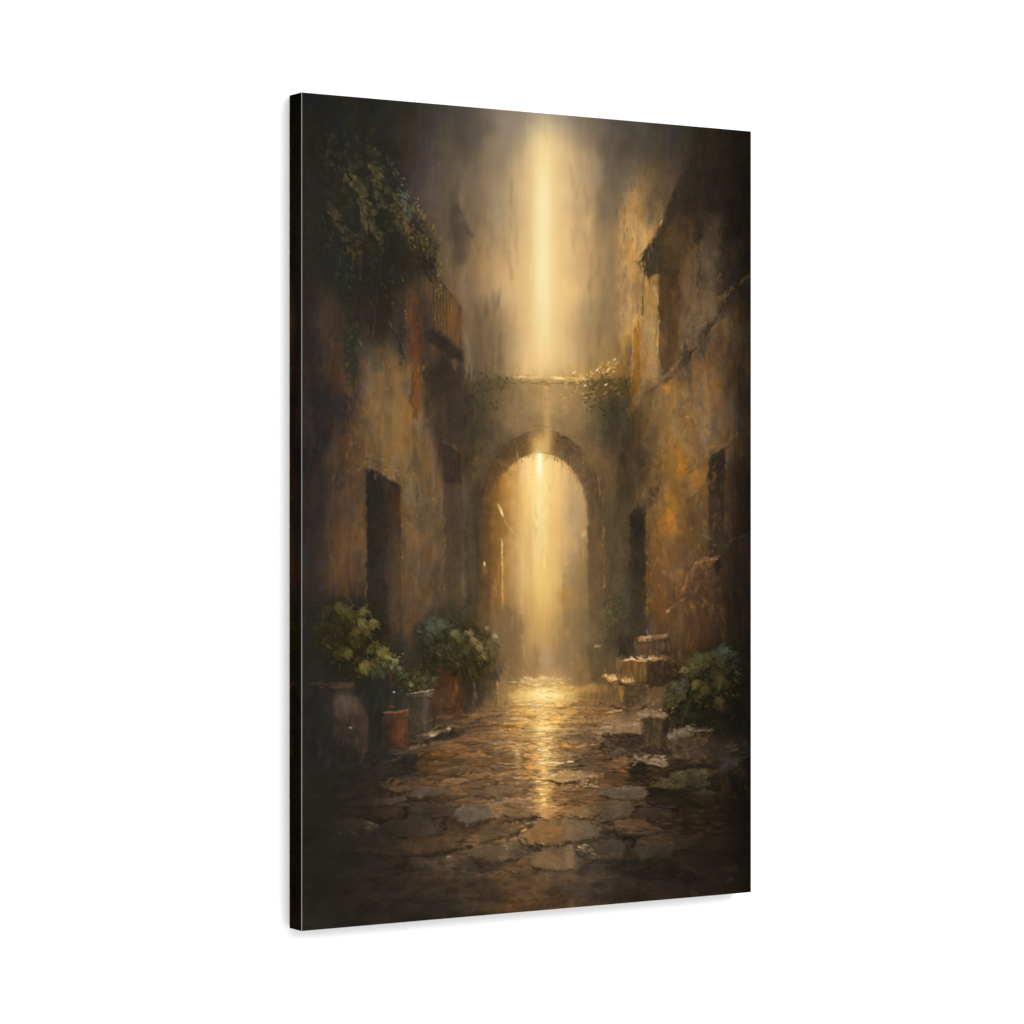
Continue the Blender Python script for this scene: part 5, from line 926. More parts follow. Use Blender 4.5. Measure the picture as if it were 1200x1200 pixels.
along([(799, 694), (803, 681), (808, 669), (815, 661), (824, 656), (838, 655)], 60, [(132, 84, 48), (148, 98, 60), (112, 70, 40)], (4, 9), (1.4, 3.2), 1.8, off=2)
along([(800, 690), (806, 672), (816, 660), (826, 654), (842, 654)], 22, [(186, 138, 98), (166, 118, 80)], (2.5, 6), (.9, 1.7), .9)
cluster((839, 655, 847, 674), 8, [(30, 26, 22), (38, 31, 25)], (5, 10), (2, 4), (80, 20), (.6, .9))
cluster((747, 802, 790, 838), 60, [(124, 96, 64), (140, 110, 76), (96, 74, 50), (112, 84, 54)], (4, 12), (1.4, 3.2), (-36, 14), (.4, .8))
cluster((738, 806, 760, 828), 16, [(84, 70, 54), (120, 96, 70)], (4, 10), (1.2, 2.4), (-20, 12), (.5, .8))
# stones on the right
along([(700, 855), (716, 853), (734, 849), (750, 850)], 50, [(150, 118, 84), (136, 106, 76), (168, 136, 100)], (5, 12), (1.8, 4), 2.2)
along([(702, 854), (716, 852)], 8, [(214, 184, 142), (196, 164, 122)], (3, 8), (1, 2), .8)
cluster((708, 861, 752, 874), 34, [(60, 48, 36), (50, 41, 32), (72, 57, 42)], (6, 14), (2, 4), (-2, 12), (.45, .8)); cluster((714, 860, 726, 865), 6, [(166, 140, 106)], (2, 5), (1, 2), (0, 20), (.5, .8))
cluster((754, 842, 784, 882), 60, [(80, 62, 40), (70, 55, 37), (92, 72, 46), (60, 48, 34)], (8, 22), (2, 4.5), (88, 8), (.45, .8))
along([(748, 838), (760, 836), (772, 834), (784, 840)], 40, [(164, 138, 106), (148, 120, 88), (190, 164, 134), (120, 96, 70)], (2.5, 7), (1.2, 2.8), 2)
cluster((781, 860, 838, 892), 90, [(84, 64, 46), (74, 57, 42), (96, 74, 54), (64, 50, 37)], (5, 14), (2, 4.5), (60, 40), (.4, .75))
cluster((828, 856, 840, 886), 12, [(54, 42, 32), (62, 48, 36)], (8, 16), (2, 4), (88, 10), (.5, .8)); cluster((795, 885, 835, 898), 20, [(60, 47, 35), (50, 41, 31)], (6, 14), (2, 4), (0, 20), (.4, .7))
along([(783, 866), (790, 858), (802, 854), (818, 855)], 44, [(142, 126, 108), (128, 113, 96), (158, 142, 122)], (4, 11), (1.6, 3.6), 2, off=1)
along([(818, 855), (834, 856)], 10, [(98, 78, 60), (112, 90, 72)], (4, 9), (1.4, 3), 1.2); cluster((798, 868, 806, 880), 6, [(150, 116, 84), (124, 94, 68)], (3, 7), (1, 2), (100, 20), (.5, .8))
cluster((742, 885, 782, 898), 50, [(172, 146, 122), (150, 122, 98), (120, 96, 76), (190, 166, 144), (166, 124, 92)], (3, 8), (1.2, 3), (10, 25), (.45, .9))
cluster((740, 900, 785, 916), 26, [(66, 54, 40), (56, 46, 35), (80, 64, 46)], (5, 12), (2, 4), (0, 20), (.4, .75))
cluster((738, 896, 762, 916), 40, [(40, 35, 28), (48, 41, 32), (34, 30, 25)], (4, 10), (2, 4), (60, 50), (.5, .85)); cluster((742, 900, 760, 914), 6, [(92, 76, 56), (72, 60, 46)], (2, 5), (1, 1.8), (20, 30), (.5, .8))
cluster((765, 910, 800, 924), 40, [(84, 77, 50), (74, 68, 45), (96, 88, 58), (64, 58, 40)], (4, 11), (1.8, 3.8), (-22, 14), (.5, .85))
cluster((796, 902, 832, 918), 40, [(80, 73, 48), (70, 64, 43), (90, 82, 54), (60, 54, 38)], (4, 11), (1.8, 4), (10, 25), (.5, .85))
cluster((806, 918, 830, 926), 12, [(70, 63, 43), (58, 52, 37)], (5, 10), (1.6, 3), (-10, 10), (.5, .8))
along([(759, 924), (780, 928), (800, 929), (835, 921)], 44, [(32, 28, 22), (40, 34, 26)], (6, 16), (2, 4), 1.6, off=1.5); along([(784, 912), (790, 917), (796, 917)], 5, [(42, 38, 28)], (2, 4), (1.4, 2.4), .8)
cluster((838, 868, 878, 905), 44, [(58, 52, 43), (66, 61, 52), (48, 43, 34), (44, 38, 30)], (6, 16), (2, 4.5), (-32, 14), (.35, .7)); cluster((845, 890, 866, 904), 12, [(70, 69, 64), (60, 58, 52)], (6, 12), (1.6, 3.4), (-25, 12), (.4, .7))
cluster((840, 905, 880, 945), 20, [(40, 32, 25), (58, 42, 30), (34, 29, 23)], (10, 22), (2, 5), (85, 10), (.4, .7))
# plant on the right
cluster((790, 760, 884, 860), 130, [(34, 33, 25), (28, 27, 20), (42, 40, 29)], (6, 16), (2, 5), (140, 25), (.35, .7))
for x, y, L, g, c in [(815, 772, 18, 160, (92, 90, 52)), (828, 770, 16, 170, (82, 82, 50)), (806, 780, 17, 155, (108, 102, 58)), (822, 781, 18, 150, (88, 86, 48)), (800, 787, 14, 165, (126, 120, 82)), (840, 775, 18, 165, (66, 68, 46)), (846, 763, 14, 175, (68, 76, 72)), (838, 766, 12, 170, (60, 68, 62)), (852, 770, 12, 160, (58, 64, 60)),
                      (812, 790, 16, 140, (76, 78, 48)), (834, 790, 18, 150, (64, 62, 40)), (850, 786, 16, 150, (52, 54, 40)), (814, 803, 15, 120, (104, 94, 50)), (824, 808, 18, 105, (88, 78, 42)), (844, 798, 20, 100, (80, 70, 38)), (836, 804, 16, 130, (72, 64, 38)), (858, 800, 16, 120, (52, 46, 30)), (842, 824, 18, 95, (76, 63, 35)), (850, 832, 14, 90, (60, 50, 30)),
                      (800, 802, 16, 140, (82, 88, 74)), (794, 810, 15, 135, (74, 80, 66)), (788, 818, 14, 140, (80, 82, 50)), (798, 818, 15, 125, (86, 84, 46)), (790, 804, 12, 140, (108, 106, 70)), (806, 828, 14, 120, (60, 60, 36)), (802, 838, 14, 110, (66, 66, 40)), (782, 828, 12, 135, (72, 66, 42)), (826, 822, 12, 120, (44, 44, 30)), (862, 776, 14, 150, (50, 56, 50))]:
    frond(x, y, L, g, c)
cluster((804, 806, 812, 820), 5, [(24, 24, 18)], (5, 10), (2, 4), (120, 20), (.6, .9)); cluster((824, 815, 838, 850), 16, [(26, 25, 19), (30, 30, 22)], (6, 14), (2, 5), (110, 20), (.5, .85))
along([(798, 790), (806, 787), (816, 784)], 8, [(150, 140, 98), (124, 118, 80)], (3, 7), (.9, 1.8), 1.2); along([(802, 797), (790, 812), (784, 822)], 10, [(104, 116, 108), (92, 100, 84)], (4, 9), (1, 2), 1.4)
# plant over the jar
cluster((366, 705, 452, 800), 120, [(44, 44, 34), (38, 38, 31), (52, 51, 36)], (6, 16), (2, 5), (40, 40), (.3, .65))
for x, y, L, g, c in [(398, 713, 17, 30, (90, 84, 47)), (408, 720, 17, 35, (96, 89, 50)), (427, 716, 15, 12, (112, 106, 56)), (420, 722, 14, 60, (84, 79, 46)), (425, 732, 17, 38, (124, 114, 62)), (438, 731, 15, 18, (130, 120, 68)), (418, 743, 14, 60, (98, 92, 50)), (404, 728, 16, 60, (68, 66, 41)), (430, 744, 12, 60, (104, 97, 52)), (408, 767, 15, 95, (108, 95, 46)), (402, 764, 14, 150, (92, 80, 42)),
                      (428, 783, 19, 75, (136, 120, 55)), (440, 779, 15, 45, (94, 93, 50)), (436, 764, 15, 30, (102, 97, 52)), (448, 765, 18, 22, (132, 119, 57)), (454, 771, 10, 30, (166, 152, 98)), (446, 790, 14, 60, (66, 74, 52)), (436, 792, 12, 80, (74, 78, 48)), (390, 745, 18, 80, (56, 54, 36)), (383, 753, 16, 110, (60, 53, 34)), (416, 756, 14, 70, (80, 77, 45)), (394, 730, 14, 70, (58, 57, 37)), (450, 780, 10, 45, (112, 110, 62))]:
    frond(x, y, L, g, c)
# middle plant
cluster((488, 735, 574, 812), 150, [(46, 44, 33), (54, 51, 37), (40, 39, 31), (60, 54, 38)], (5, 14), (2, 5), (60, 40), (.35, .7))
cluster((490, 722, 535, 748), 46, [(78, 86, 74), (66, 74, 62), (92, 98, 84), (58, 64, 52)], (6, 15), (2, 4.5), (20, 25), (.35, .7))
cluster((505, 745, 545, 775), 40, [(74, 74, 54), (64, 62, 44), (84, 80, 54), (56, 54, 40)], (6, 15), (2, 4.5), (60, 30), (.35, .7))
for x, y, L, g, c in [(505, 737, 14, 30, (86, 94, 80)), (518, 733, 15, 20, (92, 96, 78)), (514, 743, 14, 40, (78, 88, 76)), (534, 744, 14, 40, (132, 116, 68)), (541, 752, 13, 60, (104, 94, 56)), (546, 764, 14, 80, (86, 80, 48)), (555, 752, 13, 45, (146, 126, 78)), (562, 760, 12, 50, (168, 142, 92)), (568, 770, 12, 60, (136, 116, 76)), (527, 760, 14, 80, (78, 80, 60)), (532, 770, 13, 90, (80, 72, 45)), (552, 742, 8, 40, (168, 156, 118)),
                      (571, 737, 7, 30, (156, 146, 114)), (580, 747, 10, 30, (180, 172, 146)), (574, 756, 9, 50, (130, 116, 84)), (578, 768, 9, 60, (122, 108, 78)), (556, 786, 14, 95, (92, 72, 40)), (570, 786, 12, 85, (78, 64, 40)), (560, 770, 12, 75, (84, 74, 46)), (498, 752, 12, 60, (60, 66, 54)), (540, 786, 12, 95, (70, 60, 38)), (582, 782, 9, 70, (108, 92, 64))]:
    frond(x, y, L, g, c, .8)
cluster((548, 772, 584, 806), 40, [(72, 60, 38), (56, 48, 34), (92, 72, 42), (46, 41, 31)], (7, 16), (1.4, 3.2), (84, 16), (.4, .75))
along([(548, 740), (556, 750), (564, 762), (570, 772)], 12, [(190, 162, 108), (160, 134, 86)], (4, 9), (1, 2.2), 1.4); cluster((566, 735, 592, 765), 16, [(176, 164, 132), (146, 128, 92), (120, 104, 74)], (2, 5), (.9, 1.8), (30, 40), (.4, .8))
cluster((510, 704, 560, 726), 30, [(70, 63, 47), (60, 55, 42), (84, 74, 55)], (5, 12), (2, 4.5), (80, 40), (.25, .5))
# small plant over the pots
cluster((460, 775, 512, 812), 60, [(44, 46, 36), (38, 40, 32), (54, 54, 40)], (4, 10), (1.6, 3.6), (30, 50), (.35, .7))
for x, y, L, g, c in [(500, 795, 11, 15, (112, 112, 78)), (508, 797, 9, 25, (104, 114, 92)), (494, 797, 11, 30, (96, 100, 68)), (482, 803, 10, 60, (120, 124, 98)), (462, 776, 9, 50, (136, 128, 82)), (468, 785, 10, 60, (104, 108, 80)), (488, 790, 11, 20, (84, 90, 62)), (476, 793, 10, 60, (76, 84, 60)), (498, 803, 9, 40, (66, 76, 58)), (510, 804, 7, 30, (92, 106, 86)), (474, 802, 9, 90, (56, 64, 48)), (464, 796, 9, 90, (50, 58, 44)), (486, 796, 8, 40, (98, 102, 72))]:
    frond(x, y, L, g, c, .8)
# pots: dragged strokes
cluster((507, 794, 545, 840), 90, [(84, 54, 34), (98, 62, 36), (72, 48, 33), (110, 70, 40), (60, 44, 32)], (6, 16), (2, 4.5), (85, 25), (.35, .7))
cluster((502, 828, 545, 850), 24, [(58, 44, 34), (48, 40, 32), (70, 50, 36)], (6, 14), (2, 4.5), (0, 20), (.4, .7)); along([(534, 799), (535, 812)], 6, [(160, 112, 66), (136, 92, 52)], (3, 8), (1, 2), .8)
cluster((449, 842, 478, 876), 50, [(84, 54, 35), (98, 62, 38), (68, 47, 33), (110, 68, 40)], (6, 16), (1.8, 4), (88, 10), (.35, .7)); cluster((449, 840, 462, 878), 24, [(52, 41, 32), (60, 45, 33)], (8, 18), (2, 4), (88, 8), (.35, .65)); cluster((450, 868, 472, 880), 12, [(44, 37, 30)], (5, 12), (2, 4), (0, 20), (.4, .7))
cluster((478, 820, 504, 858), 44, [(66, 57, 45), (78, 67, 52), (56, 48, 38), (88, 76, 58)], (7, 18), (1.8, 4), (89, 7), (.35, .65)); along([(474, 816), (490, 815), (508, 811)], 14, [(112, 98, 76), (92, 80, 62)], (4, 10), (1.4, 2.6), 1.2); along([(484, 813), (498, 811.5), (508, 809)], 9, [(176, 164, 142), (150, 136, 112)], (3, 7), (.9, 1.8), .7)
cluster((372, 812, 428, 905), 90, [(56, 45, 39), (48, 41, 36), (64, 50, 42), (42, 38, 34)], (8, 22), (2, 5), (88, 14), (.3, .6)); cluster((392, 816, 420, 838), 26, [(92, 76, 65), (80, 65, 55), (104, 88, 76)], (5, 13), (2, 4.5), (50, 25), (.3, .6)); along([(416, 822), (425, 838), (428, 858), (426, 880)], 16, [(86, 64, 50), (72, 55, 44)], (6, 14), (1.6, 3.2), 1.2)
along([(366, 803), (390, 803), (414, 803)], 18, [(74, 56, 47), (62, 49, 42), (88, 64, 52)], (6, 14), (1.6, 3.2), 1.4); dab(410, 853.5, 4, 2.2, 0, (190, 176, 160), .9); dab(461, 811.5, 3.2, 2.6, 0, (206, 196, 176), .95)
cluster((553, 800, 596, 828), 36, [(92, 74, 50), (112, 88, 58), (76, 62, 44), (132, 104, 66)], (7, 18), (1.4, 3), (88, 8), (.35, .65)); along([(582, 796), (583.5, 814)], 6, [(190, 148, 90)], (4, 9), (1.2, 2), .7); along([(592, 796), (593, 812)], 5, [(170, 130, 78)], (4, 9), (1.2, 2), .7)
# kerb on the left
along([(476, 876), (500, 870), (514, 862), (530, 856), (540, 858)], 50, [(50, 42, 34), (62, 50, 40), (42, 36, 31)], (4, 11), (1.8, 4), 2.2); along([(536, 860), (552, 850), (566, 844)], 26, [(66, 53, 41), (84, 66, 48)], (4, 10), (1.6, 3.4), 2)
along([(490, 863), (508, 860), (520, 857), (528, 853)], 20, [(176, 142, 104), (150, 116, 82), (206, 176, 138)], (3, 8), (1, 2.2), 1.2); along([(478, 876), (500, 873)], 12, [(134, 104, 76), (110, 86, 62)], (4, 10), (1, 2.2), 1.2)
cluster((500, 838, 590, 856), 50, [(112, 90, 64), (92, 74, 56), (134, 106, 72), (76, 64, 52)], (6, 18), (1.4, 3.2), (-14, 8), (.35, .7)); cluster((452, 880, 488, 886), 12, [(84, 72, 58), (66, 58, 48)], (6, 14), (1.2, 2.4), (-2, 4), (.45, .75))
cluster((440, 888, 488, 926), 60, [(42, 38, 33), (50, 43, 36), (60, 49, 39), (38, 35, 31)], (6, 16), (2, 4.5), (-24, 16), (.35, .7)); cluster((352, 880, 440, 955), 60, [(40, 37, 33), (46, 41, 36), (37, 35, 32)], (10, 26), (3, 7), (-15, 15), (.3, .6))
cluster((448, 912, 492, 928), 26, [(94, 71, 50), (82, 64, 47), (72, 57, 44)], (6, 15), (1.6, 3.6), (-4, 8), (.4, .75)); cluster((474, 922, 528, 934), 26, [(84, 76, 65), (74, 66, 56), (96, 87, 75)], (6, 16), (1.5, 3.2), (-5, 6), (.4, .75))
cluster((395, 958, 445, 978), 40, [(58, 52, 44), (50, 45, 39), (68, 60, 50)], (4, 12), (1.6, 3.6), (15, 30), (.35, .7)); along([(425, 963), (442, 968)], 7, [(104, 98, 76), (88, 84, 62)], (4, 9), (1, 2), .8); cluster((428, 968, 442, 975), 6, [(82, 82, 56)], (3, 7), (1, 2), (0, 25), (.5, .8))
# bridge light and blossom
blob(650, 470, 32, 26, (188, 152, 96), .6, 0, 5); blob(612, 478, 22, 22, (136, 110, 78), .5, 0, 5); blob(636, 500, 30, 8, (150, 120, 82), .45, 0, 4); blob(680, 480, 16, 20, (142, 114, 74), .5, 0, 5)
shaft(641, 4.5, 440, 540, 10, 16, (214, 170, 104), .5)
cluster((606, 452, 690, 502), 70, [(146, 118, 82), (160, 128, 86), (128, 102, 72), (176, 140, 92)], (5, 14), (1.8, 4), (60, 50), (.15, .4))
cluster((684, 445, 742, 490), 70, [(74, 66, 40), (60, 54, 36), (92, 78, 42), (50, 45, 32)], (4, 11), (1.8, 4), (60, 50), (.35, .7))
cluster((668, 440, 726, 466), 60, [(150, 114, 56), (186, 138, 66), (112, 90, 46), (206, 158, 84)], (2.5, 6), (1.2, 2.6), (-30, 40), (.35, .75))
along([(664, 446), (684, 440), (704, 434), (722, 422)], 46, [(236, 186, 104), (214, 162, 82), (255, 220, 146), (180, 134, 64)], (2.5, 6), (1.1, 2.4), 2.6); cluster((654, 452, 700, 472), 40, [(176, 132, 68), (150, 114, 62), (206, 158, 88)], (2.5, 6), (1, 2.2), (-30, 35), (.35, .75))
for x, y in [(699, 434), (685, 452), (720, 422), (713, 433), (673, 437), (710, 451)]: dab(x, y, 5.5, 2.4, -.6, (255, 228, 170), .9)
along([(604, 443), (640, 443), (690, 445)], 26, [(236, 196, 122), (206, 164, 98), (255, 224, 150)], (6, 16), (1.2, 2.6), .8); along([(600, 449), (690, 450)], 16, [(140, 106, 60), (120, 92, 56)], (8, 18), (1.2, 2.4), 1)
# shutter in the mist: blurred into the wall
for _ in range(160):
    x, y = rng.uniform(520, 566), rng.uniform(198, 325); dab(x, y, rng.uniform(8, 22), rng.uniform(2, 5), math.radians(90 + rng.normal(0, 6)), at(x + rng.normal(0, 4), y + rng.normal(0, 8)) * (1 + rng.normal(0, .03)), rng.uniform(.3, .6))
along([(538, 238), (548, 258), (557, 277)], 10, [(136, 115, 90), (120, 100, 78)], (5, 11), (1, 2), .8); along([(540, 250), (552, 276)], 8, [(70, 61, 53)], (5, 12), (2, 4), 1.4)
# ivy leaves drawn together by slanting strokes
for _ in range(900):
    x, y = rng.uniform(376, 512), rng.uniform(140, 330)
    if y < 150 + (x - 430) * 1.3 - 20 or y > 330: continue
    q = math.radians(62 + rng.normal(0, 22)); d = rng.normal(0, 5)
    dab(x, y, rng.uniform(3, 10), rng.uniform(1.2, 3), q, at(x + d * math.cos(q) + rng.normal(0, 1), y + d * math.sin(q) + rng.normal(0, 1)) * (1 + rng.normal(-.02, .08)), rng.uniform(.3, .65))
for box in ((380, 712, 455, 795), (492, 722, 584, 800), (784, 762, 870, 845)):
    for _ in range(260):
        x, y = rng.uniform(box[0], box[2]), rng.uniform(box[1], box[3]); q = math.radians((35 if x < 600 else 140) + rng.normal(0, 25)); d = rng.normal(0, 4)
        dab(x, y, rng.uniform(3, 8), rng.uniform(1, 2.4), q, at(x + d * math.cos(q) + rng.normal(0, 1), y + d * math.sin(q) + rng.normal(0, 1)) * (1 + rng.normal(-.03, .09)), rng.uniform(.35, .7))
# the walls a little greyer than first laid in
m_ = (.06 * np.clip(sm((555 - XX) / 30) + sm((XX - 735) / 30), 0, 1) * sm((YY - 430) / 60) * sm((900 - YY) / 60) + .14 * sm((YY - 880) / 60))[..., None]
lum = P.mean(-1, keepdims=True) * np.array([1.05, 1.0, .92], np.float32)
P += (lum - P) * m_
for cx, cy, rx, ry, c, a in [(772, 705, 14, 30, (92, 66, 42), .45), (392, 645, 16, 40, (80, 62, 47), .35), (800, 640, 20, 30, (104, 78, 50), .3)]: blob(cx, cy, rx, ry, c, a, 0, 6)
# leaves warmed to olive
for cx, cy, rx, ry in [(826, 806, 50, 50), (414, 752, 48, 50), (538, 764, 46, 44), (486, 796, 26, 18)]:
    m_ = np.exp(-(((XX - cx) / rx)**2 + ((YY - cy) / ry)**2)**2)[..., None]
    P *= 1 - m_ * np.array([.07, .12, .27], np.float32)
# air inside the arch
for cx, cy, rx, ry, c, a in [(603, 602, 9, 36, (216, 170, 106), .5), (611, 655, 12, 36, (224, 182, 124), .5), (633, 605, 5, 44, (246, 232, 176), .5), (660, 640, 16, 40, (220, 176, 114), .35), (586, 745, 18, 26, (146, 118, 80), .4), (692, 745, 18, 26, (130, 106, 70), .45), (671, 748, 13, 36, (152, 124, 84), .4), (628, 740, 14, 30, (204, 162, 102), .35), (640, 700, 14, 40, (222, 176, 104), .3), (730, 740, 12, 16, (62, 53, 39), .4)]:
    blob(cx, cy, rx, ry, c, a, 0, 5)
cluster((606, 540, 684, 660), 90, [(228, 184, 122), (206, 166, 110), (240, 204, 142), (190, 154, 106)], (8, 24), (2, 5), (90, 8), (.08, .25))
for cx, cy, rx, ry, c, a in [(674, 604, 9, 16, (170, 140, 102), .45), (680, 632, 6, 16, (150, 124, 88), .45), (664, 616, 7, 10, (190, 154, 108), .35), (668, 668, 10, 18, (158, 128, 88), .4), (680, 690, 7, 30, (152, 122, 80), .35), (664, 702, 8, 12, (180, 132, 68), .5)]: blob(cx, cy, rx, ry, c, a, 0, 5)
for x0, y0, x1, y1, c, n in [(658, 665, 670, 656, (206, 168, 114), 8), (661, 668, 661, 720, (136, 110, 74), 10), (683, 628, 686, 622, (230, 198, 144), 4), (687, 600, 687, 650, (196, 152, 92), 8), (600, 700, 600, 740, (176, 140, 90), 8), (612, 700, 613, 790, (196, 156, 98), 12)]:
    along([(x0, y0), (x1, y1)], n, [c], (5, 12), (1, 2.2), .8, (.35, .7))
# rim of the arch and the lit facade inside it
for cx, cy, rx, ry, c, a in [(690, 536, 8, 9, (128, 99, 64), .5), (703, 556, 5, 14, (120, 92, 58), .45), (574, 536, 8, 10, (96, 79, 56), .5), (592, 512, 12, 7, (112, 91, 64), .5), (604, 500, 14, 6, (140, 113, 78), .5), (666, 504, 14, 7, (146, 117, 78), .5), (712, 600, 5, 40, (92, 75, 54), .4),
                         (578, 562, 6, 14, (92, 70, 45), .6), (590, 548, 7, 9, (104, 78, 48), .6), (603, 538, 6, 5, (126, 92, 54), .5), (676, 606, 8, 20, (176, 145, 104), .4), (664, 570, 7, 16, (208, 168, 114), .35), (600, 640, 5, 40, (186, 143, 86), .35), (592, 760, 14, 40, (116, 93, 64), .4), (640, 770, 5, 18, (178, 152, 116), .5), (627, 772, 7, 16, (142, 113, 74), .5), (697, 690, 8, 60, (112, 90, 60), .35)]:
    blob(cx, cy, rx, ry, c, a, 0, 4)
for a_ in np.linspace(math.pi * 1.04, math.pi * 1.96, 60):
    for rr, cc in ((.93, (82, 63, 42)), (.99, (76, 59, 40))):
        x, y = 633 + 71 * rr * math.cos(a_), 603 + 98 * rr * math.sin(a_)
        if abs(x - 635) > 17: dab(x + rng.normal(0, 1.5), y + rng.normal(0, 1.5), rng.uniform(5, 13), rng.uniform(2, 4.5), math.atan2(98 * math.cos(a_), -71 * math.sin(a_)) + rng.normal(0, .25), np.array(cc) * rng.uniform(.85, 1.15), rng.uniform(.3, .6))
for a_ in np.linspace(math.pi * 1.08, math.pi * 1.92, 40):
    x, y = 635 + 75 * math.cos(a_), 603 + 103 * math.sin(a_)
    dab(x, y, rng.uniform(4, 10), rng.uniform(1.5, 3), math.atan2(98 * math.cos(a_), -71 * math.sin(a_)) + rng.normal(0, .3), np.array((132, 104, 70)) * rng.uniform(.8, 1.1) * (1 if x > 600 else .85), rng.uniform(.25, .55))
for x, y, L, w_, g, c, a in [(586, 597, 17, 4.2, 64, (255, 214, 130), .9), (588, 603, 10, 2.6, 62, (255, 236, 170), .8), (592, 612, 8, 2, 66, (244, 196, 112), .7), (599, 622, 17, 1.6, 50, (232, 190, 120), .75), (588, 648, 36, 2.6, 90, (255, 212, 122), .9), (588, 642, 18, 1.6, 90, (255, 238, 180), .8), (588.4, 690, 60, 2.6, 90, (214, 160, 80), .7), (592, 660, 40, 1.8, 91, (196, 148, 80), .5), (584, 668, 44, 3, 90, (176, 126, 62), .45), (577, 700, 40, 2.4, 91, (170, 122, 62), .5), (567.5, 661, 6, 2.6, 80, (255, 208, 132), .9), (611, 698, 40, 2, 90, (220, 178, 110), .4)]:
    dab(x, y, L, w_, math.radians(g), c, a)
# ivy: soft drooping leaf strokes with a broken lit edge
cluster((376, 150, 505, 330), 0, [(40, 39, 32)], (4, 8), (2, 4), (60, 20))
for _ in range(420):
    x, y = rng.uniform(372, 512), rng.uniform(145, 330)
    if y < 160 + max(0, x - 436) * 1.7: continue
    dab(x, y, rng.uniform(5, 14), rng.uniform(2, 5), math.radians(rng.normal(66, 20)), np.array([(40, 40, 32), (46, 44, 34), (36, 36, 30), (52, 48, 36)][rng.integers(4)]) * rng.uniform(.9, 1.1), rng.uniform(.25, .6))
def droop(x0, y0, x1, y1, n, cols, L, Wd, sp, ang, a=(.4, .8)):
    for _ in range(n):
        t = rng.uniform(); dab(x0 + (x1 - x0) * t + rng.normal(0, sp), y0 + (y1 - y0) * t + rng.normal(0, sp), rng.uniform(*L), rng.uniform(*Wd), math.radians(rng.normal(ang, 22)), np.array(cols[rng.integers(len(cols))], float) * rng.uniform(.82, 1.14), rng.uniform(*a))
droop(398, 195, 428, 238, 40, [(84, 76, 47), (72, 66, 43), (92, 83, 50)], (6, 14), (2.4, 5), 4, 62)
droop(430, 196, 446, 218, 22, [(90, 80, 49), (102, 90, 54), (74, 68, 45)], (5, 11), (2, 4), 3, 60)
droop(422, 240, 432, 274, 26, [(100, 86, 52), (88, 76, 47), (78, 68, 44)], (5, 12), (2, 4.5), 3, 75)
droop(440, 222, 448, 242, 16, [(72, 73, 54), (62, 64, 48)], (5, 12), (2.4, 4.5), 3, 70)
droop(438, 262, 446, 290, 20, [(74, 66, 45), (64, 60, 42)], (5, 12), (2, 4.5), 3, 80)
droop(386, 248, 406, 282, 24, [(90, 73, 47), (76, 64, 44), (66, 58, 42)], (4, 10), (1.6, 3.4), 2.4, 58); droop(406, 280, 420, 312, 18, [(82, 66, 42), (70, 58, 40)], (5, 12), (2, 4), 2.6, 70)
droop(452, 178, 468, 212, 24, [(64, 62, 47), (78, 76, 60), (54, 54, 42)], (4, 9), (1.4, 3), 3, 60)
droop(464, 224, 484, 258, 44, [(92, 93, 80), (76, 78, 62), (66, 66, 48), (106, 106, 92)], (4, 9), (1.1, 2.4), 3, 60)
droop(468, 252, 488, 296, 56, [(122, 100, 54), (100, 84, 47), (80, 70, 43), (140, 112, 60), (60, 56, 38)], (3, 8), (1.2, 2.8), 3.4, 70)
droop(484, 240, 512, 284, 60, [(106, 92, 52), (86, 77, 46), (68, 63, 41), (124, 106, 60)], (3, 7), (1.1, 2.6), 3.2, 75)
droop(496, 276, 514, 312, 50, [(112, 94, 50), (92, 78, 44), (70, 60, 38), (132, 110, 58), (50, 44, 33)], (3, 7), (1.1, 2.6), 3.4, 85)
droop(474, 262, 510, 296, 40, [(46, 43, 32), (54, 50, 36)], (4, 9), (1.6, 3.4), 6, 75)
droop(486, 296, 508, 322, 40, [(46, 39, 31), (54, 44, 33), (40, 35, 29)], (6, 14), (2, 4.5), 6, 75)
droop(470, 206, 512, 282, 22, [(150, 128, 78), (136, 118, 74)], (1.8, 3.4), (1, 1.7), 1.6, 60, (.5, .85)); droop(512, 284, 516, 342, 14, [(140, 116, 62), (112, 94, 52)], (2, 5), (1, 2), 1.6, 85)
# trailing vines
for x0, y0, y1, n, c in [(410, 300, 455, 70, (50, 51, 39)), (416, 380, 440, 24, (44, 46, 37)), (400, 290, 350, 24, (48, 48, 38)), (458, 310, 400, 44, (52, 51, 38)), (470, 380, 430, 20, (50, 46, 37)), (440, 300, 370, 24, (46, 44, 35)), (486, 300, 345, 20, (58, 52, 36)), (560, 450, 530, 40, (64, 58, 41)), (572, 446, 480, 24, (72, 66, 44))]:
    for k in range(n):
        y = rng.uniform(y0, y1); x = x0 + rng.normal(0, 3.4) + 3 * math.sin(y * .07)
        dab(x, y, rng.uniform(4, 9), rng.uniform(1.4, 3.4), math.radians(75 + rng.normal(0, 28)), np.array(c) * rng.uniform(.78, 1.25), rng.uniform(.4, .8))
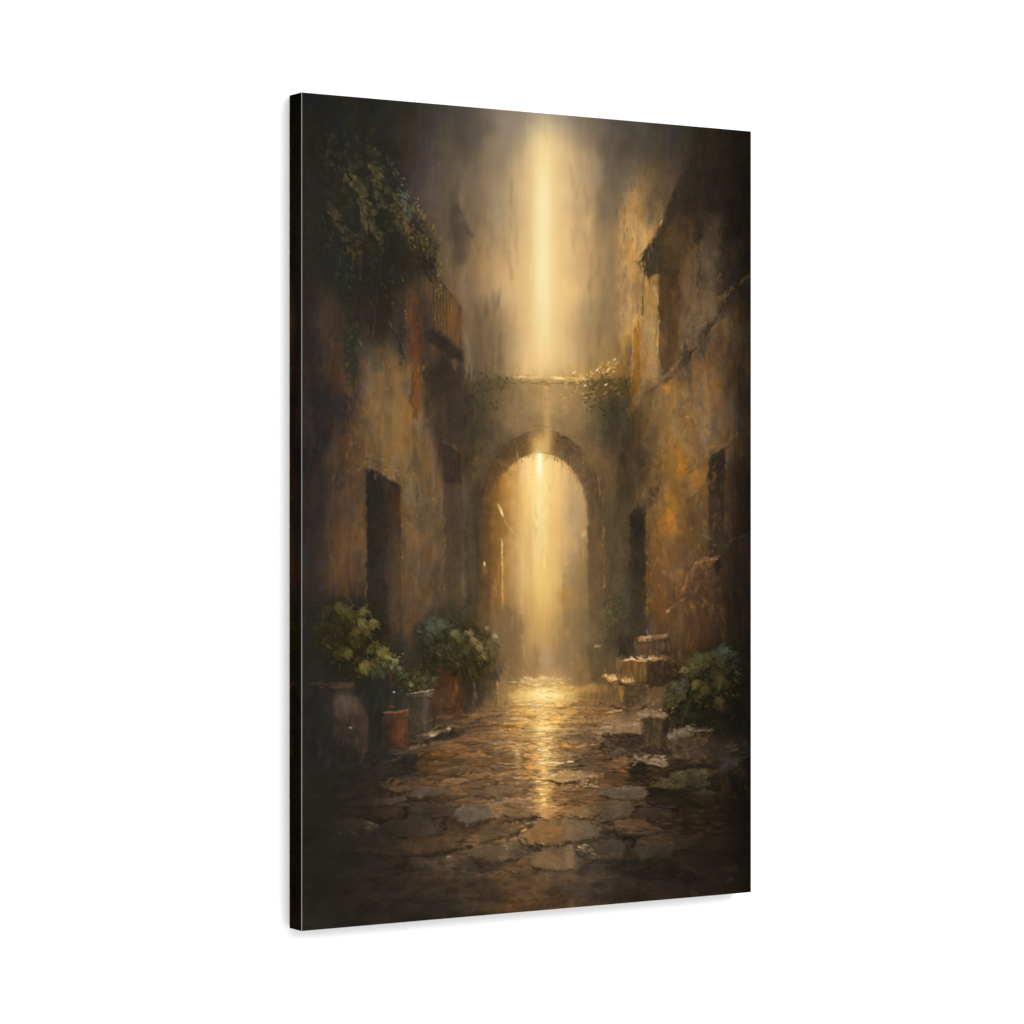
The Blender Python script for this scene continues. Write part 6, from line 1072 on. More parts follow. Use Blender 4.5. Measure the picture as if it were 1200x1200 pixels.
# mottled plaster
cluster((754, 435, 838, 720), 420, [(150, 108, 54), (120, 88, 52), (96, 72, 47), (166, 116, 50), (84, 64, 45), (136, 113, 82), (110, 78, 42)], (5, 17), (2, 5.5), (82, 32), (.15, .42))
cluster((800, 560, 846, 700), 90, [(84, 64, 44), (70, 54, 40), (104, 78, 48)], (6, 18), (2, 5), (85, 25), (.2, .45))
cluster((722, 245, 760, 440), 120, [(176, 136, 82), (150, 116, 70), (194, 150, 92), (128, 98, 60), (160, 130, 88)], (6, 20), (1.6, 4), (89, 12), (.15, .45))
cluster((796, 270, 850, 420), 110, [(104, 82, 58), (84, 66, 47), (116, 93, 66), (70, 56, 42)], (6, 20), (2, 5), (88, 15), (.15, .42))
cluster((405, 425, 500, 560), 230, [(124, 95, 60), (136, 104, 64), (104, 80, 53), (92, 72, 50), (116, 92, 62)], (5, 18), (2, 5), (88, 22), (.15, .4))
cluster((384, 560, 428, 700), 110, [(90, 67, 47), (76, 58, 43), (104, 74, 47), (66, 52, 41)], (6, 18), (2, 5), (89, 16), (.15, .42))
cluster((472, 560, 522, 720), 140, [(112, 87, 57), (98, 78, 53), (124, 94, 60), (86, 72, 53), (80, 66, 48)], (6, 20), (2, 5), (89, 14), (.15, .42))
cluster((476, 335, 494, 490), 46, [(70, 52, 38), (98, 62, 38), (58, 46, 37), (112, 66, 35)], (8, 24), (1.6, 4), (89, 6), (.3, .6))
cluster((360, 380, 410, 520), 60, [(56, 46, 39), (66, 52, 42), (48, 42, 38), (78, 58, 43)], (8, 24), (3, 6), (89, 10), (.15, .35))
for _ in range(120):      # small crusts of thick paint
    if rng.uniform() < .6: x, y = rng.uniform(752, 836), rng.uniform(420, 700)
    else: x, y = rng.uniform(410, 540), rng.uniform(430, 690)
    b = at(x, y); dab(x, y, rng.uniform(2.5, 7), rng.uniform(1.2, 2.4), math.radians(rng.normal(80, 40)), np.minimum(b * rng.choice([.68, 1.3, 1.45]), 225), rng.uniform(.35, .75))
for cx, cy, rx, ry, c, a in [(784, 608, 5, 12, (196, 126, 42), .5), (797, 545, 5, 12, (182, 120, 46), .4), (812, 560, 5, 8, (176, 118, 46), .4), (781, 455, 4, 6, (190, 132, 58), .5), (778, 520, 4, 18, (168, 118, 58), .35), (470, 480, 5, 20, (150, 110, 62), .3), (486, 632, 5, 8, (150, 108, 62), .4)]: blob(cx, cy, rx, ry, c, a, 0, 4)
# setts: a dark joint under a lit edge
for _ in range(130):
    t = rng.uniform(0, 1)**.9; y = 838 + 110 * t; x = 634 + rng.normal(0, 62 + 26 * t)
    if x < 470 or x > 790: continue
    sc = .45 + .75 * t; L = rng.uniform(6, 22) * sc; q = rng.normal(-.02, .09); b = at(x, y); nr = math.exp(-((x - 638) / 60)**2)
    dab(x, y + 1.1 * sc, L, rng.uniform(1.1, 2.6) * sc, q, b * rng.uniform(.45, .7), rng.uniform(.45, .85))
    if rng.uniform() < .55: dab(x + rng.normal(0, 2), y - .9 * sc, L * rng.uniform(.4, .9), rng.uniform(.8, 1.6), q, np.minimum(b * rng.uniform(1.25, 1.55 + .25 * nr), 250), rng.uniform(.4, .8))
def slab(pts, col, a=.8, rim=.45):
    poly(pts, col, a, 1.9, 2.6, tex=.16)
    x0, x1 = min(p[0] for p in pts), max(p[0] for p in pts); y0, y1 = min(p[1] for p in pts), max(p[1] for p in pts); yc = (y0 + y1) / 2
    for _ in range(int((x1 - x0) * (y1 - y0) / 42)):
        x, y = rng.uniform(x0 + 5, x1 - 5), rng.uniform(y0 + 3, y1 - 3); dab(x, y, rng.uniform(5, 15), rng.uniform(1.2, 3), rng.normal(-.05, .2), at(x, y) * (1 + rng.normal(0, .07)), rng.uniform(.3, .6))
    up = sorted([p for p in pts if p[1] <= yc + 1]); dn = sorted([p for p in pts if p[1] >= yc - 1])
    b = at((x0 + x1) / 2, yc)
    if len(up) > 1: along(up, int((x1 - x0) / 5), [b * 1.25, b * 1.12], (3, 8), (.9, 1.8), .8, (rim * .5, rim))
    if len(dn) > 1: along(dn, int((x1 - x0) / 2.6), [(48, 40, 32), (56, 46, 36), (40, 35, 29)], (4, 11), (1.3, 2.8), 1.0, (.4, .75), 1.8)
slab([(529, 957), (536, 949), (548, 946), (562, 946), (575, 949), (578, 955), (570, 961), (555, 966), (540, 965)], (98, 91, 80), .85)
slab([(613, 979), (625, 970), (633, 962), (650, 961), (668, 961), (682, 965), (698, 970), (702, 977), (690, 981), (672, 986), (655, 990), (630, 988), (618, 985)], hg(630, (130, 100, 62), 700, (93, 81, 67)), .85, .6)
blob(648, 975, 12, 9, (150, 110, 60), .5); blob(669, 975, 5, 12, (138, 118, 90), .45)
slab([(620, 1004), (632, 997), (655, 993), (670, 996), (673, 1018), (650, 1021), (625, 1016)], (110, 90, 66), .8); blob(646, 1007, 12, 7, (128, 102, 70), .4); blob(667, 1008, 5, 11, (126, 108, 86), .5)
slab([(674, 998), (690, 990), (712, 985), (728, 986), (734, 992), (725, 1002), (706, 1008), (684, 1006)], (67, 60, 50), .75, .7)
slab([(738, 997), (750, 990), (775, 988), (795, 991), (785, 1003), (755, 1008)], (61, 53, 44), .6, .3)
slab([(548, 1003), (560, 993), (580, 988), (600, 988), (613, 998), (604, 1006), (580, 1010)], (92, 79, 63), .75)
slab([(470, 992), (485, 984), (505, 982), (520, 986), (525, 991), (508, 999), (488, 1002)], (75, 61, 47), .75, .3)
slab([(698, 930), (714, 924), (738, 921), (752, 924), (759, 930), (758, 936), (735, 937), (712, 934)], (95, 85, 73), .8, .6)
slab([(700, 945), (715, 939), (735, 939), (744, 948), (735, 958), (708, 962)], (86, 74, 61), .7)
slab([(636, 912), (650, 907), (672, 905), (690, 906), (701, 909), (682, 914), (655, 918)], hg(640, (196, 156, 96), 700, (134, 112, 82)), .75, .8)
slab([(668, 953), (680, 946), (698, 945), (704, 952), (698, 958), (680, 959)], (112, 90, 63), .6)
slab([(590, 952), (604, 945), (622, 945), (628, 953), (612, 959), (598, 959)], (122, 98, 68), .5); slab([(556, 932), (572, 925), (598, 924), (602, 930), (586, 936)], (108, 92, 72), .55); slab([(476, 932), (494, 925), (520, 922), (528, 926), (514, 932), (494, 936)], (85, 77, 66), .6); slab([(450, 922), (464, 914), (478, 912), (491, 918), (480, 926), (462, 929)], (90, 70, 50), .6, .3)
slab([(536, 984), (556, 976), (580, 974), (586, 982), (566, 987)], (84, 70, 54), .45, .3); slab([(715, 968), (732, 960), (756, 960), (764, 968), (744, 974)], (98, 68, 43), .45, .3); slab([(500, 905), (520, 899), (548, 898), (552, 904), (526, 908)], (104, 84, 62), .45)
along([(606, 961), (620, 961), (630, 959)], 10, [(58, 47, 36)], (5, 11), (1.4, 2.8), .8); along([(604, 984), (616, 991), (634, 997)], 16, [(52, 44, 35), (60, 50, 39)], (6, 13), (2, 4), 1.4); along([(578, 984), (596, 981), (606, 977), (612, 971)], 14, [(58, 48, 37)], (5, 11), (1.6, 3), 1.2)
cluster((600, 964, 620, 977), 16, [(206, 160, 94), (176, 130, 74), (150, 108, 62)], (2.5, 7), (1, 2), (-25, 30), (.45, .85)); cluster((676, 990, 696, 999), 12, [(206, 176, 126), (176, 148, 108)], (3, 8), (.9, 1.6), (-5, 15), (.5, .9)); cluster((576, 950, 584, 964), 9, [(190, 146, 92), (150, 114, 72)], (2, 5), (1, 1.8), (0, 40), (.5, .85))
along([(690, 1006), (700, 1006), (712, 1004), (724, 998)], 9, [(126, 114, 96), (108, 98, 82)], (3, 7), (.9, 1.6), .8); along([(634, 917), (660, 921), (700, 921)], 18, [(216, 184, 130), (176, 146, 100)], (2.5, 7), (.9, 1.7), 1.6); cluster((592, 988, 600, 996), 5, [(206, 170, 116)], (2, 5), (1, 1.6), (30, 40), (.5, .9))
dab(525, 1004.5, 6, 1.8, 0, (150, 142, 128), .8); along([(500, 1003), (518, 1000), (536, 996), (552, 994)], 18, [(42, 37, 31)], (5, 12), (2, 4), 1.2); cluster((548, 1014, 585, 1024), 22, [(48, 43, 37), (56, 50, 42)], (6, 14), (1.4, 3), (5, 10), (.4, .75))
for cx, cy, n in [(764, 748, 10), (772, 772, 10)]:
    for _ in range(n): dab(cx + rng.normal(6, 6), cy + rng.normal(0, 1.6), rng.uniform(4, 9), rng.uniform(1.2, 2.6), rng.normal(-.1, .2), np.array((104, 78, 52)) * rng.uniform(.8, 1.2), rng.uniform(.4, .75))
cluster((724, 742, 744, 770), 24, [(54, 45, 34), (62, 52, 39), (48, 40, 31)], (8, 16), (2.5, 5), (85, 20), (.4, .7))
# accents: sharp lights laid on last
def spark(x, y, l, w_, col, a, q=0.0): dab(x, y, l, w_, q + rng.normal(0, .05), col, a)
for x, y, rx, ry, c, a in [(638, 815, 36, 9, (250, 206, 116), .5), (639, 815, 17, 6, (255, 240, 180), .8), (690, 808, 20, 4, (220, 166, 86), .4), (637, 854, 9, 3, (255, 244, 190), .8), (637, 854, 20, 6, (240, 190, 100), .4), (638, 884, 9, 10, (246, 198, 108), .35)]:
    blob(x, y, rx, ry, c, a, 0, 1.6)
for _ in range(300):
    t = rng.uniform(0, 1); y = 800 + 150 * t**1.1; wv = 34 if y < 828 else 15 - 6 * t
    x = 637 + rng.normal(0, wv * .8); g_ = math.exp(-((x - 637) / (wv * 1.5))**2) * (1 - .4 * t)
    spark(x, y, rng.uniform(4, 13), rng.uniform(.8, 1.9), [(255, 230, 158), (252, 208, 120), (255, 246, 204), (232, 172, 84)][rng.integers(4)], rng.uniform(.3, .9) * g_)
for x, y, l in [(636, 853, 14), (640, 848, 8), (634, 860, 12), (640, 866, 14), (634, 872, 10), (638, 880, 12), (640, 886, 10), (634, 891, 8), (637, 896, 9), (638, 903, 8), (631, 916, 8), (638, 919, 7), (633, 925, 9), (636, 931, 10), (637, 938, 7), (637, 943, 5), (642, 894, 22), (646, 910, 10), (655, 895, 14), (668, 893, 10), (604, 880, 9), (606, 884, 6)]:
    spark(x, y, l, 1.8, (255, 234, 166), .9)
for x0, y0, x1, y1, n, c in [(708, 793, 744, 799, 14, (236, 190, 120)), (712, 796, 738, 800, 12, (255, 214, 144)), (732, 774, 762, 772, 9, (226, 178, 118)), (736, 773, 756, 771, 6, (250, 214, 154)), (748, 749, 768, 747, 6, (190, 142, 92)), (752, 749, 766, 747, 5, (232, 190, 132)),
                         (782, 717, 800, 704, 10, (190, 156, 112)), (781, 718, 786, 714, 4, (226, 196, 150)), (800, 692, 814, 664, 12, (150, 104, 68)), (816, 661, 840, 655, 12, (172, 128, 88)), (700, 855, 748, 849, 20, (176, 142, 104)), (748, 841, 780, 838, 16, (186, 156, 118)), (782, 866, 800, 856, 10, (150, 130, 106)), (800, 856, 826, 853, 8, (132, 116, 96)),
                         (740, 886, 780, 893, 18, (168, 144, 118)), (764, 919, 800, 906, 12, (100, 92, 64)), (800, 906, 826, 903, 8, (92, 86, 60)), (495, 862, 528, 855, 10, (170, 138, 102)), (700, 930, 740, 924, 12, (140, 126, 104)), (536, 950, 566, 947, 8, (132, 124, 110)), (636, 911, 698, 908, 22, (206, 172, 118)), (664, 914, 700, 922, 14, (220, 190, 140)), (676, 994, 700, 1004, 8, (150, 128, 96)), (614, 966, 634, 962, 8, (200, 152, 88))]:
    for k in range(n):
        t = rng.uniform(0, 1); q = math.atan2(y1 - y0, x1 - x0)
        spark(x0 + (x1 - x0) * t + rng.normal(0, .8), y0 + (y1 - y0) * t + rng.normal(0, 1.1), rng.uniform(2.5, 8), rng.uniform(.9, 2.0), np.array(c) * rng.uniform(.8, 1.1), rng.uniform(.45, .9), q)
for x0, y0, x1, y1, n, c in [(712, 862, 754, 863, 14, (46, 38, 30)), (742, 902, 760, 912, 8, (34, 29, 24)), (760, 926, 830, 924, 18, (32, 28, 23)), (612, 992, 700, 988, 20, (56, 46, 36)), (604, 962, 632, 959, 8, (58, 47, 35)), (580, 984, 610, 976, 8, (60, 48, 36)), (500, 1003, 550, 994, 12, (42, 37, 31)), (536, 966, 576, 964, 10, (54, 45, 36)), (476, 874, 532, 860, 12, (48, 40, 33)), (455, 920, 487, 885, 14, (40, 37, 32)), (450, 930, 480, 912, 8, (42, 38, 33))]:
    for k in range(n):
        t = rng.uniform(0, 1); q = math.atan2(y1 - y0, x1 - x0)
        spark(x0 + (x1 - x0) * t + rng.normal(0, 1), y0 + (y1 - y0) * t + rng.normal(0, 1.2), rng.uniform(4, 12), rng.uniform(1.2, 3), np.array(c) * rng.uniform(.9, 1.1), rng.uniform(.4, .8), q)
# dim rim of the picture
edge = np.exp(-((XX - 880) / 24)**2) * .28
P *= (1 - edge)[..., None]
P += (FIN * .9 + .8 * STV)[..., None]
# ---------------------------------------------------------------- last corrections
# stones: dark gaps so that the blocks stand apart, fuller faces
cluster((704, 862, 756, 882), 34, [(44, 36, 28), (52, 42, 32)], (7, 16), (2.5, 5), (0, 16), (.5, .8))
cluster((755, 846, 776, 878), 30, [(92, 72, 47), (82, 64, 42), (100, 80, 54)], (8, 20), (2, 4.5), (88, 8), (.45, .8))
cluster((776, 846, 784, 884), 14, [(40, 33, 26), (48, 39, 29)], (9, 18), (2.5, 5), (86, 10), (.5, .85)); cluster((752, 878, 788, 888), 16, [(42, 34, 27)], (7, 14), (2.4, 5), (0, 16), (.5, .8))
cluster((785, 866, 830, 890), 60, [(94, 72, 52), (84, 64, 47), (104, 80, 58), (76, 58, 42)], (5, 13), (2, 4.5), (55, 40), (.4, .75))
cluster((831, 860, 842, 892), 12, [(46, 36, 28), (54, 42, 32)], (9, 18), (2.5, 5), (86, 10), (.5, .8)); cluster((786, 891, 842, 902), 26, [(38, 31, 25), (46, 37, 29)], (8, 18), (2.5, 5), (4, 16), (.5, .85))
along([(786, 866), (793, 857), (806, 854), (834, 855)], 26, [(128, 112, 94), (104, 88, 70)], (4, 10), (1.6, 3.2), 1.6); cluster((744, 898, 786, 904), 12, [(48, 38, 29)], (6, 14), (2, 4), (10, 14), (.5, .8))
cluster((838, 898, 880, 940), 20, [(36, 30, 24), (46, 36, 28)], (10, 22), (3, 6), (80, 20), (.4, .7)); along([(764, 921), (782, 914), (800, 906), (828, 904)], 14, [(100, 93, 64), (88, 81, 54)], (4, 9), (1.4, 2.8), 2)
# steps: solid risers under shorter treads
cluster((722, 779, 757, 799), 46, [(124, 91, 53), (112, 82, 48), (138, 100, 56), (100, 74, 45)], (7, 18), (2, 4), (90, 6), (.5, .85))
cluster((743, 752, 778, 769), 40, [(100, 78, 54), (90, 70, 49), (108, 82, 54)], (6, 14), (2, 4), (89, 10), (.5, .8))
cluster((702, 801, 727, 824), 34, [(122, 93, 57), (134, 102, 62), (110, 84, 52)], (8, 18), (2, 4.5), (88, 12), (.4, .7)); cluster((732, 804, 752, 828), 26, [(84, 64, 43), (74, 57, 39), (98, 74, 47)], (6, 14), (2, 4), (86, 20), (.5, .8))
cluster((757, 776, 783, 802), 24, [(66, 51, 36), (74, 57, 40)], (8, 18), (2.4, 4.5), (90, 8), (.5, .8)); along([(722, 800), (758, 801), (784, 804)], 16, [(52, 41, 30)], (6, 12), (2, 3.6), 1.2); along([(742, 771), (784, 770)], 12, [(56, 44, 32)], (6, 12), (1.6, 3), 1); along([(703, 826), (735, 832), (758, 828)], 14, [(66, 51, 36)], (6, 14), (2, 3.6), 1.4)
along([(760, 748), (784, 745)], 10, [(118, 90, 60), (96, 74, 51)], (4, 10), (1.4, 2.8), 1); along([(764, 772), (782, 771)], 10, [(124, 94, 62), (104, 80, 55)], (4, 10), (1.4, 2.8), 1)
# plants: dark hollows and spiky outlines
for cx, cy, rx, ry, a0, cols, n in [(822, 802, 44, 40, 200, [(84, 78, 44), (66, 64, 40), (98, 92, 54)], 70), (418, 750, 40, 42, 30, [(92, 86, 46), (74, 71, 42), (112, 102, 54)], 70), (540, 764, 44, 34, 40, [(78, 74, 50), (66, 64, 46), (98, 88, 56)], 80), (488, 794, 24, 14, 30, [(84, 88, 60), (70, 76, 54)], 36)]:
    for _ in range(n):
        th = rng.uniform(0, 2 * math.pi); r = rng.uniform(.45, 1.05); x, y = cx + rx * r * math.cos(th), cy + ry * r * math.sin(th)
        if y > cy + ry * .85: continue
        g = math.radians(rng.normal(a0, 40)); c = np.array(cols[rng.integers(len(cols))], float) * rng.uniform(.75, 1.1)
        dab(x, y, rng.uniform(5, 11), rng.uniform(1.2, 2.4), g, c, rng.uniform(.4, .8))
    for _ in range(n):
        th = rng.uniform(0, 2 * math.pi); r = math.sqrt(rng.uniform(0, .8)); x, y = cx + rx * r * math.cos(th), cy + ry * r * math.sin(th)
        dab(x, y, rng.uniform(4, 10), rng.uniform(1.2, 2.8), math.radians(rng.normal(a0, 45)), at(x, y) * rng.uniform(.5, .72), rng.uniform(.4, .75))
for x, y, L, g, c in [(800, 786, 12, 160, (124, 118, 78)), (816, 773, 14, 165, (98, 94, 54)), (813, 804, 13, 115, (106, 95, 50)), (843, 800, 16, 100, (80, 70, 38)), (843, 826, 15, 95, (74, 62, 34)), (826, 810, 13, 105, (88, 78, 42)), (848, 762, 11, 175, (76, 84, 80)), (796, 812, 13, 138, (80, 86, 72)),
                      (428, 717, 13, 12, (112, 106, 56)), (438, 731, 13, 18, (130, 120, 66)), (427, 784, 16, 75, (136, 120, 54)), (449, 766, 14, 24, (132, 119, 57)), (425, 733, 13, 40, (118, 108, 58)), (407, 768, 13, 100, (106, 94, 46)), (400, 713, 14, 28, (90, 84, 46)),
                      (534, 744, 12, 40, (132, 116, 68)), (555, 752, 11, 45, (146, 126, 78)), (563, 761, 11, 52, (166, 140, 90)), (518, 734, 13, 22, (88, 92, 74)), (546, 765, 12, 80, (86, 80, 46)), (580, 747, 8, 30, (176, 166, 138))]:
    frond(x, y, L, g, c, .75)
# pots: rounder, quieter, urn catching a little light
cluster((392, 816, 427, 872), 60, [(76, 60, 50), (66, 52, 44), (86, 68, 56)], (7, 18), (2.5, 5), (86, 18), (.25, .5)); blob(405, 827, 11, 9, (98, 81, 69), .5, 20); cluster((431, 806, 446, 880), 34, [(37, 36, 31), (42, 40, 33)], (8, 18), (2.5, 5), (88, 12), (.4, .7)); along([(417, 815), (426, 832), (430, 850), (428, 872), (421, 895)], 22, [(82, 63, 50), (70, 55, 44)], (5, 12), (1.4, 2.8), .8); cluster((354, 815, 384, 930), 30, [(38, 36, 33)], (10, 24), (4, 7), (88, 10), (.3, .6))
cluster((446, 846, 455, 878), 18, [(44, 38, 31)], (7, 16), (2, 4), (84, 6), (.5, .85)); cluster((474, 844, 480, 878), 10, [(50, 42, 33)], (7, 14), (1.6, 3.4), (98, 6), (.5, .8)); cluster((502, 794, 512, 806), 8, [(52, 46, 35)], (5, 10), (2, 4), (60, 20), (.5, .8)); cluster((540, 794, 550, 842), 18, [(56, 46, 35), (48, 42, 32)], (8, 18), (2, 4.5), (92, 8), (.45, .75)); cluster((502, 824, 512, 850), 14, [(54, 44, 34)], (7, 14), (2, 4), (80, 10), (.45, .75)); along([(449, 835), (464, 836), (479, 832)], 14, [(136, 92, 60), (112, 74, 48)], (3, 8), (1.1, 2.2), .7)
# misty left facade: shutter sunk into the wall, soft uprights
blob(538, 268, 14, 36, (92, 77, 60), .42, 0, 5); blob(524, 260, 8, 50, (84, 70, 56), .4, 0, 5)
cluster((545, 320, 553, 435), 40, [(124, 103, 78), (112, 92, 69), (134, 111, 84)], (14, 40), (2, 4.5), (90, 3), (.2, .45)); cluster((556, 345, 588, 436), 60, [(98, 80, 58), (110, 90, 65), (88, 73, 53)], (14, 36), (2.5, 6), (90, 5), (.18, .4)); cluster((690, 300, 722, 430), 60, [(146, 120, 82), (126, 104, 74), (160, 130, 86)], (14, 36), (2.5, 6), (90, 6), (.18, .4)); cluster((560, 200, 606, 330), 50, [(150, 126, 94), (136, 114, 86), (166, 138, 100)], (18, 46), (3, 7), (90, 5), (.12, .3)); cluster((668, 170, 700, 300), 40, [(170, 142, 104), (156, 130, 96), (184, 154, 112)], (18, 46), (3, 7), (90, 5), (.12, .3))
# slabs a little warmer, broken by strokes
for _ in range(260):
    x, y = rng.uniform(530, 760), rng.uniform(922, 1020); b = at(x, y); dab(x, y, rng.uniform(5, 15), rng.uniform(1.2, 3.2), rng.normal(-.03, .14), b * np.array([1.08, 1.0, .88]) * rng.choice([.72, .9, 1.06, 1.2]), rng.uniform(.25, .6))
# warm lights on the masonry
for cx, cy, rx, ry, c, a in [(780, 500, 14, 30, (142, 108, 62), .3), (797, 545, 7, 20, (170, 116, 46), .35), (786, 606, 9, 26, (170, 112, 44), .4), (818, 562, 8, 14, (164, 112, 46), .35), (768, 690, 6, 30, (120, 78, 38), .35), (464, 490, 22, 36, (134, 103, 62), .3), (628, 478, 34, 18, (168, 134, 88), .3), (690, 540, 12, 14, (130, 98, 60), .35), (744, 400, 4, 30, (170, 114, 44), .3), (736, 300, 12, 40, (184, 142, 86), .3)]: blob(cx, cy, rx, ry, c, a, 0, 6)
# wet-in-wet: some passages are blended smooth
def soften(src, n, vert=False):
    b = src.copy()
    for _ in range(n):
        for ax in ((0, 0, 0, 1) if vert else (0, 1)): b = (np.roll(b, 1, ax) + np.roll(b, -1, ax) + b) / 3
    return b
S1 = soften(P, 5); S2 = soften(P, 7, True)
m1 = np.zeros_like(XX)
for x0, y0, x1, y1, s_, a in [(354, 808, 432, 940, 8, .85), (446, 838, 480, 878, 5, .6), (478, 818, 506, 860, 5, .65), (505, 794, 548, 848, 6, .75), (548, 796, 598, 830, 6, .6), (778, 700, 850, 775, 10, .7), (802, 668, 884, 720, 8, .65), (754, 846, 782, 884, 5, .55), (782, 868, 842, 898, 5, .65),
                              (722, 778, 786, 802, 4, .45), (743, 752, 784, 770, 4, .5), (700, 803, 757, 828, 4, .5), (840, 862, 884, 945, 8, .6), (395, 930, 620, 1090, 30, .35), (640, 1000, 870, 1080, 30, .35), (352, 560, 428, 700, 20, .3), (752, 430, 850, 720, 20, .28), (400, 430, 520, 720, 20, .25)]:
    m1 = np.maximum(m1, a * box_mask(x0, y0, x1, y1, s_))
P += (S1 - P) * m1[..., None]
m2 = np.maximum(.8 * box_mask(528, 100, 722, 428, 20), .5 * np.clip(hazein, 0, 1) * sm((YY - 545) / 20))
P += (S2 - P) * (m2 * (1 - .6 * np.exp(-((XX - 588) / 5)**2) * sm((YY - 580) / 10)))[..., None]
for cx, cy, rx, ry in [(826, 806, 50, 50), (414, 752, 48, 50), (538, 764, 46, 44)]:
    P *= 1 - .07 * np.exp(-(((XX - cx) / rx)**2 + ((YY - cy) / ry)**2)**2)[..., None]
dab(410, 853.5, 4, 2.2, 0, (190, 176, 160), .85); dab(461, 811.5, 3.2, 2.6, 0, (206, 196, 176), .9)
along([(449, 835), (464, 836), (479, 832)], 10, [(140, 98, 66), (116, 78, 52)], (3, 8), (1, 1.9), .5); along([(450, 842), (464, 843), (477, 841)], 8, [(58, 43, 33)], (4, 9), (1, 1.8), .5); along([(482, 814), (498, 811.5), (508, 809)], 8, [(172, 160, 138), (140, 126, 104)], (3, 7), (.9, 1.6), .5); along([(480, 821), (505, 819)], 7, [(54, 46, 37)], (5, 10), (1, 2), .5)
# warm the near paving and quieten the pale stone tops
P *= 1 - (sm((YY - 890) / 40) * (1 - .5 * sm((YY - 1030) / 40)))[..., None] * np.array([-.03, .015, .07], np.float32)
for cx, cy, rx, ry, k in [(765, 838, 18, 7, .14), (806, 858, 26, 8, .16), (762, 891, 22, 9, .1), (796, 914, 38, 14, .12), (556, 956, 26, 12, .08), (728, 930, 32, 10, .08)]:
    P *= 1 - (k * np.exp(-(((XX - cx) / rx)**2 + ((YY - cy) / ry)**2)))[..., None] * np.array([.8, 1.0, 1.25], np.float32)
# shaded rubble tying the stones and steps together
cluster((784, 836, 850, 856), 26, [(44, 40, 29), (56, 46, 34), (38, 35, 27)], (6, 16), (2.5, 5), (-10, 30), (.35, .65)); cluster((726, 866, 760, 884), 16, [(76, 60, 43), (62, 50, 37)], (6, 14), (2.4, 4.5), (0, 20), (.35, .65)); cluster((786, 770, 806, 806), 22, [(70, 54, 38), (58, 46, 34), (84, 64, 44)], (7, 16), (2.5, 5), (95, 20), (.35, .65)); cluster((842, 870, 876, 900), 20, [(58, 51, 41), (68, 60, 49), (46, 40, 32)], (6, 15), (2.5, 5), (-25, 20), (.35, .65))
cluster((752, 844, 786, 882), 46, [(68, 54, 38), (58, 46, 34), (80, 62, 43), (50, 41, 31)], (6, 15), (3, 6), (60, 40), (.35, .6)); cluster((746, 866, 760, 886), 10, [(52, 42, 32)], (6, 12), (3, 5), (60, 30), (.4, .7)); cluster((776, 862, 800, 890), 14, [(70, 55, 40), (58, 46, 34)], (6, 12), (3, 5), (40, 40), (.4, .65))
blob(605, 526, 6, 9, (98, 74, 46), .6, 0, 3)
# arch: masonry showing in the ring
for a_ in np.linspace(math.pi * 1.06, math.pi * 1.94, 17):
    c_, s_ = math.cos(a_), math.sin(a_); x0, y0 = 632 + 57 * c_, 605 + 75 * s_; x1, y1 = 635 + 70 * c_, 603 + 96 * s_
    if abs(x0 - 634) > 12: dab((x0 + x1) / 2, (y0 + y1) / 2, math.hypot(x1 - x0, y1 - y0), 1.6, math.atan2(y1 - y0, x1 - x0), at((x0 + x1) / 2, (y0 + y1) / 2) * .78, .5); dab((x0 + x1) / 2 + 3, (y0 + y1) / 2, 9, 4.5, math.atan2(y1 - y0, x1 - x0), at((x0 + x1) / 2, (y0 + y1) / 2) * 1.14, .35)
for a_ in np.linspace(math.pi * 1.5, math.pi * 1.97, 26):
    dab(632 + 56.5 * math.cos(a_), 605 + 74.5 * math.sin(a_), 8, 1.8, math.atan2(75 * math.cos(a_), -56 * math.sin(a_)), (150, 112, 64), rng.uniform(.25, .6))
# crisp edges of thick paint
B_ = P.copy()
for ax in (0, 1):
    for _ in range(2): B_ = (np.roll(B_, 1, ax) + np.roll(B_, -1, ax) + B_) / 3
P += .75 * np.clip(P - B_, -26, 26)
# the print is a little soft
P[1:-1, 1:-1] = .6 * P[1:-1, 1:-1] + .1 * (P[:-2, 1:-1] + P[2:, 1:-1] + P[1:-1, :-2] + P[1:-1, 2:])
#PAINT-END

# ---- print colours for the grid
P = np.clip(P, 8, 255)
np.clip(P, 0, 255, out=P)
def sample(px, py):
    fx = np.clip((px - X0) * S - .5, 0, NWX - 1.001); fy = np.clip((py - Y0) * S - .5, 0, NHY - 1.001)
    ix, iy = fx.astype(int), fy.astype(int); fx = (fx - ix)[..., None]; fy = (fy - iy)[..., None]
    return (P[iy, ix] * (1 - fx) + P[iy, ix + 1] * fx) * (1 - fy) + (P[iy + 1, ix] * (1 - fx) + P[iy + 1, ix + 1] * fx) * fy
def lin(c):
    c = c / 255.0
    return np.where(c <= .04045, c / 12.92, ((c + .055) / 1.055)**2.4)
SIDE_GAIN = 1.15
WORLD = 1.3
BOX = ((1.1, -4.2, 1.8), (0, 0, 0), (2.5, 2.0), 118)

# ------------------------------------------------------------------ scene
E = 1.70                               # light reaching the print (tuned)
def material(name, rough=.9, spec=.1):
    m = bpy.data.materials.new(name); m.use_nodes = True
    b = m.node_tree.nodes['Principled BSDF']
    b.inputs['Roughness'].default_value = rough
    b.inputs['Specular IOR Level'].default_value = spec
    return m, m.node_tree, b

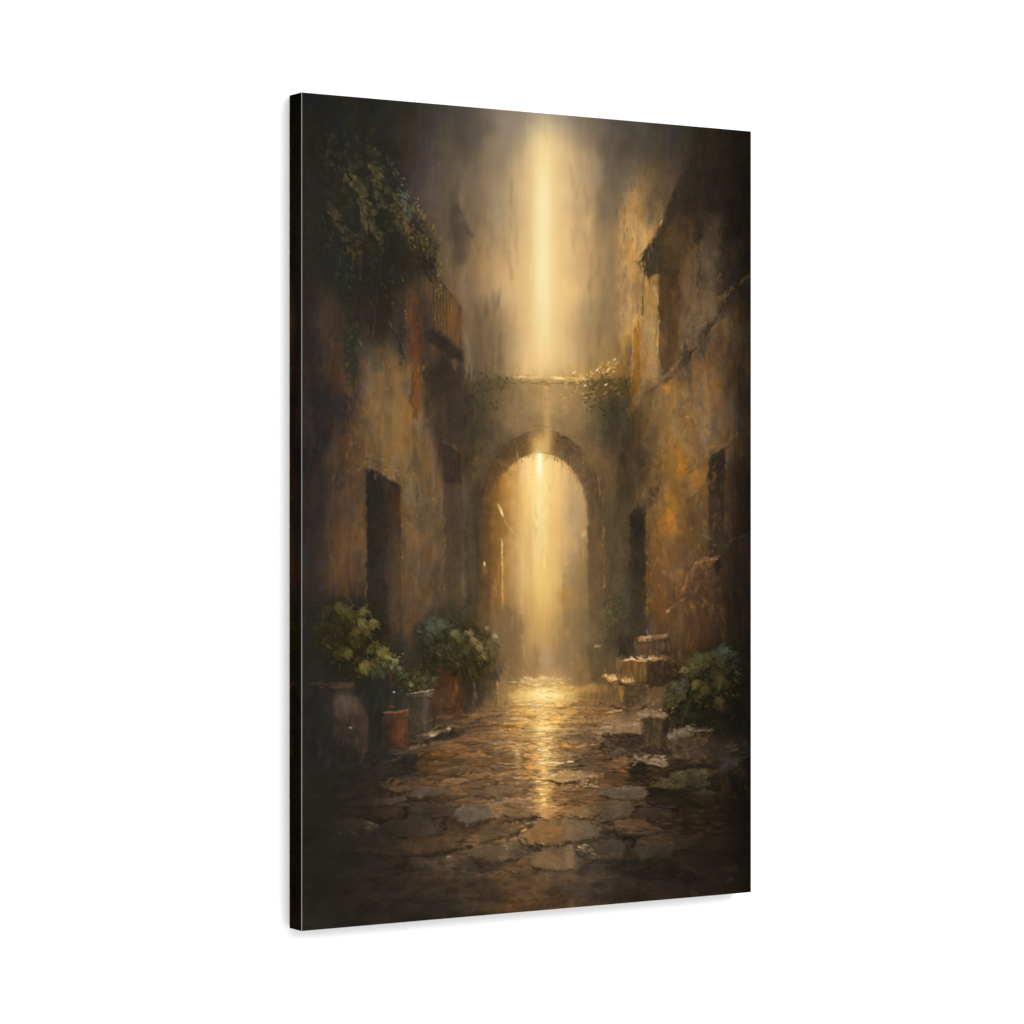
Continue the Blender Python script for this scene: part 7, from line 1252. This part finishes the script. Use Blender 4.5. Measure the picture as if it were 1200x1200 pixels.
def link(name, verts, faces, mat, parent=None, cols=None):
    me = bpy.data.meshes.new(name); me.from_pydata([tuple(v) for v in verts], [], faces); me.update()
    if cols is not None:
        at_ = me.color_attributes.new('pigment', 'FLOAT_COLOR', 'POINT')
        at_.data.foreach_set('color', np.concatenate([cols, np.ones((len(cols), 1))], 1).astype(np.float32).ravel())
    me.materials.append(mat)
    o = bpy.data.objects.new(name, me); C.objects.link(o)
    if parent: o.parent = parent
    return o

def grid_mesh(name, pts, cols, mat, parent):
    """pts: (rows, columns, 3); one vertex per printed dot"""
    r, c = pts.shape[:2]
    me = bpy.data.meshes.new(name)
    me.vertices.add(r * c); me.vertices.foreach_set('co', pts.astype(np.float32).ravel())
    i = (np.arange(r - 1)[:, None] * c + np.arange(c - 1)[None]).ravel()
    q = np.stack([i, i + c, i + c + 1, i + 1], 1).astype(np.int32)
    me.loops.add(q.size); me.loops.foreach_set('vertex_index', q.ravel())
    me.polygons.add(len(q)); me.polygons.foreach_set('loop_start', np.arange(0, q.size, 4, dtype=np.int32))
    me.update(calc_edges=True)
    a = me.color_attributes.new('pigment', 'FLOAT_COLOR', 'POINT')
    a.data.foreach_set('color', np.concatenate([cols.reshape(-1, 3), np.ones((r * c, 1))], 1).astype(np.float32).ravel())
    me.materials.append(mat)
    o = bpy.data.objects.new(name, me); C.objects.link(o); o.parent = parent
    return o

# print material: pigment from the painted grid, faint canvas weave in the surface
pm, nt, b = material('printed_canvas', .85, .0)
vc = nt.nodes.new('ShaderNodeVertexColor'); vc.layer_name = 'pigment'
nt.links.new(vc.outputs['Color'], b.inputs['Base Color'])
tc = nt.nodes.new('ShaderNodeTexCoord')
wv = []
for d in ('X', 'Z'):
    n = nt.nodes.new('ShaderNodeTexWave'); n.bands_direction = d; n.inputs['Scale'].default_value = 330; n.inputs['Distortion'].default_value = .4
    nt.links.new(tc.outputs['Object'], n.inputs['Vector']); wv.append(n)
mx = nt.nodes.new('ShaderNodeMath'); mx.operation = 'ADD'
nt.links.new(wv[0].outputs['Fac'], mx.inputs[0]); nt.links.new(wv[1].outputs['Fac'], mx.inputs[1])
bp = nt.nodes.new('ShaderNodeBump'); bp.inputs['Strength'].default_value = .06; bp.inputs['Distance'].default_value = .0003
nt.links.new(mx.outputs[0], bp.inputs['Height']); nt.links.new(bp.outputs['Normal'], b.inputs['Normal'])

crease, _, b2 = material('grey_crease', .8, .1); b2.inputs['Base Color'].default_value = (.22, .215, .21, 1)  # even grey, paler than the print beside it
backm, nt3, b3 = material('stretcher_backing', .9, .1)
nz = nt3.nodes.new('ShaderNodeTexNoise'); nz.inputs['Scale'].default_value = 60
rp = nt3.nodes.new('ShaderNodeValToRGB'); rp.color_ramp.elements[0].color = (.45, .36, .25, 1); rp.color_ramp.elements[1].color = (.58, .48, .35, 1)
nt3.links.new(nz.outputs['Fac'], rp.inputs['Fac']); nt3.links.new(rp.outputs['Color'], b3.inputs['Base Color'])

# the canvas: x right, y into the wall, z up; centre of the face at the origin
YF = -(DEPTH + GAP)                   # front plane (wall at y = 0)
root = bpy.data.objects.new('canvas_print', None); C.objects.link(root)
root.location = (0, YF, 0)
root['label'] = 'large stretched canvas print of a golden sunlit stone alley with an archway'
root['category'] = 'canvas print'

NU, NV = 620, 1040
u = np.linspace(0, 1, NU)[None, :]; v = np.linspace(0, 1, NV)[:, None]
px, py = face_to_pic(u + 0 * v, v + 0 * u)
pts = np.stack([(u - .5) * CW + 0 * v, 0 * u + 0 * v, (.5 - v) * CH + 0 * u], -1)
CR = .0008                            # width of the plain grey strip along the left fold
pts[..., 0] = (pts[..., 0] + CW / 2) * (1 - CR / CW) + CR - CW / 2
face = grid_mesh('printed_face', pts, lin(sample(px, py)) / E, pm, root)

# wrapped edges: the picture is mirrored round the stretcher, with its colours darkened
def edge(name, p0, p1, uv0, uv1, n, m, gain):
    """strip from front corner p0 to p1, going back to the wall side"""
    s = np.linspace(0, 1, n)[:, None]; t = np.linspace(0, 1, m)[None, :]
    p0, p1 = np.array(p0), np.array(p1)
    pp = p0 + (p1 - p0) * s[..., None] + np.array([0, DEPTH, 0]) * t[..., None]
    uu = uv0[0] + (uv1[0] - uv0[0]) * s; vv = uv0[1] + (uv1[1] - uv0[1]) * s
    iu = np.clip(uu + np.where(uv0[0] == uv1[0], (DEPTH / CW) * t * (1 if uv0[0] == 0 else -1), 0 * t), 0, 1)
    iv = np.clip(vv + np.where(uv0[1] == uv1[1], (DEPTH / CH) * t * (1 if uv0[1] == 0 else -1), 0 * t), 0, 1)
    qx, qy = face_to_pic(iu, iv)
    c = sample(qx, qy); g = c.mean(-1, keepdims=True)
    c = np.clip((c - 22) * gain + (c - g) * .5, 6, 255)
    return grid_mesh(name, pp, lin(c) / E, pm, root)
w2, h2 = CW / 2, CH / 2
edge('wrapped_edge', (-w2, 0, -h2), (-w2, 0, h2), (0, 1), (0, 0), 500, 24, SIDE_GAIN)
edge('wrapped_edge', (w2, 0, h2), (w2, 0, -h2), (1, 0), (1, 1), 500, 24, SIDE_GAIN)
edge('wrapped_edge', (-w2, 0, h2), (w2, 0, h2), (0, 0), (1, 0), 400, 24, SIDE_GAIN)
edge('wrapped_edge', (w2, 0, -h2), (-w2, 0, -h2), (1, 1), (0, 1), 400, 24, SIDE_GAIN)
link('grey_fold', [(-w2, 0, -h2), (-w2 + CR, 0, -h2), (-w2 + CR, 0, h2), (-w2, 0, h2)], [(0, 1, 2, 3)], crease, root)
link('backing_board', [(-w2, DEPTH, -h2), (w2, DEPTH, -h2), (w2, DEPTH, h2), (-w2, DEPTH, h2)], [(3, 2, 1, 0)], backm, root)

# white wall behind
wm, nt4, b4 = material('white_wall', .9, .0)
nz = nt4.nodes.new('ShaderNodeTexNoise'); nz.inputs['Scale'].default_value = 40
rp = nt4.nodes.new('ShaderNodeValToRGB'); rp.color_ramp.elements[0].color = (.86, .86, .86, 1); rp.color_ramp.elements[1].color = (.9, .9, .9, 1)
nt4.links.new(nz.outputs['Fac'], rp.inputs['Fac']); nt4.links.new(rp.outputs['Color'], b4.inputs['Base Color'])
wall = link('wall', [(-15, 0, -8), (15, 0, -8), (15, 0, 8), (-15, 0, 8)], [(0, 1, 2, 3)], wm)
wall['kind'] = 'structure'

# light: even white studio surround plus one big soft box high in front
W = bpy.data.worlds.new('World'); bpy.context.scene.world = W; W.use_nodes = True
bg = W.node_tree.nodes['Background']; bg.inputs['Color'].default_value = (1, 1, 1, 1); bg.inputs['Strength'].default_value = WORLD
from mathutils import Vector
def area(name, loc, target, size, watts):
    l = bpy.data.lights.new(name, 'AREA'); l.shape = 'RECTANGLE'; l.size, l.size_y = size; l.energy = watts
    o = bpy.data.objects.new(name, l); C.objects.link(o); o.location = loc
    o.rotation_euler = (Vector(target) - Vector(loc)).to_track_quat('-Z', 'Y').to_euler()
area('soft_box', *BOX)

# camera: level, where the measured perspective puts it
cam = bpy.data.cameras.new('Camera'); co = bpy.data.objects.new('Camera', cam); C.objects.link(co)
cx_, cz_ = (_x1 + _x2) / 2, (ZL + ZR) / 2               # canvas centre seen from the camera
X = -(cx_ * RX + cz_ * RZ); Yb = -(-cx_ * RZ + cz_ * RX)
co.location = (X, YF + Yb, CH * (600 - MID) / (HL + HR) * 2)
fwd = Vector((RZ, RX, 0))
co.rotation_euler = fwd.to_track_quat('-Z', 'Y').to_euler()
cam.sensor_width = 36; cam.lens = F / 1200 * 36; cam.clip_end = 100; cam.clip_start = .05
sc = bpy.context.scene; sc.camera = co
sc.view_settings.view_transform = 'Standard'; sc.view_settings.look = 'None'
sc.view_settings.exposure = 0; sc.view_settings.gamma = 1; sc.view_settings.use_curve_mapping = False
